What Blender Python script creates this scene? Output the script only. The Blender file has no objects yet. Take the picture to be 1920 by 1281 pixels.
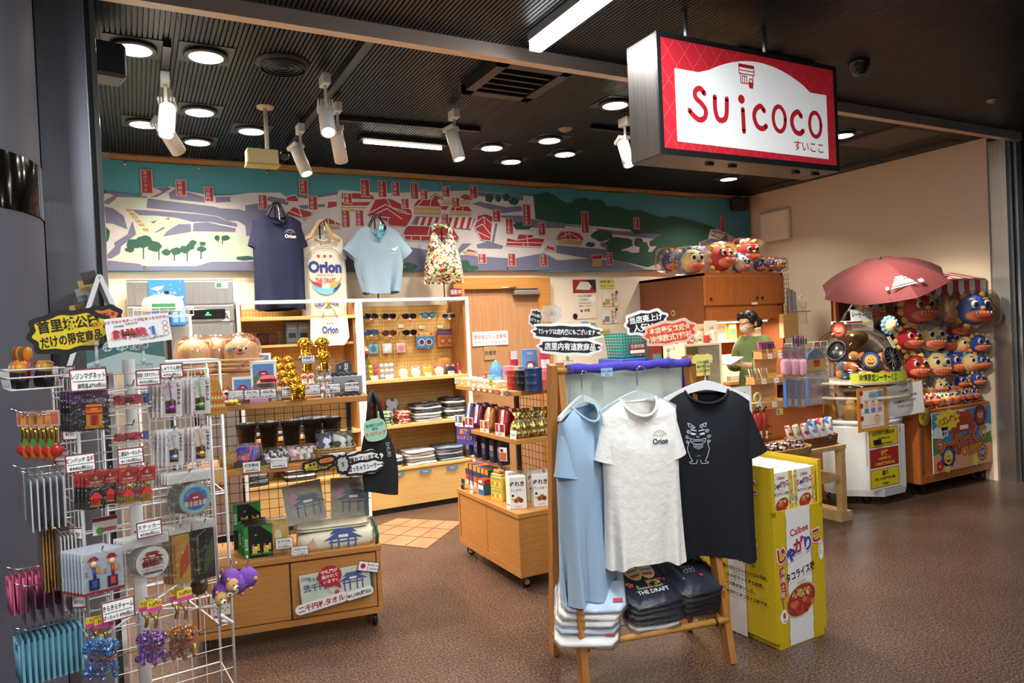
import bpy,math,random
from mathutils import Vector,Matrix,Euler
rnd=random.Random(7)
S=bpy.context.scene
COL=S.collection
# ---------------------------------------------------------------- camera
FPX,YAW,PIT,ROL=1330.0,math.radians(28.0),math.radians(-0.8),math.radians(-2.6)
CAMH=1.5
fw=Vector((math.sin(YAW)*math.cos(PIT),math.cos(YAW)*math.cos(PIT),math.sin(PIT)))
_r=Vector((math.cos(YAW),-math.sin(YAW),0));_u=_r.cross(fw)
RT=_r*math.cos(ROL)+_u*math.sin(ROL);UP=-_r*math.sin(ROL)+_u*math.cos(ROL)
CO=Vector((0,0,CAMH))
cd=bpy.data.cameras.new('camera');cam=bpy.data.objects.new('camera',cd);COL.objects.link(cam)
cd.sensor_width=36;cd.lens=FPX/1920*36;cd.clip_start=.05;cd.clip_end=60
cam.matrix_world=Matrix(((RT.x,UP.x,-fw.x,0),(RT.y,UP.y,-fw.y,0),(RT.z,UP.z,-fw.z,CAMH),(0,0,0,1)))
S.camera=cam
# ---------------------------------------------------------------- world, exposure
w=bpy.data.worlds.new('world');S.world=w;w.use_nodes=True
w.node_tree.nodes['Background'].inputs[0].default_value=(.75,.86,1,1)
w.node_tree.nodes['Background'].inputs[1].default_value=.05
vs=S.view_settings
vs.view_transform='Standard';vs.look='None';vs.gamma=1;vs.exposure=0.25
try:vs.use_curve_mapping=False
except Exception:pass
S.cycles.transparent_max_bounces=24
S.cycles.sample_clamp_indirect=4

def light(name,kind,loc,power,color=(1,.9,.76),aim=None,**kw):
 d=bpy.data.lights.new(name,kind);d.energy=power;d.color=color
 for k,v in kw.items():setattr(d,k,v)
 o=bpy.data.objects.new(name,d);COL.objects.link(o);o.location=loc
 if aim is not None:
  o.rotation_euler=(Vector(aim)-Vector(loc)).to_track_quat('-Z','Y').to_euler()
 return o
# ---------------------------------------------------------------- pixel ray -> point on a real plane of the place
def ray(x,y):return fw+RT*((x-960)/FPX)-UP*((y-640.5)/FPX)
def atz(x,y,z=0):
 d=ray(x,y);return CO+d*((z-CAMH)/d.z)
class Fr:
 """a fixture's frame: u along its width, v into its depth, z up"""
 def __init__(s,ox,oy,yaw=0):
  a=math.radians(yaw);s.o=Vector((ox,oy,0));s.yaw=a
  s.u=Vector((math.cos(a),math.sin(a),0));s.n=Vector((-math.sin(a),math.cos(a),0))
 def uz(s,v,x,y):
  d=ray(x,y);p=CO+d*(((s.o+s.n*v-CO).dot(s.n))/d.dot(s.n));return((p-s.o).dot(s.u),p.z)
 def uv(s,z,x,y):
  p=atz(x,y,z)-s.o;return(p.dot(s.u),p.dot(s.n))
 def w(s,u,v,z):return s.o+s.u*u+s.n*v+Vector((0,0,z))
 def at(s,v,x,y):
  u,z=s.uz(v,x,y);return s.w(u,v,z)
 def pl(s,v,pts):return[s.uz(v,*p)for p in pts]
# ---------------------------------------------------------------- materials
MATS={}
def lin(h):
 h=h.lstrip('#');o=[]
 for i in(0,2,4):
  c=int(h[i:i+2],16)/255;o.append(c/12.92 if c<=.04045 else((c+.055)/1.055)**2.4)
 return(*o,1)
def mat(name,c='#888888',rough=.55,metal=0,kind=None,c2=None,sc=40,em=0,alpha=1,bump=0,coat=0,tr=0):
 if name in MATS:return MATS[name]
 m=bpy.data.materials.new(name);m.use_nodes=True;MATS[name]=m
 nt=m.node_tree;N=nt.nodes;Lk=nt.links;b=N['Principled BSDF']
 b.inputs['Base Color'].default_value=lin(c);b.inputs['Roughness'].default_value=rough;b.inputs['Metallic'].default_value=metal
 if coat:b.inputs['Coat Weight'].default_value=coat
 if tr:b.inputs['Transmission Weight'].default_value=tr
 if em:b.inputs['Emission Color'].default_value=lin(c);b.inputs['Emission Strength'].default_value=em
 tc=N.new('ShaderNodeTexCoord')
 def mapping(s):
  mp=N.new('ShaderNodeMapping');mp.inputs['Scale'].default_value=s;Lk.new(tc.outputs['Object'],mp.inputs[0]);return mp.outputs[0]
 def noise(vec,scale,det=4,ro=.6):
  n=N.new('ShaderNodeTexNoise');n.inputs['Scale'].default_value=scale;n.inputs['Detail'].default_value=det;n.inputs['Roughness'].default_value=ro
  Lk.new(vec,n.inputs['Vector']);return n.outputs['Fac']
 def ramp(fac,stops):
  r=N.new('ShaderNodeValToRGB');e=r.color_ramp.elements
  while len(e)<len(stops):e.new(.5)
  for el,(p,cc)in zip(e,stops):el.position=p;el.color=lin(cc)
  Lk.new(fac,r.inputs[0]);return r.outputs[0]
 fac=None
 if kind=='wood':
  v=mapping((3,14,90)if sc==40 else(3,14,sc));fac=noise(v,1.0,5,.65)
  Lk.new(ramp(fac,[(.3,c2 or c),(.7,c)]),b.inputs['Base Color'])
 elif kind=='woodz':
  v=mapping((60,60,3));fac=noise(v,1.0,5,.65)
  Lk.new(ramp(fac,[(.3,c2 or c),(.7,c)]),b.inputs['Base Color'])
 elif kind=='granite':
  v=mapping((1,1,1));f1=noise(v,95,3,.8)
  c1=ramp(f1,[(.36,'#1a1615'),(.45,'#45352e'),(.55,'#6c4f41'),(.66,'#937d6d')])
  f2=noise(v,2.2,3);mx=N.new('ShaderNodeMix');mx.data_type='RGBA';mx.blend_type='MULTIPLY';mx.inputs[0].default_value=.5
  Lk.new(c1,mx.inputs[6]);Lk.new(ramp(f2,[(.3,'#b5aaa4'),(.7,'#ffffff')]),mx.inputs[7])
  br=N.new('ShaderNodeTexBrick');br.offset=0;br.inputs['Scale'].default_value=1;br.inputs['Mortar Size'].default_value=.0025
  br.inputs['Brick Width'].default_value=.8;br.inputs['Row Height'].default_value=.8
  br.inputs['Color1'].default_value=br.inputs['Color2'].default_value=(1,1,1,1);br.inputs['Mortar'].default_value=(1.5,1.4,1.3,1)
  mp=N.new('ShaderNodeMapping');mp.inputs['Rotation'].default_value=(0,0,math.radians(0));Lk.new(tc.outputs['Object'],mp.inputs[0]);Lk.new(mp.outputs[0],br.inputs['Vector'])
  m2=N.new('ShaderNodeMix');m2.data_type='RGBA';m2.blend_type='MULTIPLY';m2.inputs[0].default_value=1
  Lk.new(mx.outputs[2],m2.inputs[6]);Lk.new(br.outputs[0],m2.inputs[7]);Lk.new(m2.outputs[2],b.inputs['Base Color'])
 elif kind in('noise','brush'):
  v=mapping((1,1,1)if kind=='noise' else(200,200,2));fac=noise(v,sc if kind=='noise' else 1.0,3)
  Lk.new(ramp(fac,[(.35,c2 or c),(.65,c)]),b.inputs['Base Color'])
 elif kind=='dots':
  v=mapping((1,1,1));vo=N.new('ShaderNodeTexVoronoi');vo.inputs['Scale'].default_value=sc;Lk.new(v,vo.inputs['Vector'])
  cr=ramp(N.new('ShaderNodeSeparateColor').outputs[0],[(0,c),(1,c)])
  sp=[n for n in N if n.type=='SEPARATE_COLOR'][0];Lk.new(vo.outputs['Color'],sp.inputs[0])
  rp=[n for n in N if n.type=='VALTORGB'][-1];rp.color_ramp.interpolation='CONSTANT';e=rp.color_ramp.elements
  cs=c2.split(',');
  while len(e)<len(cs):e.new(.5)
  for i,cc in enumerate(cs):e[i].position=i/len(cs);e[i].color=lin(cc)
  Lk.new(cr,b.inputs['Base Color'])
 if bump:
  v=mapping((1,1,1));n2=noise(v,sc,3);bp=N.new('ShaderNodeBump');bp.inputs['Strength'].default_value=bump;bp.inputs['Distance'].default_value=.01
  Lk.new(n2,bp.inputs['Height']);Lk.new(bp.outputs[0],b.inputs['Normal'])
 if alpha<1:
  out=[n for n in N if n.type=='OUTPUT_MATERIAL'][0];t=N.new('ShaderNodeBsdfTransparent');t.inputs[0].default_value=(.97,.97,.97,1)
  lw=N.new('ShaderNodeLayerWeight');lw.inputs[0].default_value=.25
  ma=N.new('ShaderNodeMath');ma.operation='MULTIPLY_ADD';ma.inputs[1].default_value=.6;ma.inputs[2].default_value=alpha;Lk.new(lw.outputs['Fresnel'],ma.inputs[0])
  mx=N.new('ShaderNodeMixShader');Lk.new(ma.outputs[0],mx.inputs[0]);Lk.new(t.outputs[0],mx.inputs[1]);Lk.new(b.outputs[0],mx.inputs[2]);Lk.new(mx.outputs[0],out.inputs[0])
 return m
def K(c,rough=.6):return mat('paint_'+c.lstrip('#')+('' if rough==.6 else '_%d'%int(rough*100)),c,rough)
FILM=mat('clear_film','#ffffff',.12,1,alpha=.035,bump=.9,sc=50)
ACRYL=mat('clear_acrylic','#ffffff',.05,1,alpha=.05)
WOOD=mat('honey_wood','#c58a48',.42,kind='wood',c2='#b0743a')
WOODL=mat('pale_wood','#d7b070',.45,kind='wood',c2='#c99e5c')
WOODR=mat('cherry_wood','#bd6d35',.4,kind='woodz',c2='#a65a28')
PINE=mat('pine_wood','#bd7f3c',.5,kind='woodz',c2='#a3672b')
DOORW=mat('door_wood','#b98a62',.5,kind='woodz',c2='#a87850')
STEEL=mat('brushed_steel','#bdbbb8',.34,.95,kind='brush',c2='#aba9a6')
CHROME=mat('chrome','#d8d8d8',.15,1)
WIRE=mat('white_wire','#e6e4e0',.35)
WIREB=mat('black_wire','#1a1918',.4)
WHITE=mat('white_paper','#f2f0ea',.6)
BLACK=mat('black_ink','#161412',.5)
RED=mat('crimson','#b3202e',.5)
GOLD=mat('gold_plate','#d8a62c',.22,1)
PEG=mat('pegboard','#c99c56',.55,kind='noise',c2='#c0924c',sc=8)
# ---------------------------------------------------------------- mesh builder
_tx={}
def text_mesh(s,bold):
 k=(s,bold)
 if k not in _tx:
  c=bpy.data.curves.new('t','FONT');c.body=s;c.resolution_u=1 if len(s)>14 else 2;c.offset=bold
  o=bpy.data.objects.new('t',c);me=bpy.data.meshes.new_from_object(o)
  V=[(v.co.x,v.co.y)for v in me.vertices];F=[tuple(p.vertices)for p in me.polygons]
  bpy.data.objects.remove(o);bpy.data.curves.remove(c);bpy.data.meshes.remove(me)
  if V:
   x0=min(v[0]for v in V);x1=max(v[0]for v in V);y0=min(v[1]for v in V);y1=max(v[1]for v in V)
  else:x0=x1=y0=y1=0
  _tx[k]=(V,F,x0,x1,y0,y1)
 return _tx[k]
def smooth_closed(p,n=4):
 q=[];L=len(p)
 for i in range(L):
  a,b,c,d=[Vector(p[(i+k)%L])for k in(-1,0,1,2)]
  for j in range(n):
   t=j/n;q.append(tuple(.5*((2*b)+(c-a)*t+(2*a-5*b+4*c-d)*t*t+(3*b-a-3*c+d)*t**3)))
 return q
class MB:
 def __init__(s,T=None):s.V=[];s.F=[];s.I=[];s.SM=[];s.M=[];s.T=T
 def mi(s,m):
  if isinstance(m,str):m=K(m)
  if m not in s.M:s.M.append(m)
  return s.M.index(m)
 def add(s,vs,fs,m,sm=False):
  o=len(s.V);i=s.mi(m)
  if s.T is not None:vs=[s.T@Vector(v)for v in vs]
  s.V+=[tuple(v)for v in vs];s.F+=[tuple(o+k for k in f)for f in fs];s.I+=[i]*len(fs);s.SM+=[sm]*len(fs);return s
 def box(s,x0,x1,y0,y1,z0,z1,m,b=0):
  if b<=0:
   return s.add([(x,y,z)for z in(z0,z1)for y in(y0,y1)for x in(x0,x1)],
[(0,2,3,1),(4,5,7,6),(0,1,5,4),(2,6,7,3),(0,4,6,2),(1,3,7,5)],m)
  A=[];idx={}
  X=(x0,x1);Y=(y0,y1);Z=(z0,z1)
  for i in(0,1):
   for j in(0,1):
    for k in(0,1):
     dx,dy,dz=(b if i==0 else-b),(b if j==0 else-b),(b if k==0 else-b)
     for a,p in enumerate(((X[i],Y[j]+dy,Z[k]+dz),(X[i]+dx,Y[j],Z[k]+dz),(X[i]+dx,Y[j]+dy,Z[k]))):
      idx[i,j,k,a]=len(A);A.append(p)
  F=[]
  for i in(0,1):F.append([idx[i,j,k,0]for j,k in((0,0),(1,0),(1,1),(0,1))][::(-1 if i==0 else 1)])
  for j in(0,1):F.append([idx[i,j,k,1]for i,k in((0,0),(1,0),(1,1),(0,1))][::(1 if j==0 else-1)])
  for k in(0,1):F.append([idx[i,j,k,2]for i,j in((0,0),(1,0),(1,1),(0,1))][::(-1 if k==0 else 1)])
  for a,c in((0,0),(0,1),(1,0),(1,1)):
   F.append([idx[a,c,0,0],idx[a,c,0,1],idx[a,c,1,1],idx[a,c,1,0]])
   F.append([idx[a,0,c,0],idx[a,0,c,2],idx[a,1,c,2],idx[a,1,c,0]])
   F.append([idx[0,a,c,1],idx[0,a,c,2],idx[1,a,c,2],idx[1,a,c,1]])
  for i in(0,1):
   for j in(0,1):
    for k in(0,1):F.append([idx[i,j,k,a]for a in(0,1,2)])
  return s.add(A,F,m)
 def poly(s,pts,m,y=0): # a flat shape in the u-z plane (pts are (u,z)) or 3-D points
  P=[(p[0],y,p[1])if len(p)==2 else p for p in pts]
  return s.add(P,[tuple(range(len(P)))],m)
 def prism(s,pts,y0,y1,m,ms=None): # (u,z) outline given a thickness along y
  n=len(pts);V=[(p[0],y0,p[1])for p in pts]+[(p[0],y1,p[1])for p in pts]
  s.add(V,[tuple(range(n)),tuple(range(2*n-1,n-1,-1))],m)
  return s.add(V,[(i,n+i,n+(i+1)%n,(i+1)%n)for i in range(n)],ms or m)
 def rect(s,x0,x1,z0,z1,m,y=0):return s.poly([(x0,z0),(x1,z0),(x1,z1),(x0,z1)],m,y)
 def disc(s,x,z,r,m,y=0,n=16,rz=None):return s.poly([(x+r*math.cos(2*math.pi*i/n),z+(rz or r)*math.sin(2*math.pi*i/n))for i in range(n)],m,y)
 def ring(s,x,z,r,t,m,y=0,n=20,rz=None,a0=0,a1=360):
  rz=rz or r;k=[math.radians(a0+(a1-a0)*i/n)for i in range(n+1)]
  V=[(x+r*math.cos(a),y,z+rz*math.sin(a))for a in k]+[(x+(r-t)*math.cos(a),y,z+(rz-t)*math.sin(a))for a in k]
  return s.add(V,[(i,i+1,n+2+i,n+1+i)for i in range(n)],m)
 def line(s,pts,t,m,y=0): # flat stroke in the u-z plane
  for a,b in zip(pts,pts[1:]):
   d=Vector((b[0]-a[0],b[1]-a[1]))
   if d.length<1e-6:continue
   n=Vector((-d.y,d.x)).normalized()*t/2;d=d.normalized()*t*.3
   s.poly([(a[0]-n.x-d.x,a[1]-n.y-d.y),(b[0]-n.x+d.x,b[1]-n.y+d.y),(b[0]+n.x+d.x,b[1]+n.y+d.y),(a[0]+n.x-d.x,a[1]+n.y-d.y)],m,y)
  return s
 def text(s,t,x,z,size,m,y=-.001,al='c',bold=0,fit=None,rot=0,vert=False,sx=1,fn=None,wrapy=None):
  if vert:
   for i,ch in enumerate(t):s.text(ch,x,z-i*size*1.08,size,m,y,'c',bold,fn=fn)
   return s
  V,F,x0,x1,y0,y1=text_mesh(t,bold)
  if not V:return s
  if fit and(x1-x0)*size*sx>fit:sx=fit/((x1-x0)*size)
  cx=(x0+x1)/2 if al=='c' else(x0 if al=='l' else x1);c,sn=math.cos(rot),math.sin(rot);P=[]
  for vx,vy in V:
   a=(vx-cx)*size*sx;b=(vy-.36)*size;px,pz=x+a*c-b*sn,z+a*sn+b*c
   P.append((px,y if wrapy is None else wrapy(px,pz),pz)if fn is None else fn(px,pz))
  return s.add(P,F,m)
 def tube(s,pts,r,m,n=6,closed=False,cap=True):
  P=[Vector(p)for p in pts];L=len(P);rr=r if isinstance(r,(list,tuple))else[r]*L;V=[];F=[];prev=None
  for i,p in enumerate(P):
   if closed:t=P[(i+1)%L]-P[i-1]
   else:t=P[min(i+1,L-1)]-P[max(i-1,0)]
   t=t.normalized()if t.length>1e-9 else Vector((0,0,1))
   if prev is None:
    a=Vector((0,0,1))if abs(t.z)<.9 else Vector((1,0,0));prev=(a-t*a.dot(t)).normalized()
   else:
    prev=prev-t*prev.dot(t);prev=prev.normalized()if prev.length>1e-6 else t.orthogonal().normalized()
   q=t.cross(prev)
   for k in range(n):
    a=2*math.pi*k/n;V.append(p+(prev*math.cos(a)+q*math.sin(a))*rr[i])
  for i in range(L if closed else L-1):
   j=(i+1)%L
   for k in range(n):F.append((i*n+k,i*n+(k+1)%n,j*n+(k+1)%n,j*n+k))
  if cap and not closed:F+=[tuple(range(n))[::-1],tuple(range((L-1)*n,L*n))]
  return s.add(V,F,m,n>4)
 def bar(s,a,b,r,m,n=6):return s.tube([a,b],r,m,n)
 def beam(s,a,b,w,d,m,up=(0,0,1)): # square timber from a to b
  a,b=Vector(a),Vector(b);t=(b-a).normalized();y=Vector(up);x=t.cross(y).normalized();y=x.cross(t)
  V=[p+x*sx*w/2+y*sy*d/2 for p in(a,b)for sx,sy in((-1,-1),(1,-1),(1,1),(-1,1))]
  return s.add(V,[(3,2,1,0),(4,5,6,7),(0,1,5,4),(1,2,6,5),(2,3,7,6),(3,0,4,7)],m)
 def lathe(s,prof,m,n=20,c=(0,0,0),axis='z',sx=1,sy=1,a0=0,a1=360):
  full=(a1-a0)>=360;V=[];F=[];L=len(prof);N=n if full else n+1
  for i in range(N):
   a=math.radians(a0)+math.radians(a1-a0)*i/n
   for r,z in prof:
    p=(r*math.cos(a)*sx,r*math.sin(a)*sy,z)
    if axis=='y':p=(p[0],z,p[1])
    if axis=='x':p=(z,p[0],p[1])
    V.append((p[0]+c[0],p[1]+c[1],p[2]+c[2]))
  for i in range(n):
   j=(i+1)%N
   for k in range(L-1):F.append((i*L+k,j*L+k,j*L+k+1,i*L+k+1))
  return s.add(V,F,m,True)
 def ball(s,c,r,m,n=12,k=8):
  r=r if isinstance(r,(tuple,list))else(r,r,r)
  V=[(c[0]+r[0]*math.sin(math.pi*j/k)*math.cos(2*math.pi*i/n),c[1]+r[1]*math.sin(math.pi*j/k)*math.sin(2*math.pi*i/n),c[2]+r[2]*math.cos(math.pi*j/k))for j in range(k+1)for i in range(n)]
  return s.add(V,[(j*n+i,(j+1)*n+i,(j+1)*n+(i+1)%n,j*n+(i+1)%n)for j in range(k)for i in range(n)],m,True)
 def surf(s,f,nu,nv,m,sm=True):
  V=[f(i/nu,j/nv)for j in range(nv+1)for i in range(nu+1)]
  return s.add(V,[(j*(nu+1)+i,j*(nu+1)+i+1,(j+1)*(nu+1)+i+1,(j+1)*(nu+1)+i)for j in range(nv)for i in range(nu)],m,sm)
 def obj(s,name,parent=None,loc=None,rot=None):
  me=bpy.data.meshes.new(name);me.from_pydata(s.V,[],s.F)
  for m in s.M:me.materials.append(m)
  me.polygons.foreach_set('material_index',s.I);me.polygons.foreach_set('use_smooth',s.SM);me.update()
  o=bpy.data.objects.new(name,me);COL.objects.link(o)
  if parent is not None:o.parent=parent
  if loc is not None:o.location=loc
  if rot is not None:o.rotation_euler=rot
  return o
def tag(o,label,cat,group=None,kind=None):
 o['label']=label;o['category']=cat
 if group:o['group']=group
 if kind:o['kind']=kind
 return o
def thing(name,label,cat,loc,rz=0,group=None,rx=0,ry=0):
 o=bpy.data.objects.new(name,None);COL.objects.link(o);o.location=loc;o.rotation_euler=(rx,ry,rz);o.empty_display_size=.1
 return tag(o,label,cat,group)
def solo(name,mb,label,cat,loc,rz=0,group=None,rx=0,ry=0):
 return tag(mb.obj(name,None,loc,(rx,ry,rz)),label,cat,group)
def struct(name,mb,loc=None,rot=None):
 o=mb.obj(name,None,loc,rot);o['kind']='structure';return o
KIDS={}
def dup(root,loc,rz=None,label=None,group=None,rx=None,scale=None):
 def cp(o,par):
  c=o.copy();COL.objects.link(c)
  if par is not None:c.parent=par
  for ch in o.children:cp(ch,c)
  return c
 r=cp(root,None);r.location=loc
 e=list(r.rotation_euler)
 if rz is not None:e[2]=rz
 if rx is not None:e[0]=rx
 r.rotation_euler=e
 if scale:r.scale=(scale,)*3 if not isinstance(scale,tuple)else scale
 if label:r['label']=label
 if group:r['group']=group
 return r
NTH='first second third fourth fifth sixth seventh eighth ninth tenth eleventh twelfth thirteenth fourteenth'.split()
PI=math.pi
# pack-shaped prints and cards reused by many fixtures
def card(name,w,h,label,cat,loc,rz=0,lines=(),border=None,bg=WHITE,rx=0,ry=0,group=None,t=.002,extra=None,bold=0,ink=BLACK,obw=.003):
 """thin printed card; lines = (text, size, colour, z, x)"""
 b=MB();b.box(-w/2,w/2,0,t,-h/2,h/2,bg)
 if border:
  q=obw
  for r in((-w/2,w/2,h/2-q,h/2),(-w/2,w/2,-h/2,-h/2+q),(-w/2,-w/2+q,-h/2,h/2),(w/2-q,w/2,-h/2,h/2)):b.rect(*r,border,y=-.0006)
 for L in lines:
  L=tuple(L)+(None,None,None)
  b.text(L[0],(L[4]or 0),L[3]if L[3]is not None else 0,L[1],L[2]or ink,y=-.0012,fit=w*.9,bold=bold)
 if extra:extra(b)
 return solo(name,b,label,cat,loc,rz,group,rx,ry)
def price(fr,v,x,y,t1,t2,label,w=.085,h=.055,rx=-.1,dz=0):
 mid=h*.17
 return card('price_card',w,h,label,'price card',fr.at(v,x,y)+Vector((0,0,dz)),fr.yaw,[(t1,h*.3,BLACK,mid),(t2,h*.24,BLACK,-h*.27)],'#7d2436',rx=rx,
    extra=lambda b:b.rect(-w*.42,w*.42,-h*.07,-h*.045,BLACK,-.0012),bold=.012)
def cloud(n,w,h,amp,seed):
 r=random.Random(seed);P=[]
 for i in range(n):
  a=2*PI*i/n;k=1+amp*(1 if i%2 else-1)+r.uniform(-.03,.03)
  c,sn=math.cos(a),math.sin(a);q=3.2;d=(abs(c)**q+abs(sn)**q)**(-1/q)
  P.append((w/2*c*d*k,h/2*sn*d*k))
 return smooth_closed(P,3)
# ================================================================ lights the place has, plus unseen added ones
W=Fr(0,6.2);CEIL=3.0
DL=[(250,87),(386,101),(374,206),(269,229),(370,263),(471,242),(922,274),(958,300),(1030,260),(1059,286),(1153,193),(1366,333),(1579,251),(1330,262)]  # last downlight is unseen, added to brighten the right half
DLP=[atz(x,y,CEIL)for x,y in DL]
for p in DLP:
 light('downlight_lamp','AREA',(p.x,p.y,2.972),15,shape='DISK',size=.15,spread=math.radians(125))
light('hanging_tube_lamp','AREA',(1.85,1.6,2.9),80,(.86,.93,1),shape='RECTANGLE',size=.05,size_y=2.9)
light('added_corridor_lamp','AREA',(1.2,-1.2,2.95),45,(1,.93,.84),shape='RECTANGLE',size=.4,size_y=1.2)  # unseen lamp behind the camera, added to brighten the shop front
light('added_corridor_lamp','AREA',(-.9,.5,2.95),58,(.9,.93,1),shape='RECTANGLE',size=.3,size_y=1.2)  # second unseen lamp, added to brighten column and left stand
SPOTS=[((.21,4.23,2.72),(.05,3.5,1.2)),((1.0,3.95,2.72),(.85,3.0,1.2)),((1.18,4.40,2.70),(1.75,5.6,1.2)),((1.06,4.92,2.72),(1.5,4.3,1.0)),
((1.92,4.28,2.74),(2.2,3.9,1.0)),((3.12,4.03,2.72),(3.0,3.2,.8)),((4.55,3.5,2.72),(6.3,3.5,1.0)),((4.4,3.5,2.7),(6.35,3.75,1.3)),((3.3,2.85,2.72),(5.65,3.6,.7))]  # last three spots are unseen, added to light stall and lottery machine
for a,t in SPOTS:
 d=(Vector(t)-Vector(a)).normalized()
 light('spot_lamp','SPOT',Vector(a)+d*.1,200 if a[0]>3.2 else 110,(1,.9,.74),t,spot_size=math.radians(42 if a[0]>4 else 46),spot_blend=.8,shadow_soft_size=.03)
# ================================================================ room shell
b=MB();b.box(-4,9.5,-3,6.4,-.1,0,mat('red_brown_granite','#7a5646',.3,kind='granite'));struct('floor',b)
b=MB();P=[atz(x,y,.002)for x,y in((745,972),(868,978),(800,1029),(640,1013))]
tc1,gr=mat('terracotta_tile','#b97f5c',.5,kind='noise',c2='#a9704f',sc=6),K('#6b4a3a')
def qd(u,v):return P[0].lerp(P[1],u).lerp(P[3].lerp(P[2],u),v)
b.poly([tuple(qd(u,v))for u,v in((0,0),(0,1),(1,1),(1,0))],gr)
for i in range(4):
 for j in range(3):
  u0,u1,v0,v1=i/4+.008,(i+1)/4-.008,j/3+.01,(j+1)/3-.01
  b.poly([tuple(qd(u,v)+Vector((0,0,.0015)))for u,v in((u0,v0),(u0,v1),(u1,v1),(u1,v0))],tc1)
struct('floor_tile_patch',b)
b=MB();m=mat('dark_ribbed_metal','#0a0e15',.42,.25);n=0;x=-3.0;V=[];F=[]
while x<9.4:
 for dx,z in((0,3.0),(.015,3.0),(.016,3.014),(.0215,3.014)):V+=[(x+dx,-2,z),(x+dx,6.25,z)]
 x+=.0225
b.add(V,[(i,i+1,i+3,i+2)for i in range(0,len(V)-2,2)],m);b.box(-3,9.4,-2,6.3,3.03,3.08,m);struct('ceiling',b)
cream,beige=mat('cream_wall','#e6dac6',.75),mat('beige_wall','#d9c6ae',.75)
b=MB();b.box(-1,6.8,6.2,6.35,0,3.02,cream);struct('wall_back',b)
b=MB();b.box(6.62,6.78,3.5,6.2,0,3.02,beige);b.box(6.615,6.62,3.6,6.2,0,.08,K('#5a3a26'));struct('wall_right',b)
b=MB();b.box(-.55,-.4,3.6,6.2,0,3.02,cream);struct('wall_left',b)
b=MB();dk=mat('charcoal_panel','#1c1c1e',.35,.3);b.box(6.78,9.4,3.42,3.6,0,3.02,dk);b.box(6.95,6.99,3.40,3.42,0,3,K('#0c0c0c'));struct('wall_front',b)
b=MB();b.box(-3.9,9.3,-2.9,-2.7,0,3.02,K('#c9cacd'));struct('wall_corridor',b)
# opening trims: beam across the shop front, steel jambs
bs_=mat('beam_steel','#cdb9a8',.42,.75);b=MB();b.box(-.1,6.75,3.28,3.34,2.93,3.02,bs_);b.box(-.1,6.75,3.34,3.36,2.955,3.02,K('#241f1c'));b.box(-.1,6.75,3.36,3.40,2.965,3.02,bs_);struct('trim_1',b)
b=MB();b.box(6.64,6.72,3.36,3.50,0,2.96,STEEL);b.box(6.72,6.75,3.40,3.5,0,2.96,K('#0d0d0d'));b.box(6.75,6.83,3.33,3.45,0,2.96,STEEL);struct('trim_2',b)
b=MB();b.box(-.29,-.118,3.3,3.6,0,3,mat('column_steel','#a2a4ac',.33,.92,kind='brush',c2='#989aa2'),.004);b.box(-.118,-.100,3.31,3.6,0,3,K('#151515'));b.box(-.100,-.082,3.3,3.36,0,3,CHROME);b.box(-.40,-.295,3.34,3.7,0,3,K('#18181a'));struct('column_steel',b)
dl=ray(80,380);dl.z=0;dl.normalize();nl=Vector((-dl.y,dl.x,0));cc=dl*3.0+nl*.45
zb=[(CO+ray(80,y)*(3.0/ray(80,y).dot(dl))).z for y in(322,418)]
b=MB();gp=mat('grey_column_paint','#55555f',.5);g2=mat('black_gloss_band','#0a0a0a',.08,coat=.5)
b.lathe([(.45,0),(.45,zb[1])],gp,48);b.lathe([(.455,zb[1]),(.455,zb[0])],g2,48);b.lathe([(.45,zb[0]),(.45,3)],gp,48)
struct('column_round',b,(cc.x,cc.y,0))
b=MB();b.box(-.1,6.62,6.165,6.2,2.945,2.98,WOOD);struct('trim_3',b)
# door to the aid room
dx0,dx1,dz=2.66,3.72,2.03
d=struct('door_1',MB().box(dx0,dx0+.11,6.12,6.2,0,dz,WOOD).box(dx1-.14,dx1,6.12,6.2,0,dz,WOOD).box(dx0+.11,dx1-.14,6.12,6.2,dz-.11,dz,WOOD))
leaf=MB().box(dx0+.11,dx1-.14,6.16,6.195,.02,dz-.11,DOORW).obj('door_leaf',d)
MB().box(3.30,3.58,6.09,6.16,1.855,1.905,mat('closer_grey','#a9a7a3',.35,.6),.008).bar((3.32,6.1,1.93),(3.15,6.13,1.93),.008,STEEL).obj('door_closer',d)
MB().tube([(2.83,6.16,1.0),(2.83,6.1,1.0),(2.93,6.1,1.0)],.011,STEEL,8).obj('door_handle',d)
def wallcard(name,x0,y0,x1,y1,label,cat,**kw):
 f=kw.pop('fr',W);v=kw.pop('v',-.006)
 a=f.uz(v,x0,y0);c=f.uz(v,x1,y1)
 return card(name,abs(c[0]-a[0]),abs(a[1]-c[1]),label,cat,f.w((a[0]+c[0])/2,v,(a[1]+c[1])/2),f.yaw,**kw)
b=wallcard('door_notice',885,623,953,646,'white door plate with red keep-out text on the tan door','sign',v=-.05,lines=[('関係者以外入室厳禁',.05,RED,.016),('OFF LIMITS TO UNAUTHORIZED PERSONNEL',.03,RED,-.035)])
wallcard('door_plate',907,650,932,674,'small tan plate naming the room below the white door plate','sign',v=-.05,bg=K('#b08a68'),lines=[('救護室',.045,BLACK,.0)])
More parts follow.
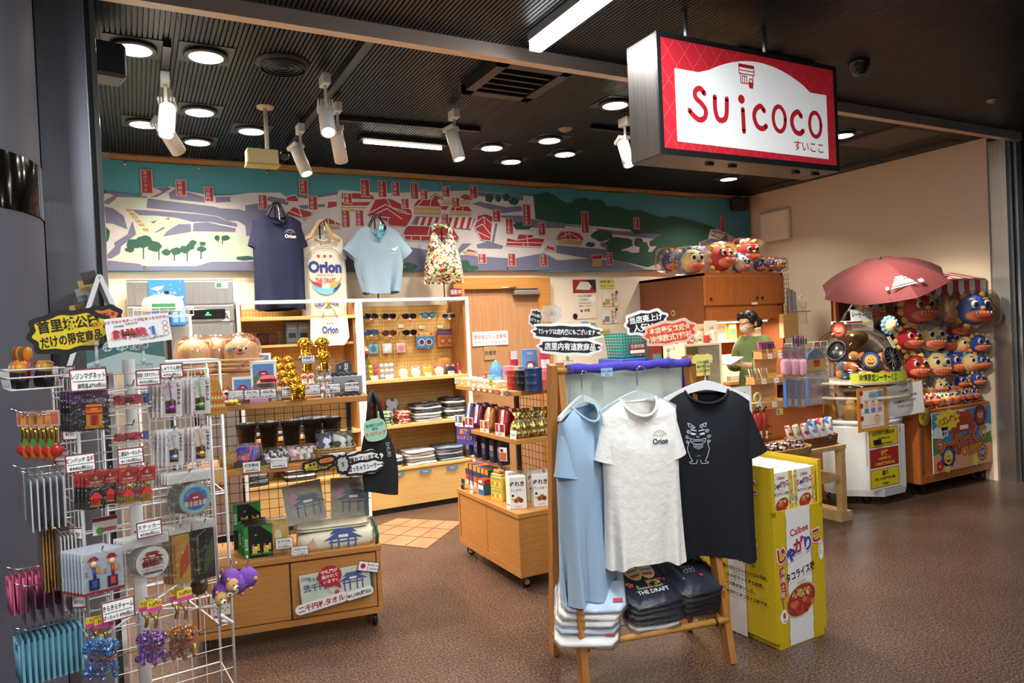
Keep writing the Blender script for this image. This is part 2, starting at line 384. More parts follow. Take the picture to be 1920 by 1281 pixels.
# ================================================================ ceiling fittings
lampm=mat('lamp_diffuser','#fff8ec',.5,em=14);ringm=mat('lamp_ring','#3a3b40',.4,.3)
proto=None
DLL=['large round downlight next to the black corner loudspeaker','large round downlight right of the corner loudspeaker one','round downlight just behind the tall white double spotlight','round downlight left of the white double spotlight',
'round downlight nearest the wall banner on the left side','round downlight beside the yellow camera box','round downlight left of the middle group of four','round downlight of the middle group closest to the banner',
'round downlight of the middle group closest to the shop front','round downlight on the right of the middle group','lone round downlight beside the hanging sign box','lone round downlight over the back right corner','round downlight peeking out right of the hanging sign','added round downlight, unseen behind the hanging sign box']
for i,p in enumerate(DLP):
 if proto is None:
  t=proto=thing('ceiling_downlight',DLL[0],'downlight',(p.x,p.y,CEIL),0,'round ceiling downlights')
  b=MB();b.box(-.13,.13,-.13,.13,-.004,0,ringm);b.lathe([(.085,-.004),(.105,-.006),(.108,-.018),(.1,-.022),(.083,-.022)],ringm,28);b.obj('housing',t)
  MB().lathe([(.083,-.020),(.05,-.024),(0.0001,-.025)],lampm,28).obj('diffuser',t)
 else:dup(proto,(p.x,p.y,CEIL),label=DLL[i])
p=atz(530,118,CEIL);b=MB();gm=mat('grille_black','#26272c',.5,.4);b.lathe([(.001,-.03),(.09,-.028),(.13,-.016),(.145,-.004),(.145,0)],gm,32)
for r in(.03,.06,.09,.115):b.lathe([(r,-.034),(r+.006,-.034),(r+.006,-.01)],gm,32)
solo('round_ceiling_vent',b,'unlit dark round grille in the ceiling left of the track','vent',(p.x,p.y,CEIL))
t=thing('air_conditioner_cassette','dark square air outlet box hanging from the ribbed ceiling','air vent',(2.03,3.62,CEIL))
b=MB();m=mat('dark_duct','#23252b',.4,.4);w_=.23;h_=.27
b.box(-w_,w_,-h_,h_,-.02,0,m)
for q in((-w_,-w_+.06,-h_,h_),(w_-.06,w_,-h_,h_),(-w_,w_,-h_,-h_+.07),(-w_,w_,h_-.07,h_)):b.box(*q,-.06,-.02,m)
b.obj('frame',t);b=MB()
for i in range(5):b.box(-w_+.06,w_-.06,-.19+i*.085,-.17+i*.085,-.05,-.02,mat('brown_duct','#1d1b1b',.5))
b.obj('louver',t)
# tracks
def track(a,c,label,name='light_track'):
 b=MB();b.beam(a,c,.036,.03,K('#15161a',.35));return solo(name,b,label,'track',(0,0,0))
track((1.1,3.4,2.985),(1.1,5.5,2.985),'black lighting track running from shop front towards the banner')
track((1.2,4.75,2.985),(2.3,4.68,2.985),'black lighting track parallel to the banner near the tube')
track((3.05,4.34,2.985),(3.5,4.33,2.985),'short black lighting track behind the hanging sign')
track((3.7,3.5,2.985),(4.5,3.5,2.985),'added black lighting track hidden behind the hanging sign')  # this track and the next are added to carry the unseen spots
track((3.0,2.85,2.985),(3.6,2.85,2.985),'short added lighting track, unseen just behind the hanging sign box')
track((.21,3.85,2.985),(.21,4.75,2.985),'black lighting track above the double white spotlight')
sl=['white spotlight with yellowish lit barrel, upper of the stacked pair','white track spotlight shining forward, top of the middle track','white track spotlight below and right of the bright forward one','white track spotlight lowest of the middle track, over the banner',
'white track spotlight beside the lit tube','white track spotlight half beside the hanging sign','left added white track spotlight, hidden behind the hanging sign','right added white track spotlight, hidden behind the hanging sign','added white spotlight, unseen between the hanging sign and the shop front beam']
wp=mat('spot_white','#d9d6cf',.4);lens=mat('spot_lens','#fff6e2',.3,em=30)
def spot(loc,aim,label):
 t=thing('track_spotlight',label,'spotlight',(loc[0],loc[1],2.97),0,'white track spotlights')
 MB().box(-.022,.022,-.05,.05,-.06,0,wp,.004).obj('adapter',t)
 h=Vector((0,0,loc[2]-2.97));d=(Vector(aim)-Vector(loc)).normalized()
 MB().tube([(0,0,-.06),h+Vector((0,0,.03)),h],.009,wp,8).obj('arm',t)
 hd=MB(Matrix.Translation(h)@d.to_track_quat('Z','Y').to_matrix().to_4x4())
 hd.lathe([(.0001,-.1),(.035,-.1),(.042,-.09),(.042,.1),(.036,.1),(.033,.075)],wp,20)
 for k in range(6):hd.box(-.044+k*.0155,-.036+k*.0155,-.042,.042,-.125,-.1,wp)
 o=hd.obj('lamp_head',t)
 l=MB(hd.T);l.lathe([(.034,.078),(.0001,.082)],lens,20);l.obj('lens',o);return t
for(a,c),l in zip(SPOTS,sl):spot(a,c,l)
spot((.235,4.50,2.70),(.9,5.4,1.8),'white spotlight turned away, lower of the stacked pair')
# recessed tube along the back
t=thing('ceiling_tube_light','lit tube lamp set in a dark slot near the banner','tube light',(1.88,5.15,2.97))
MB().box(-.34,.34,-.06,.06,.0,.03,K('#15161a')).obj('housing',t);MB().tube([(-.31,0,-.012),(.31,0,-.012)],.013,mat('tube_glow','#fff4dd',.5,em=9),10).obj('tube',t)
light('slot_tube_lamp','AREA',(1.88,5.15,2.94),10,shape='RECTANGLE',size=.6,size_y=.03)
# hanging linear luminaire in front
t=thing('linear_luminaire','long bright white linear lamp hanging under the front ceiling','lamp',(1.85,1.6,2.96))
MB().box(-.034,.034,-1.5,1.5,-.005,.04,mat('lamp_alloy','#c9cdd2',.3,.6)).obj('housing',t);MB().box(-.032,.032,-1.49,1.49,-.055,-.005,mat('linear_glow','#f4f8ff',.5,em=9)).obj('diffuser',t)
# yellow camera box on a stem
p=atz(497,200,CEIL)
t=thing('ceiling_camera','cream camera box on a stem below the ceiling','camera',(p.x,p.y,CEIL));cm=mat('camera_cream','#cfc48a',.45)
MB().lathe([(.0001,-.012),(.05,-.012),(.055,0)],mat('camera_base','#b89f86',.5),20).obj('base',t);MB().bar((0,0,-.01),(0,0,-.28),.013,wp,10).obj('stem',t)
MB().box(-.13,.06,-.05,.05,-.38,-.28,cm,.006).box(-.135,.065,-.055,.055,-.385,-.37,mat('camera_rim','#b09a50',.4)).obj('body',t);MB().ball((.1,-.03,-.31),.03,K('#161616',.3)).obj('lens',t)
# speakers
def speaker(loc,rz,label,s=1):
 t=thing('wall_loudspeaker',label,'loudspeaker',loc,rz,'small black loudspeakers')
 MB().box(-.1*s,.1*s,-.07*s,.07*s,-.14*s,.0,K('#141416',.45),.012*s).obj('cabinet',t);MB().box(-.09*s,.09*s,-.076*s,-.07*s,-.13*s,-.01*s,K('#1e1e20',.8)).obj('grille',t)
 MB().bar((0,.02,0),(0,.02,.08*s),.012,K('#202020')).obj('bracket',t);return t
p=W.at(-.12,1388,372);speaker((p.x-.02,p.y,p.z),-.5,'small black loudspeaker in the top right corner over the banner')
p=atz(203,70,2.99);speaker((p.x-.055,p.y-.05,2.93),.2,'black loudspeaker by the steel column under the ceiling',1.15)
p=atz(1610,118,CEIL);b=MB();b.lathe([(.0001,-.075),(.03,-.072),(.05,-.05),(.055,-.03),(.06,-.028),(.062,0)],K('#101114',.3),24)
solo('dome_camera',b,'black dome camera on the dark ceiling right of the sign','camera',(p.x,p.y,CEIL))
p=atz(1862,188,CEIL);solo('ceiling_sprinkler',MB().lathe([(.0001,-.02),(.02,-.02),(.045,-.004),(.045,0)],mat('dull_nickel','#8a8078',.4,.7),20),'small round metal sprinkler cap on the far right ceiling','sprinkler',(p.x,p.y,CEIL))
p=atz(1060,242,CEIL);solo('smoke_detector',MB().lathe([(.0001,-.02),(.025,-.02),(.05,-.006),(.055,0)],mat('dull_nickel'),20),'tiny round detector on the ceiling over the middle downlights','detector',(p.x,p.y,CEIL))
p=atz(1670,258,CEIL);solo('ceiling_hatch',MB().box(-.3,.3,-.3,.3,-.008,0,mat('hatch_brown','#3a332e',.5)).box(-.27,.27,-.27,.27,-.011,-.008,mat('hatch_panel','#423a34',.5)),'flat brown access hatch in the ceiling right of the sign','hatch',(p.x,p.y,CEIL))
b=MB()
for i in range(3):b.box(-.1,.1,-1.1+i*.75,-.42+i*.75,-.006,0,mat('vent_black','#1c1a19',.5));b.box(-.07,.07,-1.07+i*.75,-.45+i*.75,-.009,-.006,K('#2b2724'))
solo('slot_vent',b,'dark slotted air vent along the right wall at the ceiling','vent',(6.45,4.75,CEIL))
# electrical box on the right wall
RW=Fr(6.615,6.2,-90)
a=RW.at(-.04,1428,398);c=RW.at(-.04,1478,450)
t=thing('fuse_box','cream metal box mounted high on the right wall','electrical box',RW.at(-.04,1453,424),RW.yaw)
hw,hh=.2,.17;MB().box(-hw,hw,-.02,.036,-hh,hh,mat('box_cream','#e5d9c4',.5),.006).obj('body',t);MB().box(-hw+.015,hw-.015,-.028,-.02,-hh+.015,hh-.015,mat('box_door','#eadfcb',.45),.003).obj('door',t)
# ================================================================ hanging shop sign
t=thing('hanging_shop_sign','large red and white light box sign hanging at the shop front','shop sign',(2.74,2.5,2.27))
sw,sh,sd=.606,.555,.22;bz=mat('bronze_steel','#5d564f',.4,.8,kind='brush',c2='#4f4842')
MB().box(-sw,sw,.012,sd,0,sh,bz,.004).obj('housing',t)
b=MB()
for q in((-sw,sw,0,.03),(-sw,sw,sh-.022,sh),(-sw,-sw+.022,.03,sh-.022),(sw-.022,sw,.03,sh-.022)):b.box(q[0],q[1],0,.014,q[2],q[3],K('#1b1a19',.35))
b.obj('front_frame',t)
b=MB();y0=.004;sr=mat('sign_red','#b8202c',.45,em=.1);swh=mat('sign_white','#e9e7e3',.45,em=.16);sl_=K('#d9606a');X0,X1,Z0,Z1=-sw+.022,sw-.022,.03,sh-.022
b.rect(X0,X1,Z0,Z1,sr,y0)
def clipl(p,q):
 T=[0,1];dx,dz=q[0]-p[0],q[1]-p[1]
 for pp,qq in((-dx,p[0]-X0),(dx,X1-p[0]),(-dz,p[1]-Z0),(dz,Z1-p[1])):
  if pp==0:continue
  r=qq/pp
  if pp<0:T[0]=max(T[0],r)
  else:T[1]=min(T[1],r)
 return None if T[0]>=T[1]else((p[0]+dx*T[0],p[1]+dz*T[0]),(p[0]+dx*T[1],p[1]+dz*T[1]))
for i in range(-12,26):
 for sg in(1,-1):
  l=clipl((X0+i*.1,Z0 if sg>0 else Z1),(X0+i*.1+.6,(Z0 if sg>0 else Z1)+sg*.78))
  if l:b.line(l,.0018,sl_,y0-.0006)
P=[(-.505,.066),(.525,.06),(.525,.395),(.40,.395)]
P+=[(.40-.73*k/18,.395+.105*math.sin(PI*k/18)**.8)for k in range(1,18)]+[(-.36,.40),(-.505,.40)]
b.poly(P,swh,y0-.0012)
y1=y0-.002;sk=mat('sign_ink','#b41c28',.5,em=.06);TH=.026
def stroke(pts,th=TH):
 q=[]
 P=[Vector(p)for p in pts]
 for i in range(len(P)-1):
  a,bb,c,d=P[max(i-1,0)],P[i],P[i+1],P[min(i+2,len(P)-1)]
  for j in range(5):
   tt=j/5;q.append(.5*((2*bb)+(c-a)*tt+(2*a-5*bb+4*c-d)*tt*tt+(3*bb-a-3*c+d)*tt**3))
 q.append(P[-1]);L=[];R=[]
 for i,p in enumerate(q):
  tn=(q[min(i+1,len(q)-1)]-q[max(i-1,0)]).normalized();nn=Vector((-tn.y,tn.x))*th/2;L.append(p+nn);R.append(p-nn)
 n=len(q);b.add([(p.x,y1,p.y)for p in L+R],[(i,n+i,n+i+1,i+1)for i in range(n-1)],sk)
 for p in(q[0],q[-1]):b.disc(p.x,p.y,th/2,sk,y1,10)
# hand drawn letters  s u i c o c o
stroke([(-.33,.305),(-.355,.325),(-.385,.31),(-.385,.28),(-.35,.255),(-.325,.225),(-.335,.19),(-.37,.178),(-.41,.2),(-.425,.215)])
stroke([(-.265,.295),(-.265,.235),(-.25,.195),(-.22,.19),(-.195,.215),(-.188,.295)])
stroke([(-.085,.255),(-.083,.15)]);b.disc(-.092,.305,.022,sk,y1,16)
stroke([(.06,.265),(.035,.285),(.0,.262),(-.01,.225),(.01,.185),(.045,.175),(.07,.19)])
def oo(cx,cz):stroke([(cx+.043*math.cos(a),cz+.062*math.sin(a))for a in[2*PI*k/14 for k in range(15)]],.022)
oo(.165,.235)
stroke([(.325,.265),(.3,.285),(.265,.262),(.255,.225),(.275,.185),(.31,.175),(.335,.19)])
oo(.43,.232)
b.text('すいここ',.375,.112,.058,sk,y1,bold=.012)
# little shop pictogram
for q in([(-.1,.43),(-.1,.475),(.0,.475),(.0,.43),(-.1,.43)],[(-.1,.463),(0,.463)],[(-.1,.447),(0,.447)],[(-.092,.43),(-.092,.385),(-.04,.385)],[(-.008,.43),(-.008,.40)],[(-.08,.39),(-.08,.42),(-.05,.42),(-.05,.39)],[(-.065,.39),(-.065,.42)],[(-.035,.395),(-.03,.41),(-.015,.41),(-.01,.395)]):b.line(q,.005,sk,y1)
b.poly([(-.04,.395),(-.005,.395),(-.01,.365),(-.035,.365)],sk,y1)
b.rect(-.1,0,.464,.474,sk,y1)
b.obj('face_panel',t)
for x in(-.33,.2):MB().bar((x,.11,sh),(x,.11,.73),.011,STEEL,8).obj('hanger_rod',t)
for x in(-.25,-.1,.35,.5):MB().box(x-.02,x+.02,.06,.08,-.012,0,K('#161616')).obj('latch',t)
# ================================================================ map banner along the back wall
BV=-.06
t=thing('map_banner','long printed map banner of castle grounds under a teal sky on the back wall','banner',(0,6.14,0))
BX0,BX1,BZ0,BZ1=-.2,6.57,2.095,2.945
fab=dict(rough=.75,bump=.25,sc=3)
def fb(n,c):return mat('banner_'+n,c,**fab)
b=MB();N_=90
b.surf(lambda u,v:(BX0+(BX1-BX0)*u,.012+.004*math.sin(u*60),BZ0-.012*(.5+.5*math.sin(u*21+1))*(1-v)+(BZ1-BZ0)*v-.012*abs(math.sin(u*PI*6.5))*v),N_,2,fb('teal','#3c7d8c'))
b.obj('cloth',t)
b=MB();LY=[0]
def P0(p):return W.uz(BV,*p)
def Z1(p):return(180+p[0]/5.57,290+p[1]/5.57)
def Z2(p):return(460+p[0]/4.0025,300+p[1]/4.0025)
def Z3(p):return(640+p[0]/4.571,310+p[1]/4.571)
def Z4(p):return(1000+p[0]/4.571,330+p[1]/4.571)
def clampz(q):return(min(max(q[0],BX0+.005),BX1-.005),min(max(q[1],BZ0+.002),BZ1-.01))
def art(pts,m,f=None,lay=0):
 LY[0]+=1;b.poly([clampz(P0(f(p)if f else p))for p in pts],m,.006-lay*.0009-LY[0]*8e-6)
def dots(lst,m,f=None,lay=0):
 for x,y,r,*ry in lst:
  ry=ry[0]if ry else r
  art([(x+r*(1+.12*math.sin(5*a+x))*math.cos(a),y+ry*(1+.12*math.sin(4*a+y))*math.sin(a))for a in[2*PI*k/14 for k in range(14)]],m,f,lay)
wht,sla,grn,tre,roo,tan_=fb('white','#b3aeb0'),fb('slate','#5d5f77'),fb('sage','#a6b09d'),fb('forest','#1a4638'),fb('roof','#8e2029'),fb('tan','#a08050')
art([(188,362),(262,368),(285,352),(320,349),(350,358),(400,367),(435,366),(470,361),(525,361),(540,371),(590,370),(625,361),(640,356),(720,362),(880,357),(1000,368),(1060,420),(1320,440),(1345,428),(1405,460),(1405,505),(1215,506),(870,511),(191,515)],wht)
art([(225,485),(250,440),(258,405),(330,408),(361,420),(400,430),(462,442),(478,445),(478,486),(395,487),(365,496),(270,496),(200,486)],grn,None,1)
art([(200,375),(238,371),(277,372),(274,390),(215,388)],grn,None,1)
for pts in([(110,385),(530,435),(540,450),(200,440)],[(600,350),(740,335),(790,350),(710,400),(640,440),(560,445),(690,390),(660,365)],[(760,400),(830,355),(1130,440),(1140,500),(830,470),(770,460)],[(1250,440),(1400,440),(1410,490),(1250,500)],
   [(540,455),(720,480),(1230,540),(1300,560),(1500,570),(1650,620),(1660,850),(1570,850),(1560,740),(1480,690),(1380,690),(1270,640),(1060,610),(525,555)],
   [(370,570),(1060,620),(1250,645),(1370,690),(1475,720),(1475,755),(1200,700),(1010,700),(830,655),(640,635),(450,630)],[(1020,715),(1160,705),(1460,770),(1455,805),(1010,800)],[(860,725),(990,725),(995,805),(700,855),(740,800)],
   [(50,530),(180,560),(290,640),(330,780),(180,720),(50,710)],[(380,690),(420,830),(260,960),(250,1030),(160,1085),(75,1080),(200,960),(190,920),(330,830)],[(50,500),(180,430),(220,450),(130,520)],[(570,700),(640,685),(600,720)],[(720,675),(760,655),(770,680)],[(610,815),(700,755),(730,765),(640,810)]):
 art(pts,sla,Z1,2)
for y in(565,605,640,680,720,770):art([(300+(y-560)*.85,y),(360+(y-560)*.85,y),(378+(y-560)*.85,y+28),(320+(y-560)*.85,y+28)],tan_,Z1,2)
for pts in([(0,340),(130,320),(250,360),(350,440),(140,560),(0,500)],[(180,270),(330,300),(320,340),(150,300)],[(400,340),(600,330),(600,350),(420,370)],[(430,270),(600,250),(700,235),(690,260),(560,280),(440,290)]):art(pts,sla,Z2,2)
art([(190,487),(262,495),(268,499),(368,499),(395,491),(478,490),(560,478),(650,470),(760,462),(860,478),(964,485),(1021,474),(1045,488),(1105,485),(1166,490),(1212,505),(870,511),(192,515)],sla,None,2)
for pts in([(1180,310),(1420,360),(1540,345),(1560,390),(1380,410),(1250,370),(1120,330)],[(1290,430),(1540,430),(1660,465),(1920,500),(1920,540),(1560,530),(1400,450)],[(1160,225),(1560,260),(1560,300),(1300,280),(1170,260)],[(1160,680),(1260,650),(1390,690),(1380,715),(1170,710)],[(1040,670),(1120,670),(1010,760),(1000,720)],[(1320,500),(1340,500),(1310,660),(1290,660)]):art(pts,sla,Z3,2)
for pts in([(0,380),(300,430),(540,450),(560,490),(700,500),(1040,540),(1100,500),(960,480),(700,470),(480,440),(140,395)],[(200,595),(640,630),(660,700),(500,710),(200,660)],[(580,560),(700,600),(640,630),(575,600)],[(1430,570),(1660,490),(1690,640),(1450,650)]):art(pts,sla,Z4,2)
dots([(252,457,15,9),(270,453,17,11),(290,462,13,10),(243,468,9,5),(312,473,9,6),(330,471,10,7),(346,468,10,7),(357,462,8,6),(362,455,7,5),(378,467,9,5),(380,457,6,4),(407,446,5,5),(423,446,8,5),(460,484,18,4),(192,440,14,17),(187,360,12,5)],tre,None,3)
for x,y0,y1 in((269,465,486),(298,470,488),(327,475,489),(351,472,490),(377,470,486),(409,448,454),(417,448,458)):art([(x-1.3,y0),(x+1.3,y0),(x+1,y1),(x-1,y1)],tre,None,3)
art([(0,160),(80,150),(170,160),(250,215),(290,235),(340,230),(360,200),(480,225),(520,212),(620,260),(700,255),(800,290),(900,305),(1000,330),(1130,360),(1220,355),(1380,385),(1500,420),(1570,455),(1500,540),(1420,570),(1420,650),(1040,760),(980,780),(760,730),(690,720),(640,650),(800,640),(850,660),(1020,650),(1060,600),(1000,600),(1000,560),(1100,500),(950,490),(870,500),(830,460),(560,430),(300,410),(140,390),(20,370)],tre,Z4,3)
dots([(590,510,95,48),(740,575,120,50),(490,588,40,22),(700,620,70,40),(905,570,40,40),(950,620,40,60),(1720,580,30,35),(1800,590,50,20),(110,170,60,30),(420,220,70,30),(560,240,60,35),(900,330,90,35),(1200,380,90,35)],tre,Z4,3)
dots([(1270,280,36,38),(1345,285,25,30),(1415,275,28,34),(1480,310,45,30),(1555,520,82,34),(580,870,70,35),(1050,860,60,50),(1130,880,50,20)],tre,Z3,3)
wl=K('#b9b3b0')
def roof(pts,f,ridges=()):
 art(pts,roo,f,4)
 for L_ in[list(pts)+[pts[0]]]+list(ridges):b.line([clampz(P0(f(p)))for p in L_],.008,wl,.0002)
 xs=[p[0]for p in pts];ys=[p[1]for p in pts]
for pts in([(0,350),(230,350),(180,400),(0,390)],[(620,360),(860,365),(850,430),(620,420)],[(930,395),(1110,400),(1105,432),(930,427)],[(1060,745),(1150,750),(1145,778),(1060,772)],[(870,305),(1110,300),(1110,335),(870,335)],[(1870,640),(1920,645),(1920,670),(1870,665)]):
 art(pts,tan_,Z3,4);b.line([clampz(P0(Z3((p[0],p[1]))))for p in[((pts[0][0]*.5+pts[3][0]*.5),(pts[0][1]+pts[3][1])/2),((pts[1][0]+pts[2][0])/2,(pts[1][1]+pts[2][1])/2)]],.006,wl,.0002)
for pts in([(220,545),(430,560),(400,595),(220,575)],[(510,718),(590,712),(590,775),(500,775)]):art(pts,tan_,Z4,4)
for pts in([(545,490),(710,490),(710,520),(550,515)],[(430,442),(510,392),(510,410),(440,460)]):art(pts,tan_,Z2,4)
roof([(220,430),(290,290),(390,280),(440,290),(600,380),(610,440),(560,530),(420,520),(380,480),(240,440)],Z3,[[(240,410),(380,335),(500,400),(590,420)],[(250,440),(390,370),(520,460)],[(390,290),(430,360),(560,400)],[(300,440),(420,450)],[(330,520),(330,460)],[(400,520),(400,460)]])
roof([(0,235),(240,235),(290,280),(280,295),(0,290)],Z3);roof([(0,310),(260,310),(230,350),(0,350)],Z3)
roof([(610,350),(660,290),(820,290),(860,360)],Z3,[[(700,292),(650,350)],[(770,292),(760,355)]]);roof([(740,280),(810,235),(870,270),(880,300)],Z3,[[(760,285),(815,250),(860,285)]])
roof([(930,390),(950,345),(1090,350),(1130,400)],Z3,[[(990,348),(970,390)],[(1040,350),(1040,395)]]);roof([(1010,270),(1060,240),(1110,260),(1130,300),(1060,300)],Z3)
roof([(860,345),(930,345),(900,390),(850,380)],Z3)
art([(640,435),(1150,455),(1110,555),(600,505)],sla,Z3,4)
for i in range(17):x=660+i*28;art([(x,445),(x+13,446),(x-12,512+i*2),(x-27,511+i*2)],wl if i%2 else roo,Z3,5);art([(x+13,446),(x+28,446),(x+1,512+i*2),(x-12,511+i*2)],roo if i%2 else wl,Z3,5)
roof([(1140,530),(1170,430),(1240,415),(1300,440),(1280,650),(1200,640)],Z3,[[(1150,490),(1220,440),(1290,500)],[(1140,540),(1210,505),(1280,590)],[(1150,560),(1270,620)],[(1220,440),(1230,505)]])
roof([(530,580),(560,515),(740,520),(960,540),(1010,620),(1000,650),(700,650),(550,640)],Z3,[[(540,600),(980,610)],[(600,610),(600,645)],[(680,610),(680,648)],[(760,525),(740,600)],[(860,530),(860,600)],[(840,610),(840,648)]])
roof([(1410,690),(1420,620),(1500,640),(1520,590),(1650,595),(1640,620),(1750,630),(1710,700)],Z3,[[(1420,660),(1720,665)],[(1500,640),(1640,625)],[(1560,665),(1560,695)],[(1590,600),(1600,690)]])
roof([(1050,740),(1090,715),(1160,735),(1165,750)],Z3);roof([(1740,730),(1770,690),(1830,700),(1820,740)],Z3);roof([(1850,630),(1880,575),(1920,570),(1920,640)],Z3)
roof([(200,540),(240,480),(310,470),(400,490),(440,550)],Z4,[[(300,475),(320,545)],[(230,530),(310,490),(430,560)]]);roof([(100,620),(130,595),(190,600),(190,650)],Z4);roof([(500,680),(590,672),(595,712),(505,718)],Z4)
roof([(310,280),(370,260),(400,290),(400,315),(305,310)],Z2);roof([(290,410),(360,350),(500,390),(500,420),(430,440)],Z2,[[(330,380),(420,420)],[(400,365),(430,435)]])
roof([(530,480),(620,430),(720,480),(720,492)],Z2,[[(620,435),(625,485)],[(570,460),(560,485)],[(670,460),(680,485)]]);roof([(610,370),(620,310),(690,310),(690,350)],Z2)
art([(1520,455),(1570,460),(1660,490),(1600,550),(1500,530)],wl,Z4,4)
for q in([(1530,470),(1650,500)],[(1520,500),(1610,545)],[(1560,480),(1540,520)]):b.line([clampz(P0(Z4(p)))for p in q],.012,sla,.0002)
lr=fb('label','#8a2029')
def lab(x0,y0,x1,y1,s,f):
 P=[P0(f(p))for p in((x0,y0),(x1,y0),(x1,y1),(x0,y1))]
 q0=(min(p[0]for p in P),min(p[1]for p in P));q1=(max(p[0]for p in P),max(p[1]for p in P))
 b.rect(q0[0],q1[0],q0[1],q1[1],wl,-.0006);b.rect(q0[0]+.005,q1[0]-.005,q0[1]+.005,q1[1]-.005,lr,-.0010)
 n=len(s);h=(q1[1]-q0[1])*.9;sz=min(h/n/1.12,(q1[0]-q0[0])*.6);cx=(q0[0]+q1[0])/2-(q1[0]-q0[0])*.12
 b.text(s,cx,(q0[1]+q1[1])/2+(n-1)*h/n/2,h/n/1.08 if h/n/1.08<sz*1.3 else sz*1.25,wl,-.0014,vert=True)
for q in((475,160,585,405,'東のアザナ'),(838,265,940,430,'寝廟殿'),(1135,335,1225,490,'白銀門')):lab(*q,Z1)
for q in((100,262,163,370,'金蔵跡'),(405,150,467,258,'美福門'),(475,270,540,375,'世誇殿')):lab(*q,Z2)
for q in((20,238,90,330,'寄満'),(170,122,240,270,'二階御殿'),(318,135,385,275,'黄金御殿'),(435,143,498,265,'奥書院'),(595,150,658,290,'近習詰所'),(678,208,738,295,'南殿'),(515,285,578,372,'正殿'),(865,182,927,270,'書院'),(950,277,1013,360,'番所'),(1102,172,1163,282,'鎖之間'),(5,385,72,532,'木曳居堂'),(125,382,190,522,'後之御庭'),
(860,415,918,502,'御庭'),(1300,380,1362,487,'奉神門'),(1560,335,1620,515,'首里森御嶽'),(1410,452,1470,588,'下之御庭'),(1690,492,1747,600,'広福門'),(1175,757,1240,843,'供屋'),(1432,755,1492,866,'日影台'),(1705,760,1763,866,'漏刻門')):lab(*q,Z3)
for q in((415,305,470,490,'うぃわち御嶽'),(860,355,908,455,'木曳門'),(628,655,678,760,'瑞泉門'),(1605,345,1640,483,'西のアザナ'),(1492,600,1530,660,'歓会')):lab(*q,Z4)
b.obj('map_print',t)
for i in range(13):MB().lathe([(.006,-.002),(.012,-.003),(.014,.002)],mat('brass_eyelet','#b39a55',.3,1),10,axis='y').obj('grommet',t,(BX0+.2+i*.52,.002,BZ1-.03))
for i in range(6):MB().lathe([(.006,-.002),(.012,-.003),(.014,.002)],mat('brass_eyelet'),10,axis='y').obj('grommet',t,(BX0+.3+i*1.05,.0,BZ0+.03))
# ================================================================ shirts
def tee(name,label,loc,rz,m,sw=.2,bw=.24,L=.7,d=.08,sl=.2,sa=62,neck=.085,nd=.075,amp=.02,seed=1,prints=None,cinch=0,sleeve=True,rib=None,group='t-shirts on display',cuff=.1,taper=0,waves=4,slw=.105):
 t=thing(name,label,'t-shirt',loc,rz,group);r=random.Random(seed);ph=[r.uniform(0,6)for _ in range(4)];n=3.2
 def top(x,front):
  a=abs(x)
  if a<neck:return-(nd if front else .018)*(1-(a/neck)**2)**.6
  return-.055*((a-neck)/(sw-neck))**1.4
 def hw(t_):
  k=min(1,t_*2.2);h=sw+(bw-sw)*k*k*(3-2*k)+taper*t_
  return h*(1-cinch*max(0,t_-.55)/.45)
 def dep(t_):return d*(.3+.7*min(1,t_*4)**.6)
 def F(u,v):
  a=2*PI*u;t_=v;c,s_=math.cos(a),math.sin(a)
  cx=math.copysign(abs(c)**(2/n),c);sy=math.copysign(abs(s_)**(2/n),s_);h=hw(t_);x=h*cx
  zt=top(max(-sw,min(sw,x*sw/h)),s_>0);z=zt+(-L-zt)*t_
  y=-dep(t_)*sy;q=max(0,t_-.4)**1.5*2
  y+=amp*q*(math.sin(waves*a+ph[0])+.6*math.sin((waves*2+1)*a+ph[1]));x+=amp*.7*q*math.cos((waves+1)*a+ph[2])
  z+=.012*q*math.sin(3*a+ph[3])
  if v==0 and abs(x)<neck:y=-math.copysign(.06 if s_>0 else .05,s_)*(1-(abs(x)/neck)**2)**.5
  return(x,y,z)
 MB().surf(F,72,24,m).obj('shirt_body',t)
 def wy(x,z):
  t_=max(0,min(1,(-z)/L));h=hw(t_);return-dep(t_)*max(0,1-(min(abs(x)/h,.98))**n)**(1/n)-.004-amp*max(0,t_-.4)**1.5*2*1.4
 # ribbed collar
 cr=[]
 for i in range(40):
  a=2*PI*i/40;x=neck*math.cos(a);f=math.sin(a)>0
  cr.append((x,-(.062 if f else .052)*math.sin(a),top(x*.999,f)+.002))
 MB().tube(cr,.0065,rib or m,8,closed=True).obj('collar',t)
 if sleeve:
  for sg in(1,-1):
   an=math.radians(sa);dx,dz=math.cos(an)*sg,-math.sin(an);px,pz=-dz*sg,dx*sg # px,pz: across the sleeve
   o=Vector((sg*(sw-.012),0,-.052))-Vector((px,0,pz))*slw;bs=MB()
   def G(u,v):
    a=2*PI*u;rr=slw*(1-v)+cuff*v;rr*=1-.25*max(0,.25-v)*(math.cos(a)>0);k=.045*(1-v)+.05*v+.006*math.sin(3*a+ph[1]+sg)*v
    al=sl*v;w_=rr*math.cos(a)
    return(o.x+dx*al+px*w_,o.y+k*math.sin(a),o.z+dz*al+pz*w_*(1 if sg>0 else 1))
   bs.surf(G,28,8,m);bs.surf(lambda u,v:tuple(Vector(G(u,1.0-.05*v))*1.0+Vector((0,math.copysign(.0025,math.sin(2*PI*u)),0))),28,1,m)
   bs.obj('sleeve',t)
 if prints:
  bp=MB();prints(bp,wy)
  if bp.V:bp.obj('print',t)
 return t
def sub_poly(b,pts,m,wy,k=0):
 b.add([(p[0],wy(p[0],p[1])-k,p[1])for p in pts],[tuple(range(len(pts)))],m)
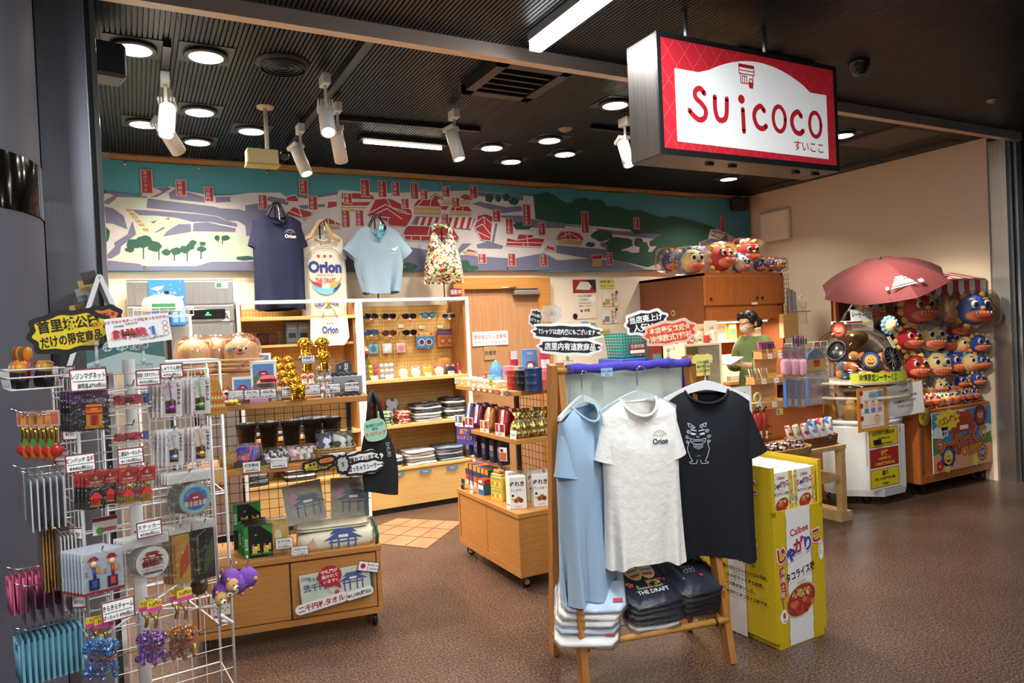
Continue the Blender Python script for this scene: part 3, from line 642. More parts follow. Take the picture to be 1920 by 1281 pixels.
def arcpts(cx,cz,r,a0,a1,n=14,rz=None):return[(cx+r*math.cos(math.radians(a0+(a1-a0)*i/n)),cz+(rz or r)*math.sin(math.radians(a0+(a1-a0)*i/n)))for i in range(n+1)]
def strip(b,P,th,m,wy):
 for a,c in zip(P,P[1:]):
  d=Vector((c[0]-a[0],c[1]-a[1]));n=Vector((-d.y,d.x)).normalized()*th/2
  sub_poly(b,[(a[0]-n.x,a[1]-n.y),(c[0]-n.x,c[1]-n.y),(c[0]+n.x,c[1]+n.y),(a[0]+n.x,a[1]+n.y)],m,wy)
def star(b,cx,cz,r,m,wy):sub_poly(b,[(cx+(r if i%2==0 else r*.42)*math.sin(PI*i/5),cz+(r if i%2==0 else r*.42)*math.cos(PI*i/5))for i in range(10)],m,wy)
def small_logo(cx,cz,s,ink,arc,starc):
 def f(b,wy):
  strip(b,arcpts(cx,cz+.01*s,.045*s,20,160),.004*s,arc,wy);strip(b,arcpts(cx,cz+.01*s,.036*s,30,150),.0025*s,arc,wy)
  for i in(-1,0,1):star(b,cx+i*.017*s,cz+.026*s,.007*s,starc,wy)
  b.text('Orion',cx,cz-.005*s,.045*s,ink,0,bold=.03,sx=1.0,wrapy=wy,fit=.098*s)
 return f
navy,teeblue,teewhite=mat('navy_cotton','#081136',.85,bump=.3,sc=220),mat('sky_cotton','#8fa9bd',.85,bump=.3,sc=220),mat('cream_cotton','#eae5d6',.85,bump=.3,sc=220)
HY=-.28 # plane of the shirts over the display, in front of the back wall
p=W.at(HY,519,404)
def nprint(b,wy):
 small_logo(.085,-.17,.9,WHITE,K('#8b90a8'),K('#c34b5a'))(b,wy)
T1=tee('hanging_t_shirt','navy blue t-shirt with a small white chest word hanging in front of the map banner',p,0,navy,sw=.19,bw=.195,L=.76,d=.07,sl=.2,sa=68,amp=.012,seed=3,prints=nprint,cuff=.085,waves=5)
p=W.at(HY+.09,603,437)
og,oi,red_,yl,cy=K('#a99a5c'),K('#2b3f8c'),K('#c03a3a'),K('#d2b04a'),K('#7cc5d6')
def bigprint(b,wy,s=1,cx=0,cz=-.32):
 for rr,th in((.165,.005),(.145,.003)):strip(b,arcpts(cx,cz,rr*s,15,165,20),th*s,og,wy)
 strip(b,arcpts(cx,cz-.02*s,.155*s,165,375,24,.24*s),.0035*s,og,wy)
 for i in(-1,0,1):star(b,cx+i*.055*s,cz+.075*s,.02*s,red_,wy)
 b.text('Orion',cx,cz-.02*s,.14*s,oi,0,bold=.045,fit=.3*s,wrapy=wy)
 b.text('OKINAWA CRAFT',cx,cz-.097*s,.022*s,red_,0,fit=.16*s,wrapy=wy);b.text('THE DRAFT',cx,cz-.145*s,.065*s,red_,0,fit=.185*s,wrapy=wy,bold=.01)
 def cres(a0,a1,m,r0,r1):sub_poly(b,arcpts(cx,cz-.11*s,.15*s,a0,a1,8,r0*s)+arcpts(cx,cz-.11*s,.15*s,a1,a0,8,r1*s),m,wy,.0004)
 cres(185,255,red_,.10,.065);cres(285,355,yl,.10,.06);cres(215,300,cy,.165,.11);cres(295,335,oi,.165,.12)
 b.text('OKINAWA',cx,cz-.36*s,.06*s,oi,0,bold=.02,fit=.22*s,wrapy=wy)
T2=tee('hanging_t_shirt','cream t-shirt with large beer-label print hanging between two blue shirts',p,0,teewhite,sw=.175,bw=.19,L=.72,d=.06,sl=.17,sa=75,amp=.006,seed=8,prints=lambda b,wy:bigprint(b,wy,.92,0,-.27),cuff=.085,slw=.09)
p=W.at(HY,707,425)
T3=tee('hanging_t_shirt','pale blue t-shirt with tucked-up hem hanging in front of the map banner',p,0,teeblue,sw=.2,bw=.21,L=.57,d=.07,sl=.19,sa=48,amp=.035,seed=5,cinch=.3,cuff=.085,slw=.095,
prints=lambda b,wy:(sub_poly(b,[(.09,-.2),(.13,-.19),(.16,-.175),(.14,-.205),(.12,-.22)],WHITE,wy),strip(b,[(.095,-.235),(.135,-.235)],.004,WHITE,wy)))
hm=mat('hanger_black','#18181b',.35)
def hook_stand(x,y,label,h,m=hm,hang='black'):
 """rod stand with its hanger behind a shirt"""
 p=W.at(HY,x,y);t=thing('shirt_stand',label,'display stand',(p.x,p.y+.02,1.825),0,'rod stands over the shelves');z=p.z-1.825
 MB().bar((0,.04,-.01),(0,.04,z+.08),.006,WIREB).obj('pole',t)
 MB().tube([(-.001,.04,z+.08),(0,-.05,z+.09),(0,-.12,z+.085),(0,-.125,z-.05),(.03,-.125,z-.06)],.006,CHROME).obj('hook',t);return t
def hanger(x0,loc,rz,label,m,w=.4,thick=.012,sag=.09,name='clothes_hanger',hooklen=.06,flat=.03):
 t=thing(name,label,'hanger',loc,rz,'clothes hangers');b=MB()
 for sg in(1,-1):
  P=[(sg*w/2*k,0,-.0-sag*k**1.3)for k in(0,.15,.3,.5,.75,1)]
  V=[]
  for q,k in zip(P,(0,.15,.3,.5,.75,1)):
   hgt=flat*(1-.45*k);V+=[(q[0],-thick,q[2]),(q[0],thick,q[2]),(q[0],thick,q[2]-hgt),(q[0],-thick,q[2]-hgt)]
  b.add(V,[(i*4+k,i*4+(k+1)%4,i*4+4+(k+1)%4,i*4+4+k)for i in range(5)for k in range(4)]+[(20,21,22,23)],m)
 b.obj('shoulder_bar',t)
 MB().tube([(0,0,-.005),(0,0,hooklen*.45)]+[(.022-.022*math.cos(a),0,hooklen*.45+.03+.024*math.sin(a)-.005)for a in[PI*k/8-.3 for k in range(0,9)]],.0028,CHROME if m!=hm else hm,7).obj('hook',t)
 return t
for(x,y,l)in((519,404,'thin rod stand holding up the navy shirt'),(603,437,'thin rod stand holding up the cream printed shirt'),(707,425,'thin rod stand holding up the pale blue shirt'),(833,440,'thin rod stand holding up the floral shopping bag')):hook_stand(x,y,l,0)
def loop_hanger(x,y,label,m,r=.012):
 p=W.at(HY,x,y);t=thing('loop_hanger',label,'hanger',p,0,'hangers of the shirts over the shelves')
 MB().tube([(-.15,0,-.06),(-.09,0,-.035),(-.045,0,.05),(-.02,0,.095),(0,0,.1),(.02,0,.095),(.045,0,.05),(.09,0,-.035),(.15,0,-.06)],r,m,8).obj('arch',t)
loop_hanger(519,404,'black arched hanger inside the navy shirt',hm);loop_hanger(603,437,'padded cream hanger inside the beer-label shirt',mat('padded_cream','#c9a97a',.7),.018);loop_hanger(707,425,'black arched hanger inside the pale blue shirt',hm)
solo('swing_tag',MB().box(-.022,.022,0,.002,-.12,0,K('#3fa4bd')).rect(-.015,.015,-.05,-.02,WHITE,-.001),'turquoise swing tag at the neck of the pale blue shirt','tag',W.at(HY-.1,716,420),0,ry=.25)
# floral shopping bag
p=W.at(HY,828,430)
t=thing('floral_shopping_bag','colourful patterned shopping bag hanging at the right of the shirts','bag',p)
fm=mat('floral_print','#e8e2cc',.7,kind='dots',c2='#e8e2cc,#a9bf72,#e6dcc0,#d6b44e,#22322c,#e9e3d2,#b3302e,#8fae6a,#2c3350,#ece4d0,#d8793c',sc=62)
def bagF(u,v):
 a=2*PI*u;t_=v;w_=.09+.10*min(1,t_*1.25)**.8;zt=-.03-.10*max(0,1-abs(math.cos(a))*1.6)
 z=zt+(-.46-zt)*t_-.03*math.sin(a*2+1)*t_**3;sy=math.sin(a)
 return(math.copysign(abs(math.cos(a))**.7,math.cos(a))*w_,-sy*(.02+.08*math.sin(PI*min(1,t_*.9)))+.012*math.sin(5*a)*t_,z)
b=MB();b.surf(bagF,48,16,fm);o_=bagF;b.surf(lambda u,v:(bagF(u,1)[0]*(1-v),bagF(u,1)[1]*(1-v),bagF(u,1)[2]-.008*v),48,2,fm);b.obj('bag_body',t)
b=MB()
for y in(-.018,.018):
 P=[(-.075,y,-.04),(-.085,y,.02),(-.05,y,.045),(.0,y,.03),(.06,y,.01),(.09,y,-.01),(.085,y,-.04)]
 b.tube(P,.011,fm,8)
b.obj('handle',t);MB().tube([bagF(.25+.25*math.cos(a),0)for a in[PI*k/16 for k in range(17)]],.004,K('#23402f'),6).obj('binding',t)
# wall notices
wallcard('wall_poster',1073,523,1120,597,'wall poster with red top and a brush writing photo beside the door','poster',bg=K('#e3d8c6'),extra=lambda b:(b.rect(-.145,.145,.06,.2,K('#9b2430'),-.001),b.poly([(-.11,.10),(.06,.09),(.12,.17),(-.05,.18)],K('#d9d5cc'),-.0015),b.poly([(.14,.07),(.145,.2),(.03,.2),(.1,.12)],K('#2a2525'),-.0017),b.disc(.1,0,.04,WHITE,-.001),b.text('令和ふれあい御城印',0,.03,.02,BLACK,-.002),b.text('三千五百円',-.02,-.01,.02,BLACK,-.002),
b.text('一枚一枚心を込めて',0,-.045,.018,BLACK,-.002),b.text('手書きしております',0,-.075,.018,BLACK,-.002),b.text('絵書',.02,-.12,.035,BLACK,-.002),b.disc(-.05,-.125,.015,RED,-.002),b.disc(-.13,-.18,.03,BLACK,-.0016)))
wallcard('wall_notice',1124,523,1152,541,'yellow highlighted handwritten note above small wall cards','notice',bg=K('#d9d96a'),lines=[('首里城公園では',.032,BLACK,.02),('売り出しています!!',.032,BLACK,-.025)])
for q,l,c in(((1129,547,1160,574),'small framed calligraphy card, upper of two under the yellow note','#c9a25a'),((1128,580,1160,606),'small framed calligraphy card with blue picture, lower of two','#4f8fb3')):
 wallcard('calligraphy_card',*q,l,'card',bg=K('#e9e0cc'),border=K('#cfc4aa'),extra=lambda b:(b.rect(-.07,-.01,-.06,.0,K(c),-.001),b.text('首里城',.03,.04,.045,RED,-.001,vert=True),b.text('御城印',.07,.04,.03,BLACK,-.001,vert=True),b.disc(.085,.07,.018,K('#8a3a3a'),-.0012),b.disc(-.085,-.05,.02,K('#b98a4a'),-.0012)))
wallcard('wall_notice',1125,617,1143,628,'small yellowish slip on the wall under the calligraphy cards','notice',bg=K('#d8c76a'),lines=[('お知らせ',.03,BLACK,0)])
for q,l,c in(((1056,604,1072,613),'small pale blue slip left on the wall below the poster','#bcd3dc'),((1089,603,1104,612),'small blue and white slip below the poster','#8fb0d8'),((1105,604,1119,612),'small pale green slip below the poster','#cfd9b4')):
 wallcard('wall_slip',*q,l,'notice',bg=K(c),lines=[('案内',.03,BLACK,0)])
a=W.uz(-.02,1060,613);c_=W.uz(-.02,862,700)
wallcard('wall_plate',843,541,866,555,'dark red no-photo plate half hidden behind the floral bag','sign',v=-.1,bg=K('#7c2430'),lines=[('撮影中',.05,WHITE,0)])
# ================================================================ soft goods helpers
def cushion(b,w,d,h,m,n=5,seed=0,wob=0,c=(0,0,0),flat=.0,nu=28):
 r=random.Random(seed);ph=[r.uniform(0,6)for _ in range(3)]
 pr=[(0,flat),(.6,flat*.5),(.92,0),(1,.25),(1,.6),(.95,.88),(.7,1),(0,1+.08)]
 def f(u,v):
  k=min(int(v*7+1e-6),6);t=v*7-k;R=pr[k][0]*(1-t)+pr[k+1][0]*t;Z=pr[k][1]*(1-t)+pr[k+1][1]*t
  a=2*PI*u;cx,sy=math.cos(a),math.sin(a);q=(abs(cx)**n+abs(sy)**n)**(-1/n)
  wz=wob*(math.sin(3*a+ph[0])+math.sin(5*a*R+ph[1])*.7)*R*(Z>.1);wr=1+wob*2*math.sin(4*a+ph[2])
  return(c[0]+w/2*cx*q*R*wr,c[1]+d/2*sy*q*R*wr,c[2]+h*Z+wz)
 return b.surf(f,nu,7,m)
def folded(name,label,m,w,d,h,loc,rz,group,prints=None,film=True,seed=0,cat='folded shirt',rx=0):
 t=thing(name,label,cat,loc,rz,group,rx=rx)
 b=MB();cushion(b,w,d,h*.85,m,8,seed,.0028)
 if prints:b.T=Matrix.Translation((0,0,h*.9+.0035))@Matrix.Rotation(-PI/2,4,'X');prints(b);b.T=None
 b.obj('folded_cloth',t)
 if film:
  b=MB();cushion(b,w+.014,d+.022,h*1.0,FILM,9,seed+3,.0045,c=(0,0,-.0005));b.obj('plastic_sleeve',t)
 return t
# ================================================================ white framed shelf display along the back
DF=Fr(0,5.8)
frm=mat('white_enamel','#f1efe8',.35)
def bay(name,x0,x1,label,shelves,base_top):
 t=thing(name,label,'display shelf',(x0,5.8,0));w=x1-x0
 b=MB();b.box(0,.028,0,.03,0,1.83,frm,.002);b.box(w-.028,w,0,.03,0,1.83,frm,.002);b.box(0,.028,.35,.38,0,1.83,frm);b.box(w-.028,w,.35,.38,0,1.83,frm)
 b.box(.028,w-.028,0,.03,1.802,1.83,frm,.002);b.box(0,.028,.03,.35,1.802,1.83,frm);b.box(w-.028,w,.03,.35,1.802,1.83,frm);b.obj('frame',t)
 b=MB();b.box(.028,w-.028,.34,.352,.05,1.78,PEG);hole=mat('peg_hole_backlit','#e9dfc2',.6);hd=mat('peg_hole_dark','#6a4a22',.6)  # pale holes paint the light coming from behind the board
 n=int((w-.1)/.026)
 for i in range(n):
  for k in range(40):
   z=.46+k*.034;x=.05+i*.026
   if z<1.76:b.disc(x,z,.0045,hole if(z>1.5 or .8<z<1.1)else hd,.3385,6)
 b.obj('pegboard',t)
 b=MB();sm=mat('side_panel_wood','#a9763c',.5,kind='woodz',c2='#94632f');b.box(w-.045,w-.029,.03,.34,.05,1.8,sm).obj('side_panel',t);MB().box(.029,.04,.03,.34,.05,1.8,sm).obj('side_panel',t)
 for z in shelves:MB().box(.03,w-.03,.0,.335,z-.028,z,WOODL,.002).obj('shelf',t)
 MB().box(.03,w-.03,.012,.34,.05,base_top-.02,WOODL).box(.028,w-.028,.0,.34,base_top-.022,base_top,WOODL,.002).box(.03,w-.03,.03,.34,0,.05,BLACK).obj('base_cabinet',t)
 return t
bay('display_bay',.70,1.655,'white framed shelf bay on the left, behind the golden lion figures',(1.70,1.14,.75),.38)
bay('display_bay',1.66,2.66,'white framed shelf bay with sunglasses on a pegboard beside the door',(1.14,.75),.38)
# sunglasses on the pegboard
gl={}
def sunglasses(loc,label,lens,frame,rz=0,s=1,white=False):
 t=thing('sunglasses',label,'sunglasses',loc,rz,'sunglasses on the pegboard')
 lm=mat('lens_'+lens,'#'+lens,.08,.3,coat=.5);fm_=mat('frame_'+frame,'#'+frame,.25)
 b=MB();b.tube([(-.068*s,-.09,.012),(-.03*s,-.1,.022),(0,-.1,.016),(.03*s,-.1,.022),(.068*s,-.09,.012)],.0045,fm_,6)
 for sg in(1,-1):b.tube([(sg*.034*s+.03*s*math.cos(a)*(1.05),-.098+.004*math.cos(a)*sg,.022*math.sin(a))for a in[2*PI*k/14 for k in range(14)]],.0035,fm_,6,True)
 b.obj('frame',t);b=MB()
 for sg in(1,-1):b.lathe([(.0001,-.004),(.02,-.002),(.03,.002)],lm,16,(sg*.034*s,-.1,0),'y',sx=1.02,sy=1)if False else b.add([(sg*.034*s,-.106,0)]+[(sg*.034*s+.03*s*math.cos(a),-.1,.022*math.sin(a))for a in[2*PI*k/14 for k in range(14)]],[(0,1+(k+1)%14,1+k)for k in range(14)],lm,True)
 b.obj('lens',t);b=MB()
 for sg in(1,-1):b.tube([(sg*.068*s,-.09,.01),(sg*.07*s,-.02,.008),(sg*.066*s,.02,-.02)],.003,fm_,6)
 b.obj('temple',t)
 MB().box(-.012,.012,-.112,-.11,-.045,-.018,K('#b03a35')).box(-.009,.009,-.1125,-.112,-.034,-.022,WHITE).obj('price_tag',t)
 return t
SG=[(688,594,'23252b','1a1a1a'),(722,594,'15161a','101010'),(760,594,'1b1c20','161616'),(796,592,'3f86a8','15181a'),(833,593,'2a2a2c','8a8a88'),(689,624,'2a4f8a','141414'),(723,625,'5a2a1e','2a1512'),(761,624,'141518','101010')]
SGL=['dark sunglasses at the left end of the upper row','wide black sunglasses second in the upper row','black sunglasses in the middle of the upper row','sunglasses with mirrored blue lenses in the upper row','slim sunglasses at the right end of the upper row',
'blue tinted sunglasses at the left of the lower row','brown tinted sunglasses in the lower row','black sunglasses at the right end of the lower row']
for(x,y,l,f),lb in zip(SG,SGL):sunglasses(DF.at(.325,x,y)-Vector((0,.01,0)),lb,l,f)
for i,(x,y,l)in enumerate(((752,612,'small white price slip under the middle upper sunglasses'),(791,614,'small white price slip under the mirrored blue sunglasses'),(825,613,'small white price slip under the slim sunglasses'))):
 card('price_slip',.05,.026,l,'price card',DF.at(.33,x,y),0,[('¥1,980',.014,BLACK,0)])
def packet(x,y,w,h,label,bg,extra,fr=DF,v=.3,name='hanging_packet',cat='packet',group=None,rz=None,film=True,rx=-.06):
 t=thing(name,label,cat,fr.at(v,x,y),fr.yaw if rz is None else rz,group,rx=rx)
 b=MB();b.box(-w/2,w/2,0,.003,-h/2,h/2,K(bg));extra(b,w,h);b.obj('insert',t)
 if film:
  b=MB(T=Matrix.Rotation(PI/2,4,'X'));cushion(b,w*1.08,h*1.06,.022,FILM,8,int(x),.001,c=(0,0,-.004));b.obj('clear_pouch',t)
 return t
def kidg(fc,lc,bg2):
 def f(b,w,h):
  b.rect(-w/2,w/2,h*.2,h/2,K(bg2),-.001);b.disc(-w*.35,h*.33,h*.08,RED,-.0015);b.disc(w*.35,h*.33,h*.08,RED,-.0015);b.text('サングラス',0,h*.33,h*.13,WHITE,-.002,fit=w*.55)
  for sg in(1,-1):b.ring(sg*w*.21,-h*.15,w*.19,w*.05,K(fc),-.004,18);b.disc(sg*w*.21,-h*.15,w*.145,K(lc),-.003)
 return f
packet(797,637,.17,.15,'blue packet holding round white-rimmed toy sunglasses','#3d8ec9',kidg('#e9e4ea','#5a1f22','#d9a933'))
packet(836,634,.165,.16,'orange and purple packet holding toy glasses','#cf7a2c',kidg('#8a3d20','#d9903a','#4a3a86'),v=.31)
for x,y,bg,c,l in((700,654,'#7fb6c9','#3d7f9c','small blue square pouch hanging under the sunglasses'),(726,653,'#d7dadb','#f4f4f0','small white square pouch hanging under the sunglasses'),(752,652,'#d9bfc2','#e08a9c','small pink square pouch hanging under the sunglasses')):
 packet(x,y,.085,.085,l,bg,lambda b,w,h:(cushion(MB,0,0,0,0)if False else b.disc(0,-.004,w*.33,K(c),-.0015),b.disc(-w*.2,h*.15,w*.12,K(c),-.0016)))
t=thing('round_case','round flat case striped white, red and black behind the white post','case',DF.at(.2,678,662)+Vector((.0,0,0)),0)
b=MB();R_=.065
def seg(z0,z1,m):
 P=[(math.sqrt(max(0,R_*R_-z*z)),z)for z in[z0+(z1-z0)*k/8 for k in range(9)]];b.prism(P+[(-x,z)for x,z in P[::-1]],0,.02,m)
seg(-R_,-.012,K('#1c1c20'));seg(-.012,.014,K('#a3262c'));seg(.014,R_,K('#cfcac0'));b.obj('shell',t);MB().bar((0,.01,.06),(0,.14,.07),.003,CHROME).obj('peg',t)
SZ=1.14
# golf balls in packs of three, stacked in columns
def ballpack(x,y,label,m,n=1,v=.14):
 u,z=DF.uz(v,x,y)
 t=thing('golf_ball_tube',label,'golf balls',DF.w(u,v,SZ),0,'coloured golf ball tubes on the shelf')
 for k in range(3):b=MB();b.ball((0,0,.023+k*.043),.0213,m,14,10);b.obj('golf_ball',t)
 MB().box(-.023,.023,-.023,.023,0,.13,ACRYL).obj('clear_sleeve',t)
ballpack(684,690,'clear tube of three blue golf balls at the left shelf end',K('#4f9ecb',.3));ballpack(694.5,690,'clear tube of three lime yellow golf balls',K('#c9d93a',.3));ballpack(704,690,'clear tube of three hot pink golf balls',K('#e0468c',.3))
card('price_slip',.06,.035,'white price slip in front of the coloured golf ball tubes','price card',DF.w(DF.uz(.09,702,700)[0],.09,SZ+.019),0,[('ゴルフボール',.012,BLACK,.006),('¥1,650',.012,BLACK,-.009)],rx=-.1)
u0=DF.uz(.15,726,695)[0]
for k in range(3):
 t=thing('golf_ball_box','clear box of white golf balls, %s of its stack of three'%('bottom','middle','top')[k],'golf balls',DF.w(u0,.16+.006*k,SZ+.046*k),0,'white golf ball boxes')
 b=MB()
 for j in range(3):b.ball((-.045+.045*j,0,.0225),.021,K('#eef0f2',.3),14,10)
 b.obj('golf_balls',t);MB().box(-.07,.07,-.023,.023,0,.0445,ACRYL).box(-.06,.06,-.0235,-.023,.004,.012,K('#5c8ec0')).obj('clear_box',t)
card('price_slip',.07,.03,'white price slip leaning on the white golf ball boxes','price card',DF.w(u0+.01,.125,SZ+.018),0,[('¥1,980',.014,BLACK,0)],rx=-.1)
def pouch(x,label,c,c2,ears,v=.15,w=.085,h=.09):
 u=DF.uz(v,x,693)[0];t=thing('animal_pouch',label,'pouch',DF.w(u,v,SZ),0,'small pouches in clear bags on the shelf')
 b=MB(T=Matrix.Rotation(PI/2,4,'X'));cushion(b,w,h*.85,.03,K(c,.8),2.6,int(x),0,c=(0,h*.43,-.015));b.T=None
 if ears=='long':
  for sg in(-.6,.6):b.tube([(sg*.03,0,h*.6),(sg*.045,0,h*.85),(sg*.05,0,h*1.12)],[.012,.014,.006],K(c,.8),8)
 elif ears:
  for sg in(-1,1):b.ball((sg*w*.33,0,h*.8),(.014,.01,.016),K(c2,.8))
 b.obj('plush_pouch',t)
 MB().box(-w*.35,w*.35,-.02,-.018,.0,.03,WHITE).rect(-w*.28,w*.28,.012,.016,BLACK,-.0206).obj('price_tag',t)
 b=MB(T=Matrix.Rotation(PI/2,4,'X'));cushion(b,w*1.12,h*1.25,.04,FILM,8,int(x),.001,c=(0,h*.6,-.02));b.obj('clear_bag',t)
for q in((756,'cream round pouch in a clear bag, first in the row of six','#e9e2c8','#e9e2c8',0),(779,'cream round pouch with blue edge, second in the row of six','#e4e4dc','#8fb4d0',1),(801,'golden yellow round pouch in a clear bag','#d9b55a','#d9b55a',1),(823,'white pouch with a red dot in a clear bag','#ece8e4','#c0363c',1),(844,'dark blue pouch with pink dots in a clear bag','#2c3350','#d98aa8',1),(864,'deep pink pouch with long ears in a clear bag','#c23a56','#c23a56','long')):pouch(*q)
t=thing('orange_pouch','crumpled orange pouch behind the small animal pouches','pouch',DF.w(DF.uz(.26,833,673)[0],.26,SZ));b=MB(T=Matrix.Rotation(PI/2,4,'X'));cushion(b,.14,.15,.04,K('#b8742a'),3,5,.003,c=(0,.075,-.02));b.obj('body',t);MB().bar((0,0,.15),(0,.08,.16),.003,CHROME).obj('peg',t)
# second shelf: towels and folded shirts
Z2s=.75
def stack(n,u,v,z,w,d,h,mats,label,group,rz=0,cat='folded shirt',name='folded_shirt',prints=None,film=True,jit=.01,fr=DF,top=None):
 for k in range(n):
  m=mats[k%len(mats)];r_=rnd.uniform
  pos='topmost' if k==n-1 else('lowest' if k==0 else NTH[k]+' from the bottom')
  folded(name,label%pos,m,w,d,h,fr.w(u+r_(-jit,jit),v+r_(-jit,jit),z+k*h),fr.yaw+rz+r_(-.03,.03),group,(prints if k==n-1 else None),film,k+int(u*100),cat)
dots1=mat('green_white_print','#e2e4d4',.7,kind='dots',c2='#e2e4d4,#6d9a62,#e9e6da,#27384a,#dfe2d0',sc=45);dots2=mat('orange_white_print','#e06a35',.7,kind='dots',c2='#dd5a2c,#f0e8dc,#e2703a,#d9512a',sc=45);dots3=mat('blue_swirl_print','#dfe3e8',.7,kind='dots',c2='#dfe3e8,#3f78b8,#e6e6e6,#d07a4a,#dfe3e8',sc=26);dots4=mat('orange_black_print','#d9421f',.7,kind='dots',c2='#d9421f,#241a18,#dd4a22,#d9421f',sc=26)
uu=lambda x,v,y=780:DF.uz(v,x,y)[0]
stack(5,uu(721,.1),.12,Z2s,.12,.2,.024,[dots1],'green and white patterned cloth pouch, %s of its pile','green patterned pouches',cat='cloth pouch',name='cloth_pouch')
stack(5,uu(754,.1),.12,Z2s,.10,.2,.022,[dots2],'orange and white patterned cloth pouch, %s of its pile','orange patterned pouches',cat='cloth pouch',name='cloth_pouch')
for x,m,l in((709,dots4,'orange and black folded towel standing at the back of the second shelf'),(737,dots3,'white towel with blue swirls standing at the back of the second shelf')):
 solo('hand_towel',cushion(MB(T=Matrix.Rotation(PI/2-.15,4,'X')),.115,.2,.03,m,5,3,.001,c=(0,.1,0)),l,'towel',DF.w(uu(x,.26,750),.29,Z2s))
gtee=mat('grey_tee','#8c93a0',.8);wtee=mat('white_tee','#e2e0da',.8);ntee=mat('dark_navy_tee','#15182b',.8)
def shp(b):b.poly([(-.04,0),(.0,.03),(.05,.01),(.02,-.02)],WHITE,-.001)
stack(6,uu(797,.15)+.0,.16,Z2s,.25,.24,.026,[wtee,gtee,wtee,ntee,wtee,ntee],'navy folded shirt, %s, in the middle pile of second shelf','folded shirts on the second shelf',prints=shp)
stack(7,uu(846,.2)-.0,.18,Z2s,.2,.24,.026,[wtee,ntee,wtee,gtee,ntee,wtee,ntee],'dark folded shirt pile, %s shirt, right end of the second shelf','folded shirts on the second shelf',prints=shp)
def fishp(b):
 for i in range(9):x,z=-.09+.08*(i%3)+rnd.uniform(-.01,.01),-.07+.06*(i//3);b.poly([(x,z),(x+.02,z+.008),(x+.04,z),(x+.02,z-.006)],K('#5a6068'),-.001)
tq=mat('tee_teal_edge','#cfd6d2',.8)
stack(5,uu(786,.12,860),.16,.38,.27,.26,.026,[wtee,tq,wtee],'white fish print folded shirt, %s in the low deck pile','folded shirts on the low deck',prints=fishp,jit=.015)
stack(5,uu(840,.15,860),.17,.38,.25,.26,.026,[gtee,mat('blue_grey_tee','#6f8296',.8),gtee],'blue grey folded shirt, %s in the right low deck pile','folded shirts on the low deck',jit=.015)
stack(4,uu(735,.12,870),.15,.38,.14,.26,.026,[wtee,ntee,gtee,wtee],'mixed folded shirt, %s in the left low deck pile','folded shirts on the low deck',jit=.01)
for i,(x,y)in enumerate(((746,890),(798,884),(848,877))):card('shelf_label',.11,.03,'blue price strip on the deck edge, %s from the left'%NTH[i],'label',DF.at(-.003,x,y),0,[('¥3,300',.016,WHITE,0)],bg=K('#4b7ba6'))
# left bay contents behind the lion figures
for i,(x,y)in enumerate(((548,632),(570,632))):solo('slim_box',MB().box(-.05,.05,0,.05,0,.18,K('#6f7d8c'),.002).rect(-.04,.04,.02,.16,K('#8b98a5'),-.001).rect(-.03,.03,.05,.09,K('#3a4450'),-.0015).text('ICHIBA',0,.13,.02,WHITE,-.002),('left','right')[i]+' grey blue slim box on the shelf behind the tote bag','box',DF.w(DF.uz(.2,x,y)[0],.2,1.48))
b=MB().box(0,.9,.05,.33,1.46,1.48,WOODL);solo('peg_shelf',b,'short pale wooden ledge on the left pegboard behind the figures','shelf',(.73,5.8,0))
for i,(x,c)in enumerate(((493,'#5a2f1c'),(512,'#6b3a20'),(600,'#a8743a'),(645,'#3d3322'))):solo('leather_case',cushion(MB(T=Matrix.Rotation(PI/2,4,'X')),.09,.1,.03,K(c),4,i,0,c=(0,.05,0)),('dark brown leather case left on the peg ledge','brown leather case right of the dark brown one','tan case behind the tote bag','olive case at the right end of the peg ledge')[i],'case',DF.w(DF.uz(.22,x,632)[0],.26,1.48))
for z,x,n,ms,l in((.38,470,5,[ntee,gtee],'low deck left end'),(.38,560,6,[ntee,wtee],'low deck middle'),(.75,500,4,[ntee,wtee,ntee],'second shelf left end'),(.75,590,5,[gtee,ntee],'second shelf right end')):
 stack(n,DF.uz(.15,x,880)[0],.16,z,.24,.26,.026,ms,'dark folded shirt, %s, left bay '+l,'folded shirts in the left bay')
# tote bag hung from the white rail
p=DF.at(-.02,615,572)
t=thing('cream_tote_bag','small cream tote bag with an oval beer emblem hung from the white rail','bag',p)
tm=mat('cream_canvas','#e9e2c6',.8,bump=.3,sc=200);b=MB()
b.prism([(-.145,-.10),(.145,-.10),(.155,-.27),(.11,-.33),(-.125,-.33),(-.155,-.27)],-.03,.0,tm);b.obj('bag_body',t)
b=MB()
for y in(-.032,.002):b.tube([(-.06,y,-.1),(-.045,y,-.03),(0,y*.3,.012),(.045,y,-.03),(.06,y,-.1)],.008,tm,6)
b.obj('handle',t)
b=MB();b.ring(0,-.205,.075,.003,og,-.032,24,.095);b.text('Orion',0,-.2,.08,oi,-.033,bold=.04,fit=.13);b.text('THE DRAFT',0,-.24,.026,red_,-.033,fit=.1)
for i in(-1,0,1):b.disc(i*.02,-.15,.006,red_,-.033,8)
b.obj('print',t)
solo('rail_clip',MB().box(-.02,.02,.0,.05,-.03,.03,mat('clip_tan','#b99a55',.4),.006).ball((0,-.005,.015),.014,mat('clip_tan')),'tan clip ornament on the white rail above the tote bag','clip',p+Vector((-.0,-.02,.0)))
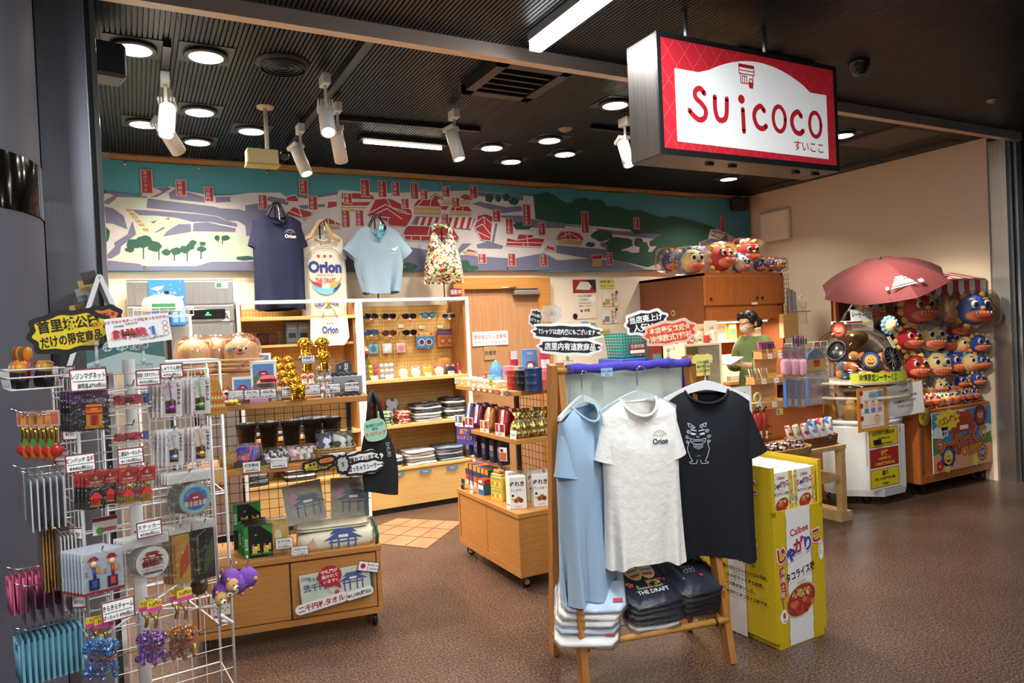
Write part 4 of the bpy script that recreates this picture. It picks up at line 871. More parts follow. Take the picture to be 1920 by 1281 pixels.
# stainless appliance left of the display
AF=Fr(0,5.55)
a0=AF.uz(0,236,524)[0];a1,az=AF.uz(0,436,522)
t=thing('steel_ice_machine','stainless steel kitchen machine marked A against the back left wall','appliance',(a0,5.55,0));aw=a1-a0
zz=lambda y,x=380:AF.uz(0,x,y)[1];ux=lambda x,y=560:AF.uz(0,x,y)[0]-a0
MB().box(0,aw,.02,.6,.1,az,STEEL,.004).box(.05,aw-.05,.06,.55,0,.1,BLACK).obj('body',t)
MB().box(.0,aw,0,.02,zz(570),az-.02,STEEL,.003).obj('upper_panel',t)
MB().box(.0,aw,-.005,.02,zz(604),zz(573),STEEL,.004).obj('control_strip',t)
o=MB().box(ux(355),ux(421),-.012,-.005,zz(599),zz(580),K('#0c0d0c',.15),.003).obj('display_panel',t)
MB().rect(ux(383),ux(394),zz(592),zz(590),mat('green_led','#39ff5a',em=3),-.0135).rect(ux(386),ux(390),zz(589),zz(586),mat('green_led'),-.0135).obj('green_led',o)
MB().box(.01,aw-.01,0,.02,.12,zz(609),STEEL,.004).obj('door',t)
MB().box(ux(416,590),ux(430,590),-.008,-.005,zz(603),zz(585),WHITE).text('A',ux(423,590),zz(594),.07,BLACK,-.009,bold=.01).obj('letter_plate',t)
MB().box(ux(405),ux(428),-.003,0,zz(541),zz(529),K('#cfd8d0')).rect(ux(407),ux(416),zz(539),zz(531),K('#3f7a5a'),-.004).obj('rating_label',t)
def bluep(b):
 w_,h_=.115,.16;bl=K('#2f77c4');b.rect(-w_,w_,-h_,h_,bl,-.001)
 for x,z,s in((-.06,.1,1),(.05,.02,1.3)):b.poly([(x-.04*s,z),(x,z+.014*s),(x+.045*s,z+.02*s),(x+.03*s,z-.004*s),(x,z-.014*s)],WHITE,-.002)
 for x in(.03,.075):b.rect(x,x+.035,-.14,-.03,K('#7db6e0'),-.002)
 b.text('ちゅらうみ',0,.07,.025,K('#bfe0e8'),-.002)
 for i in range(14):b.disc(rnd.uniform(-.1,.1),rnd.uniform(-.1,.15),.003,WHITE,-.0021,6)
wallcard('blue_poster',283,530,344,605,'blue sea poster with white whale shapes stuck to the steel machine','poster',fr=AF,v=-.014,bg=K('#2f77c4'),extra=bluep)
# ================================================================ A-frame clothes rack in front
RK=Fr(1.575,2.459,-11.6);RL=.69;RD=.372;RZ=1.318
t=thing('clothes_rack','wooden A-frame clothes rack with three t-shirts standing in front of the shop','clothes rack',RK.o,RK.yaw)
for nm,u in(('left',0),('right',RL)):
 for v0 in(0,RD):
  du=-.028*(v0>0);dv=.03 if v0==0 else-.03;s_=1 if v0==0 else-1
  b=MB();top_=Vector((u+(.026 if v0==0 else-.026)*(1 if u==0 else-1),RD/2+s_*.03,1.35));b.beam((u,v0,0),top_,.055,.03,PINE,up=(1,0,0));b.obj('leg',t)
for u in(.03,RL-.03):
 b=MB();b.beam((u,.02,.165),(u,RD-.04,.315),.02,.045,PINE,up=(0,-.4,1));b.obj('side_rail',t)
RODM=mat('round_rod_pine','#cf9a4e',.45,kind='noise',c2='#c18a3f',sc=9)
for nm,v,z,r in(('a',.012,.185,.015),('b',RD-.02,.335,.015),('c',RD/2,RZ,.014)):MB().bar((-.0 if nm!='c' else-.02,v,z),(RL+(.02 if nm=='c' else 0),v,z),r,RODM,12).obj('rod',t)
b=MB()
for i in range(14):u=.04+i*(RL-.08)/13;b.bar((u,.012,.195),(u,RD-.02,.345),.0016,WIREB,4)
for i in range(8):k=i/7;b.bar((.03,.012+k*(RD-.032),.196+k*.15),(RL-.03,.012+k*(RD-.032),.196+k*.15),.0016,WIREB,4)
b.obj('mesh_shelf',t)
for u in(.05,RL-.06):MB().lathe([(.016,-.004),(.019,-.004),(.019,.004),(.016,.004)],BLACK,12,(u,.012,.185),'x').obj('cable_tie',t)
pur=mat('purple_towel','#4a3fae',.9,bump=.6,sc=160)
t=thing('purple_towel','purple towel rolled around the top rod of the clothes rack','towel',RK.w(0,RD/2,RZ),RK.yaw)
b=MB();b.tube([(.05+.055*i,.002*math.sin(i),.004+.003*math.sin(i*1.7))for i in range(12)],[.021+.003*math.sin(i*2.3)for i in range(12)],pur,14);b.obj('roll',t)
mint=mat('mint_sheet','#c9d2c4',.8,bump=.3,sc=8);grey_sheet=mat('grey_sheet','#b9bcc6',.8,bump=.3,sc=8)
t=thing('backdrop_cloth','pale mint cloth with purple edges hanging down behind the t-shirts','cloth',RK.w(0,RD/2,RZ),RK.yaw)
def shv(u,z):return .045+.05*min(1,-z*1.6)+.012*math.sin(u*26)*min(1,-z*3)
b=MB();b.surf(lambda u,v:(.045+.6*u,shv(.6*u,-.9*v),-.015-.9*v),40,12,mint)
b.obj('sheet',t);b=MB()
for x0,x1 in((.03,.047),(.643,.66)):b.surf(lambda u,v:(x0+(x1-x0)*u,shv(.6*u,-.9*v)-.002,-.015-.9*v),2,12,pur)
b.obj('edging',t)
hangw=mat('hanger_white','#ecebe6',.35);hangc=mat('hanger_frost','#dfe4e2',.25,alpha=.45)
aq=mat('light_blue_tee','#9db8d0',.85,bump=.25,sc=200);iv=mat('ivory_slub','#faf7ee',.85,kind='noise',c2='#f4f0e4',sc=30,bump=.4);dn=mat('dark_navy_tee2','#090c15',.9,bump=.25,sc=200)
# ivory tee in the middle
C1=RK.w(.325,.055,1.185)
hanger(0,RK.w(.325,.06,1.222),RK.yaw,'frosted white hanger inside the ivory t-shirt on the rack',hangc,.36,.008,.075,hooklen=.12,flat=.035)
tee('t_shirt','ivory t-shirt with small beer word on the chest, middle of the clothes rack',C1,RK.yaw-.02,iv,sw=.175,bw=.17,L=.71,d=.06,sl=.2,sa=74,neck=.083,nd=.07,amp=.018,seed=11,prints=small_logo(.065,-.175,.74,K('#27304e'),K('#8d93a0'),K('#c55a55')),cuff=.085,slw=.09,waves=4,group='t-shirts on the clothes rack')
C2=RK.w(.105,.15,1.165)
hanger(0,RK.w(.105,.15,1.21),RK.yaw+.6,'frosted white hanger inside the light blue t-shirt',hangc,.36,.008,.075,hooklen=.13,flat=.03)
tee('t_shirt','light blue t-shirt at the left end of the clothes rack',C2,RK.yaw+.6,aq,sw=.165,bw=.165,L=.82,d=.075,sl=.23,sa=76,neck=.085,nd=.07,amp=.03,seed=4,cuff=.085,slw=.09,waves=6,group='t-shirts on the clothes rack')
C3=RK.w(.69,.105,1.195)
hanger(0,RK.w(.69,.11,1.24),RK.yaw-.42,'solid white plastic hanger inside the dark navy t-shirt',hangw,.38,.011,.075,hooklen=.1,flat=.042)
wl2=K('#c9ccd4')
def lion(b,wy):
 cx,cz,q=-.055,-.225,.68
 def L_(pts,th=.0032):strip(b,[(cx+x*q,cz+z*q)for x,z in pts],th*.85,wl2,wy)
 def sp(x,z,r,s=1):L_([(x+r*(1-k/14)*math.cos(s*k*.75),z+r*(1-k/14)*math.sin(s*k*.75))for k in range(13)],.0028)
 for x,z,r in((-.03,.105,.016),(.028,.105,.016),(-.058,.075,.014),(.06,.075,.014),(-.068,.04,.014),(.07,.04,.014),(-.066,.008,.012),(.068,.008,.012)):sp(x,z,r,1 if x>0 else-1)
 L_([(-.05,.10),(-.06,.128),(-.035,.12)]);L_([(.05,.10),(.06,.128),(.035,.12)])
 for s in(1,-1):
  b.add([(cx+s*x*q,wy(cx+s*x*q,cz+z*q),cz+z*q)for x,z in((.008,.06),(.042,.068),(.046,.055),(.02,.05))],[(0,1,2,3)],wl2)
  L_([(s*.006,.078),(s*.045,.085)],.005);L_([(s*.06,.0),(s*.07,-.04),(s*.055,-.09),(s*.04,-.12),(s*.06,-.125),(s*.055,-.135),(s*.015,-.135),(s*.01,-.11)])
 L_([(-.01,.045),(0,.035),(.01,.045)]);L_([(-.05,.03),(-.02,.022),(.02,.022),(.05,.03),(.045,.005),(.02,-.008),(-.02,-.008),(-.045,.005),(-.05,.03)]);L_([(-.04,.012),(.04,.012)])
 for i in range(7):L_([(-.03+.01*i,-.01),(-.025+.0085*i,-.045+.004*abs(i-3))],.0025)
 L_([(-.012,-.085),(.012,-.085)],.002)
tee('t_shirt','dark navy t-shirt with white line drawing of a guardian lion, right end of rack',C3,RK.yaw-.42,dn,sw=.185,bw=.185,L=.75,d=.075,sl=.24,sa=70,neck=.095,nd=.055,amp=.02,seed=21,prints=lion,cuff=.1,slw=.1,waves=4,group='t-shirts on the clothes rack')
# price tag and neck card on the rod
card('price_tag',.055,.035,'pale blue paper tag hanging from the purple towel','price tag',RK.at(RD/2-.03,1138,698),RK.yaw,[('¥3,080',.018,K('#2a3a6a'),.005),('税込',.01,K('#2a3a6a'),-.01)],bg=K('#9cc3dc'))
# pop-up signs clipped to the rod
popb,popw=K('#17171a'),K('#efece4')
def clip(loc,rz,label,h=.07):
 t=thing('sign_clip',label,'sign clip',loc,rz,'clear sign clips')
 MB().box(-.014,.014,-.03,-.026,-.035,.02,ACRYL).box(-.014,.014,.026,.03,-.03,.02,ACRYL).box(-.014,.014,-.03,.03,.018,.022,ACRYL).obj('jaw',t)
 MB().bar((0,0,.02),(0,0,.02+h),.004,mat('clip_stem','#d5d8d8',.15,alpha=.5),8).ball((0,0,.03),.008,mat('clip_stem')).ball((0,0,.02+h),.008,mat('clip_stem')).obj('stem',t)
 MB().box(-.03,.03,-.006,.002,.02+h,.035+h,ACRYL).obj('grip',t);return t
def popsign(name,label,loc,rz,tilt,blobs):
 """blobs: (dx, dz, w, h, face, rim, [(text,size,dz,colour)])"""
 t=thing(name,label,'pop-up sign',loc,rz,None,ry=tilt)
 for i,(dx,dz,w_,h_,face,rim,lines,seed)in enumerate(blobs):
  b=MB();y=-.003*i
  P=cloud(18,w_+.024,h_+.026,.06,seed);b.prism([(p[0]+dx,p[1]+dz)for p in P],y,y+.0018,rim)
  P=cloud(18,w_,h_,.07,seed);b.poly([(p[0]+dx,p[1]+dz)for p in P],face,y-.0007)
  for tx,sz,z,c in lines:b.text(tx,dx,dz+z,sz,c,y-.0014,bold=.03,fit=w_*.88)
  b.obj('board',t)
 return t
p=RK.at(RD/2-.02,1065,634)
popsign('cloud_sign','black and white double cloud sign on the left end of the rod',p,RK.yaw,.07,[
 (-.005,.026,.30,.052,popb,popw,[('Tシャツは店内奥にもございます',.026,0,popw)],3),(.01,-.038,.27,.05,popb,popw,[('店里内有這款商品',.034,0,popw)],5)])
clip(RK.at(RD/2-.0,1065,688)+Vector((0,0,.008)),RK.yaw,'clear clip holding the double cloud sign on the rod',.05)
p=RK.at(RD/2-.02,1235,618)
popsign('cloud_sign','black cloud and red cloud sign clipped to the right end of the rod',p,RK.yaw,-.1,[
 (-.055,.04,.19,.085,popb,popw,[('当店売上げ',.034,.018,popw),('人気No.1',.036,-.02,popw)],8),(.055,-.022,.245,.085,K('#d8482f'),K('#e9b9a4'),[('本店最受欢迎☆',.03,.018,K('#f2d9b0')),('沖縄款式T恤衫',.034,-.02,K('#f2d9b0'))],9)])
clip(RK.at(RD/2-.0,1254,684)+Vector((0,0,.006)),RK.yaw,'clear clip holding the black and red sign on the rod',.04)
t_=[(-.05,.04),(-.025,.05),(-.012,.042),(.012,.042),(.025,.05),(.05,.04),(.055,.01),(.035,.005),(.035,-.05),(-.035,-.05),(-.035,.005),(-.055,.01)]
b=MB();b.prism(t_,0,.002,K('#d9cf6a'))
for i,s in enumerate(('こちらの商品は','店舗奥にも','ございます')):b.text(s,0,.012-.02*i,.014,BLACK,-.001,fit=.065,bold=.02)
solo('shirt_shaped_card',b,'small yellow card cut like a shirt hanging on the right rack post','card',RK.at(RD/2-.06,1318,684),RK.yaw)
# bagged shirts on the sloping shelf
tilt=math.atan2(.15,RD-.032)
def shelfpt(u,s,h=0):return RK.w(u,.012+s*math.cos(tilt)-h*math.sin(tilt),.204+s*math.sin(tilt)+h*math.cos(tilt))
def anim(b):
 b.rect(-.11,-.05,.06,.13,K('#5fc3cf'),-.001);b.text('DRY',-.08,.1,.025,WHITE,-.002);b.text('OKINAWA ANIMALS',.02,.085,.02,BLACK,-.001)
 for i in range(10):x,z=-.06+.045*(i%4),.05-.05*(i//4);b.poly([(x,z),(x+.01,z+.012),(x+.028,z+.006),(x+.034,z+.012),(x+.03,z-.006),(x+.012,z-.008)],K('#5b6673'),-.001)
 b.rect(.08,.12,-.13,-.11,K('#c8324a'),-.0012);b.ring(0,-.05,.018,.004,K('#3a4048'),-.001,10)
lt=[mat('white_tee'),mat('pale_blue_tee','#b9c9d8',.8),mat('white_tee')]
for k in range(5):
 folded('bagged_shirt','bagged white shirt, %s of the left pile on the rack shelf'%('lowest','second lowest','middle','second highest','topmost')[k],lt[k%3],.27,.34,.024,shelfpt(.07+.012*k,.155+.012*k-(.03 if k==0 else 0),.025*k),RK.yaw-.42+.06*math.sin(k*2),'bagged shirts on the rack shelf',anim,True,k,'folded shirt',rx=tilt)
def cans(b):
 for i in range(26):
  a=rnd.uniform(0,2*PI);b.poly([(.0+.05*math.cos(a),.04+.035*math.sin(a)),(.09*math.cos(a+.06),.045+.05*math.sin(a+.06)),(.05*math.cos(a+.14),.04+.035*math.sin(a+.14))],K('#b8304a'),-.0005)
 for sx,r in((-.038,.18),(.032,-.12)):
  c,s=math.cos(r),math.sin(r);rot=lambda x,z:(sx+x*c-z*s,.015+x*s+z*c)
  b.poly([rot(.038*math.cos(a),.05*math.sin(a))for a in[2*PI*k/16 for k in range(16)]],K('#d9c08a'),-.001-.0003*(sx>0));b.text('Orion',*rot(0,.012),.028,K('#26345e'),-.002,bold=.03,fit=.06,rot=r);b.poly([rot(-.03,-.012),rot(.03,-.012),rot(.02,-.028),rot(-.02,-.028)],K('#c0503a'),-.0018)
 for i in range(22):b.disc(rnd.uniform(-.11,.11),-.055+rnd.uniform(-.015,.015),.008,K(('#c8402f','#d9a63a','#7aa04a','#c03a5a')[i%4]),-.0012-.00003*i,7)
 b.text('OKINAWA CRAFT',0,-.082,.016,WHITE,-.001);b.text('THE DRAFT',0,-.105,.03,WHITE,-.001,bold=.02)
 b.poly([(-.1,.09),(-.04,.12),(-.03,.085),(-.085,.06)],K('#d8d2c0'),-.0015);b.poly([(-.05,.115),(-.035,.12),(-.03,.09),(-.045,.085)],K('#b8283a'),-.002)
nm=mat('dark_navy_tee')
folded('bagged_shirt','white bagged shirt with black word sticking out under the navy pile',mat('white_tee'),.25,.3,.02,shelfpt(.345,.14,0),RK.yaw+.03,'bagged shirts on the rack shelf',lambda b:b.text('THE DRAFT',0,-.13,.03,BLACK,-.001,bold=.03),True,40,'folded shirt',rx=tilt)
for k in range(4):
 folded('bagged_shirt','navy bagged shirt with beer cans, %s in the middle rack pile'%('lowest','second lowest','second highest','topmost')[k],nm,.27,.35,.025,shelfpt(.36-.006*k,.175+.006*k,.021+.026*k),RK.yaw-.06+.05*k,'bagged shirts on the rack shelf',cans,True,50+k,'folded shirt',rx=tilt)
def curl(b):
 for i in range(7):x,z=-.02+.018*(i%3),-.04+.018*(i//3);b.ring(x,z,.012,.0025,K('#9aa0b0'),-.001,10)
 b.rect(.03,.045,-.085,-.07,RED,-.001)
for k in range(5):
 folded('bagged_shirt','navy bagged shirt with grey curls, %s in the right rack pile'%('lowest','second lowest','middle','second highest','topmost')[k],nm,.24,.34,.024,shelfpt(.565,.19+.004*k,.026*k),RK.yaw+.12+.03*math.sin(k),'bagged shirts on the rack shelf',curl,True,60+k,'folded shirt',rx=tilt)
# ================================================================ yellow cardboard snack stand
YB=Fr(2.499,2.28,1.2);YW,YD,YZ,YT=.342,.53,.605,.83
ye,yd=mat('yellow_card','#d3b215',.6,kind='noise',c2='#c8a810',sc=60),K('#e9e6e2')
jr,jb=K('#b3203c'),K('#2f3f9c')
def logo(b,x,z,s,y,rot=.2):
 for i,(ch,c)in enumerate(zip('じゃがりこ',(jr,jb,jr,jb,jr))):
  dx=(i-2)*s*.82;px,pz=x+dx*math.cos(rot),z+dx*math.sin(rot)+(.1*s if i%2==0 else-.06*s)
  b.text(ch,px+.03*s,pz-.05*s,s*1.08,K('#8a86b0'),y,bold=.07,rot=rot*.6);b.text(ch,px,pz,s*1.05,WHITE,y-.0006,bold=.085,rot=rot*.6);b.text(ch,px,pz,s,c,y-.0012,bold=.045,rot=rot*.6)
def plate(b,x,z,r,y):
 b.poly([(x+r*math.cos(a),z+r*.72*math.sin(a)+r*.18*math.cos(a))for a in[2*PI*k/24 for k in range(24)]],K('#c9b877'),y);b.poly([(x+r*.93*math.cos(a),z+r*.66*math.sin(a)+r*.16*math.cos(a))for a in[2*PI*k/24 for k in range(24)]],K('#9c3524'),y-.0004)
 for i in range(18):a=rnd.uniform(0,6.28);q=rnd.uniform(.2,.75)*r;b.disc(x+q*math.cos(a),z-.15*r+q*.5*math.sin(a),r*.14,K(('#c03a2a','#a8281e','#d06a4a')[i%3]),y-.0008-i*.00003,8)
 for i in range(26):a=rnd.uniform(0,PI);q=rnd.uniform(-.5,.5)*r;b.line([(x+q,z+.1*r+rnd.uniform(0,.4)*r),(x+q+.2*r*math.cos(a),z+.1*r+rnd.uniform(0,.4)*r)],r*.045,K(('#e6cf8a','#d9bb62')[i%2]),y-.0016-i*.00002)
t=thing('cardboard_snack_stand','yellow cardboard display stand with red and blue lettering to the right of the rack','display stand',YB.o,YB.yaw)
b=MB();nt_=.02
b.prism([(nt_,0),(YW-nt_,0),(YW-nt_,.03),(YW,.03),(YW,YZ),(0,YZ),(0,.03),(nt_,.03)],0,YD,ye)
x0,x1=.085,.25
def rag(x,n=26):return[(x+.002*math.sin(i*2.1)+.0015*math.sin(i*5.3),.004+(YZ-.004)*i/n)for i in range(n+1)]
y=-.0008;b.poly(rag(x0)+rag(x1)[::-1],yd,y)
for x in(x0,x1):b.line(rag(x),.0022,K('#7a4a1c'),y-.0004)
b.text('Calbee',.172,.525,.045,jr,y-.001,bold=.02,rot=.14);logo(b,.168,.445,.074,y-.001,.22)
for z in(.385,.29):b.line([(.06,z-.012),(.30,z+.04)],.0012,K('#b08a3a'),y-.001)
b.text('タコライス味',.172,.328,.044,BLACK,y-.001,bold=.03,rot=.16,fit=.2);b.text('TACO RICE',.172,.283,.012,BLACK,y-.001,rot=.15);plate(b,.168,.2,.105,y-.0014)
b.prism([(.03,.365),(.058,.375),(.073,.235),(.045,.225)],y-.001,y,jr);b.text('沖縄土産',.05,.35,.032,WHITE,y-.002,vert=True)
b.poly([(.318+.018*math.cos(a),.405+.05*math.sin(a))for a in[2*PI*k/18 for k in range(18)]],WHITE,y-.001);b.text('おいしさ',.322,.432,.013,BLACK,y-.0018,vert=True);b.text('いちばん',.309,.432,.013,BLACK,y-.0018,vert=True)
b.disc(.052,.145,.026,WHITE,y-.001,18,.032);b.text('8',.052,.152,.036,jr,y-.002,bold=.04);b.text('袋入',.055,.126,.011,BLACK,y-.002);b.line([(.05,.185),(.042,.235)],.004,K('#4a3a2a'),y-.001);b.line([(.03,.235),(.056,.24)],.003,K('#4a3a2a'),y-.001)
# left side print
sv=MB(T=Matrix.Rotation(-PI/2,4,'Z'));
def SX(v):return-v
b.T=Matrix.Rotation(-PI/2,4,'Z');ys=-.0008 # prints on the left face: local x = -v
b.poly([(-.28,.004),(-.17,.004),(-.17,YZ),(-.28,YZ)],yd,ys);b.line([(-.17,.004),(-.17,YZ)],.002,K('#7a4a1c'),ys-.0004);b.line([(-.28,.004),(-.28,YZ)],.002,K('#7a4a1c'),ys-.0004)
logo(b,-.225,.475,.065,ys-.001,-.02);b.text('タコライス味',-.225,.375,.045,BLACK,ys-.001,bold=.03,fit=.24)
for i,s in enumerate(('トマトの甘酸っぱさとミートソースの風味、','チリソースのピリっとする刺激、','チーズ味がおいしさ。','沖縄土産じゃがりこタコライス味です。')):b.text(s,-.22,.315-.04*i,.022,BLACK,ys-.001,bold=.02,fit=.36);b.line([(-.38,.297-.04*i),(-.06,.297-.04*i)],.0012,K('#8a7a2a'),ys-.001)
b.T=None;b.obj('lower_carton',t)
b=MB();e=.006
b.prism([(0,YZ),(e,YZ),(e,YT),(0,YT)],.01,YD,ye);b.prism([(YW-e,YZ),(YW,YZ),(YW,YT),(YW-e,YT)],.01,YD,ye);b.box(e,YW-e,YD-.008,YD,YZ,YT+.03,ye);b.rect(.1,.25,YT-.1,YT+.03,yd,YD-.009)
b.box(0,.022,0,.01,YZ,YT,ye);b.box(YW-.022,YW,0,.01,YZ,YT,ye);b.box(.0,YW,0,.01,YZ,YZ+.022,ye);b.rect(.085,.25,YZ,YZ+.022,yd,-.0008);b.box(e,YW-e,.01,YD-.008,YZ,YZ+.004,ye)
b.T=Matrix.Rotation(-PI/2,4,'Z');b.poly([(-.28,YZ),(-.17,YZ),(-.17,YT),(-.28,YT)],yd,ys);logo(b,-.225,YT-.105,.07,ys-.001,-.02);b.T=None
b.obj('upper_tray',t)
a_,c_=YB.uz(YD-.02,1368,728),YB.uz(YD-.02,1401,806)
b=MB();b.box(a_[0]+.02,a_[0]+.15,YD-.02,YD-.012,YT-.02,a_[1],ye);xm=(a_[0]+c_[0])/2+.02;b.rect(a_[0],c_[0]+.04,c_[1],a_[1],WHITE,YD-.0225);b.box(a_[0],c_[0]+.04,YD-.022,YD-.018,c_[1],a_[1]+.003,ye)
b.text('Calbee',xm,a_[1]-.03,.025,jr,YD-.024);logo(b,xm,a_[1]-.075,.026,YD-.024,0);b.text('タコライス味',xm,(a_[1]+c_[1])/2-.02,.02,BLACK,YD-.024,bold=.02);b.rect(a_[0]+.02,c_[0]+.02,c_[1]+.05,c_[1]+.09,K('#e0b93a'),YD-.0235);b.text('¥1,280',xm,c_[1]+.025,.028,BLACK,YD-.024,bold=.02);b.obj('header_card',t)
# snack boxes in the tray: two columns, five rows
bw_,bd_,bh_=.148,.088,.19;proto=None
for c in(0,1):
 for r in range(5):
  u,v=.092+c*.158,.02+r*.096
  lb='white snack box in the %s column of the yellow tray, %s from the front'%(('left','right')[c],NTH[r])
  if proto is None:
   t=proto=thing('snack_box',lb,'snack box',YB.w(u,v+bd_/2,YZ+.004),YB.yaw,'snack boxes in the yellow tray');b=MB();w2=bw_/2
   b.box(-w2,w2,-bd_/2,bd_/2,0,bh_,K('#ece8de'),.002);y=-bd_/2-.0006
   b.rect(-w2,-w2+.02,0,bh_,K('#d9b63a'),y);b.rect(w2-.028,w2,0,bh_,K('#d9b63a'),y)
   for i in range(26):b.disc(rnd.choice((-w2+.01,w2-.014))+rnd.uniform(-.009,.012),rnd.uniform(.01,bh_-.01),.006,K(('#c8503a','#4f7fb8','#7fa04a','#d98a3a','#ece2c0')[i%5]),y-.0003-i*.00002,6)
   b.text('Calbee',-.005,bh_-.025,.018,jr,y-.001,bold=.02);logo(b,-.005,bh_-.058,.0265,y-.001,.1);b.text('jagarico',-.0,bh_-.083,.008,jr,y-.001);b.text('タコライス味',-.004,bh_-.1,.0165,BLACK,y-.001,bold=.025);plate(b,-.002,.04,.045,y-.001)
   b.obj('carton',t);MB().rect(-w2,w2,0,.001,WHITE).add([(-w2,-.012,bh_+.0008),(w2,-.012,bh_+.0008),(w2,.012,bh_+.0008),(-w2,.012,bh_+.0008)],[(0,1,2,3)],K('#dcd6c6')).obj('lid_flap',t)
  else:dup(proto,YB.w(u,v+bd_/2,YZ+.004),label=lb)
# ================================================================ low cabinet fixture on the left with two shelves
LC=Fr(.184,3.738,-10.2);LW,LD,LZ=.905,.42,.43
t=thing('wheeled_display_cabinet','honey wood cabinet on casters with two shelves and wire grid, left of the aisle','display cabinet',LC.o,LC.yaw)
MB().box(0,LW,.02,LD,.075,LZ-.03,WOOD,.002).box(-.005,LW+.005,-.005,LD+.005,LZ-.03,LZ,WOOD,.003).box(0,LW,0,.02,.075,.105,WOOD).box(LW-.022,LW,0,.02,.105,LZ-.03,WOOD).box(0,.022,0,.02,.105,LZ-.03,WOOD).obj('carcass',t)
for x0,x1 in((.026,.452),(.458,LW-.026)):MB().box(x0,x1,.006,.02,.11,LZ-.04,WOOD,.002).obj('door',t)
MB().box(.4525,.4575,.004,.02,.105,LZ-.03,K('#2a1a0e')).obj('door_gap',t)
def caster(u,v,par):
 o=MB().lathe([(.03,-.012),(.034,-.008),(.034,.008),(.03,.012)],K('#18181a',.4),18,(u,v,.034),'x').lathe([(.0001,-.013),(.016,-.013)],K('#9a9a9c',.4),14,(u,v,.034),'x').lathe([(.016,.013),(.0001,.013)],K('#9a9a9c',.4),14,(u,v,.034),'x').box(u-.02,u+.02,v-.02,v+.02,.068,.076,STEEL).obj('caster',par);return o
for u in(.05,LW-.04):
 for v in(.05,LD-.05):caster(u,v,t)
S2,S3=.885,1.205
pm=mat('slotted_post','#4a4b50',.4,.6)
for u in(.03,.80):
 b=MB();b.box(u-.012,u+.012,.27,.30,LZ,1.19,pm)
 for k in range(24):b.box(u-.004,u+.004,.2692,.27,.46+k*.03,.475+k*.03,BLACK)
 b.obj('post',t)
MB().box(-.02,.89,.0,.28,S2-.03,S2,WOOD,.003).obj('shelf',t);MB().box(-.03,.885,.03,.31,S3-.032,S3,WOOD,.003).obj('shelf',t)
b=MB()
for i in range(17):b.bar((.03+i*.048,.268,LZ+.02),(.03+i*.048,.268,S3-.04),.0016,WIREB,4)
for i in range(15):b.bar((.03,.266,LZ+.04+i*.05),(.80,.266,LZ+.04+i*.05),.0016,WIREB,4)
b.obj('wire_grid',t)
# towel advert on the doors
towelm=mat('bill_towel','#d5d9c8',.8,kind='noise',c2='#c4cbb8',sc=14);blu=K('#4a5f96')
def gate(b,x,z,s,y,c=blu):
 b.poly([(x-.5*s,z),(x-.4*s,z+.06*s),(x-.2*s,z+.17*s),(x+.2*s,z+.17*s),(x+.4*s,z+.06*s),(x+.5*s,z),(x+.34*s,z+.02*s),(x-.34*s,z+.02*s)],c,y);b.poly([(x-.34*s,z+.17*s),(x-.2*s,z+.29*s),(x+.2*s,z+.29*s),(x+.34*s,z+.17*s)],c,y-.0002)
 for k in(-.3,-.12,.12,.3):b.rect(x+k*s-.022*s,x+k*s+.022*s,z-.32*s,z+.02*s,c,y)
 b.rect(x-.36*s,x+.36*s,z-.07*s,z-.03*s,c,y-.0001);b.rect(x-.12*s,x+.12*s,z+.06*s,z+.13*s,WHITE,y-.0004)
q=LC.uz(0,632,1092);LCs=lambda x,y:LC.uz(0,x,y)
t=thing('bill_towel_sign','bank note towel sample fixed to the right door of the low cabinet','towel',LC.w(q[0],-.006,q[1]),LC.yaw,ry=-.05)
b=MB();b.box(-.18,.18,-.006,0,-.075,.07,towelm);b.rect(.165,.18,-.075,.07,K('#2f5a4a'),-.0066);b.text('弐千円',-.11,.0,.038,K('#4a5a80'),-.0072,bold=.03);b.text('日本銀行券',-.09,.04,.02,blu,-.0072);gate(b,.08,.0,.15,-.0075);b.ring(-.02,-.02,.028,.003,K('#b7a98f'),-.007);b.disc(-.005,-.045,.012,K('#c4503a'),-.0072);b.text('2000',-.15,.05,.025,blu,-.0072);b.obj('towel',t)
q=LCs(618,1078);b=MB();b.prism(smooth_closed([(.058*math.cos(a),.052*math.sin(a))for a in[2*PI*k/10 for k in range(10)]]),-.003,0,K('#b8202c'));b.poly([(.01,-.045),(.04,-.04),(.05,-.075)],K('#b8202c'),-.0031)
for i,s in enumerate(('守礼門が','描かれて','います!!')):b.text(s,0,.025-.025*i,.021,WHITE,-.004,bold=.02)
solo('speech_bubble_sign',b,'red round speech bubble sign on the towel sample','sign',LC.w(q[0],-.018,q[1]),LC.yaw,ry=-.1)
def pill(w,h,m):
 return[(w/2-h/2+h/2*math.cos(a),h/2*math.sin(a))for a in[-PI/2+PI*k/8 for k in range(9)]]+[(-w/2+h/2+h/2*math.cos(a),h/2*math.sin(a))for a in[PI/2+PI*k/8 for k in range(9)]]
for x,y,w_,h_,s,sz,c,l in((603,1129,.26,.05,'二千円札タオル',.034,RED,'white pill sign with red writing under the towel sample'),(673,1110,.145,.042,'¥1,100(税込)',.022,BLACK,'white pill price sign with black figures at the towel sample')):
 q=LCs(x,y);b=MB();b.prism(pill(w_,h_,0),-.003,0,WHITE);b.text(s,0,0,sz,c,-.0036,bold=.03,fit=w_*.88);solo('pill_sign',b,l,'sign',LC.w(q[0],-.02,q[1]),LC.yaw,ry=-.16)
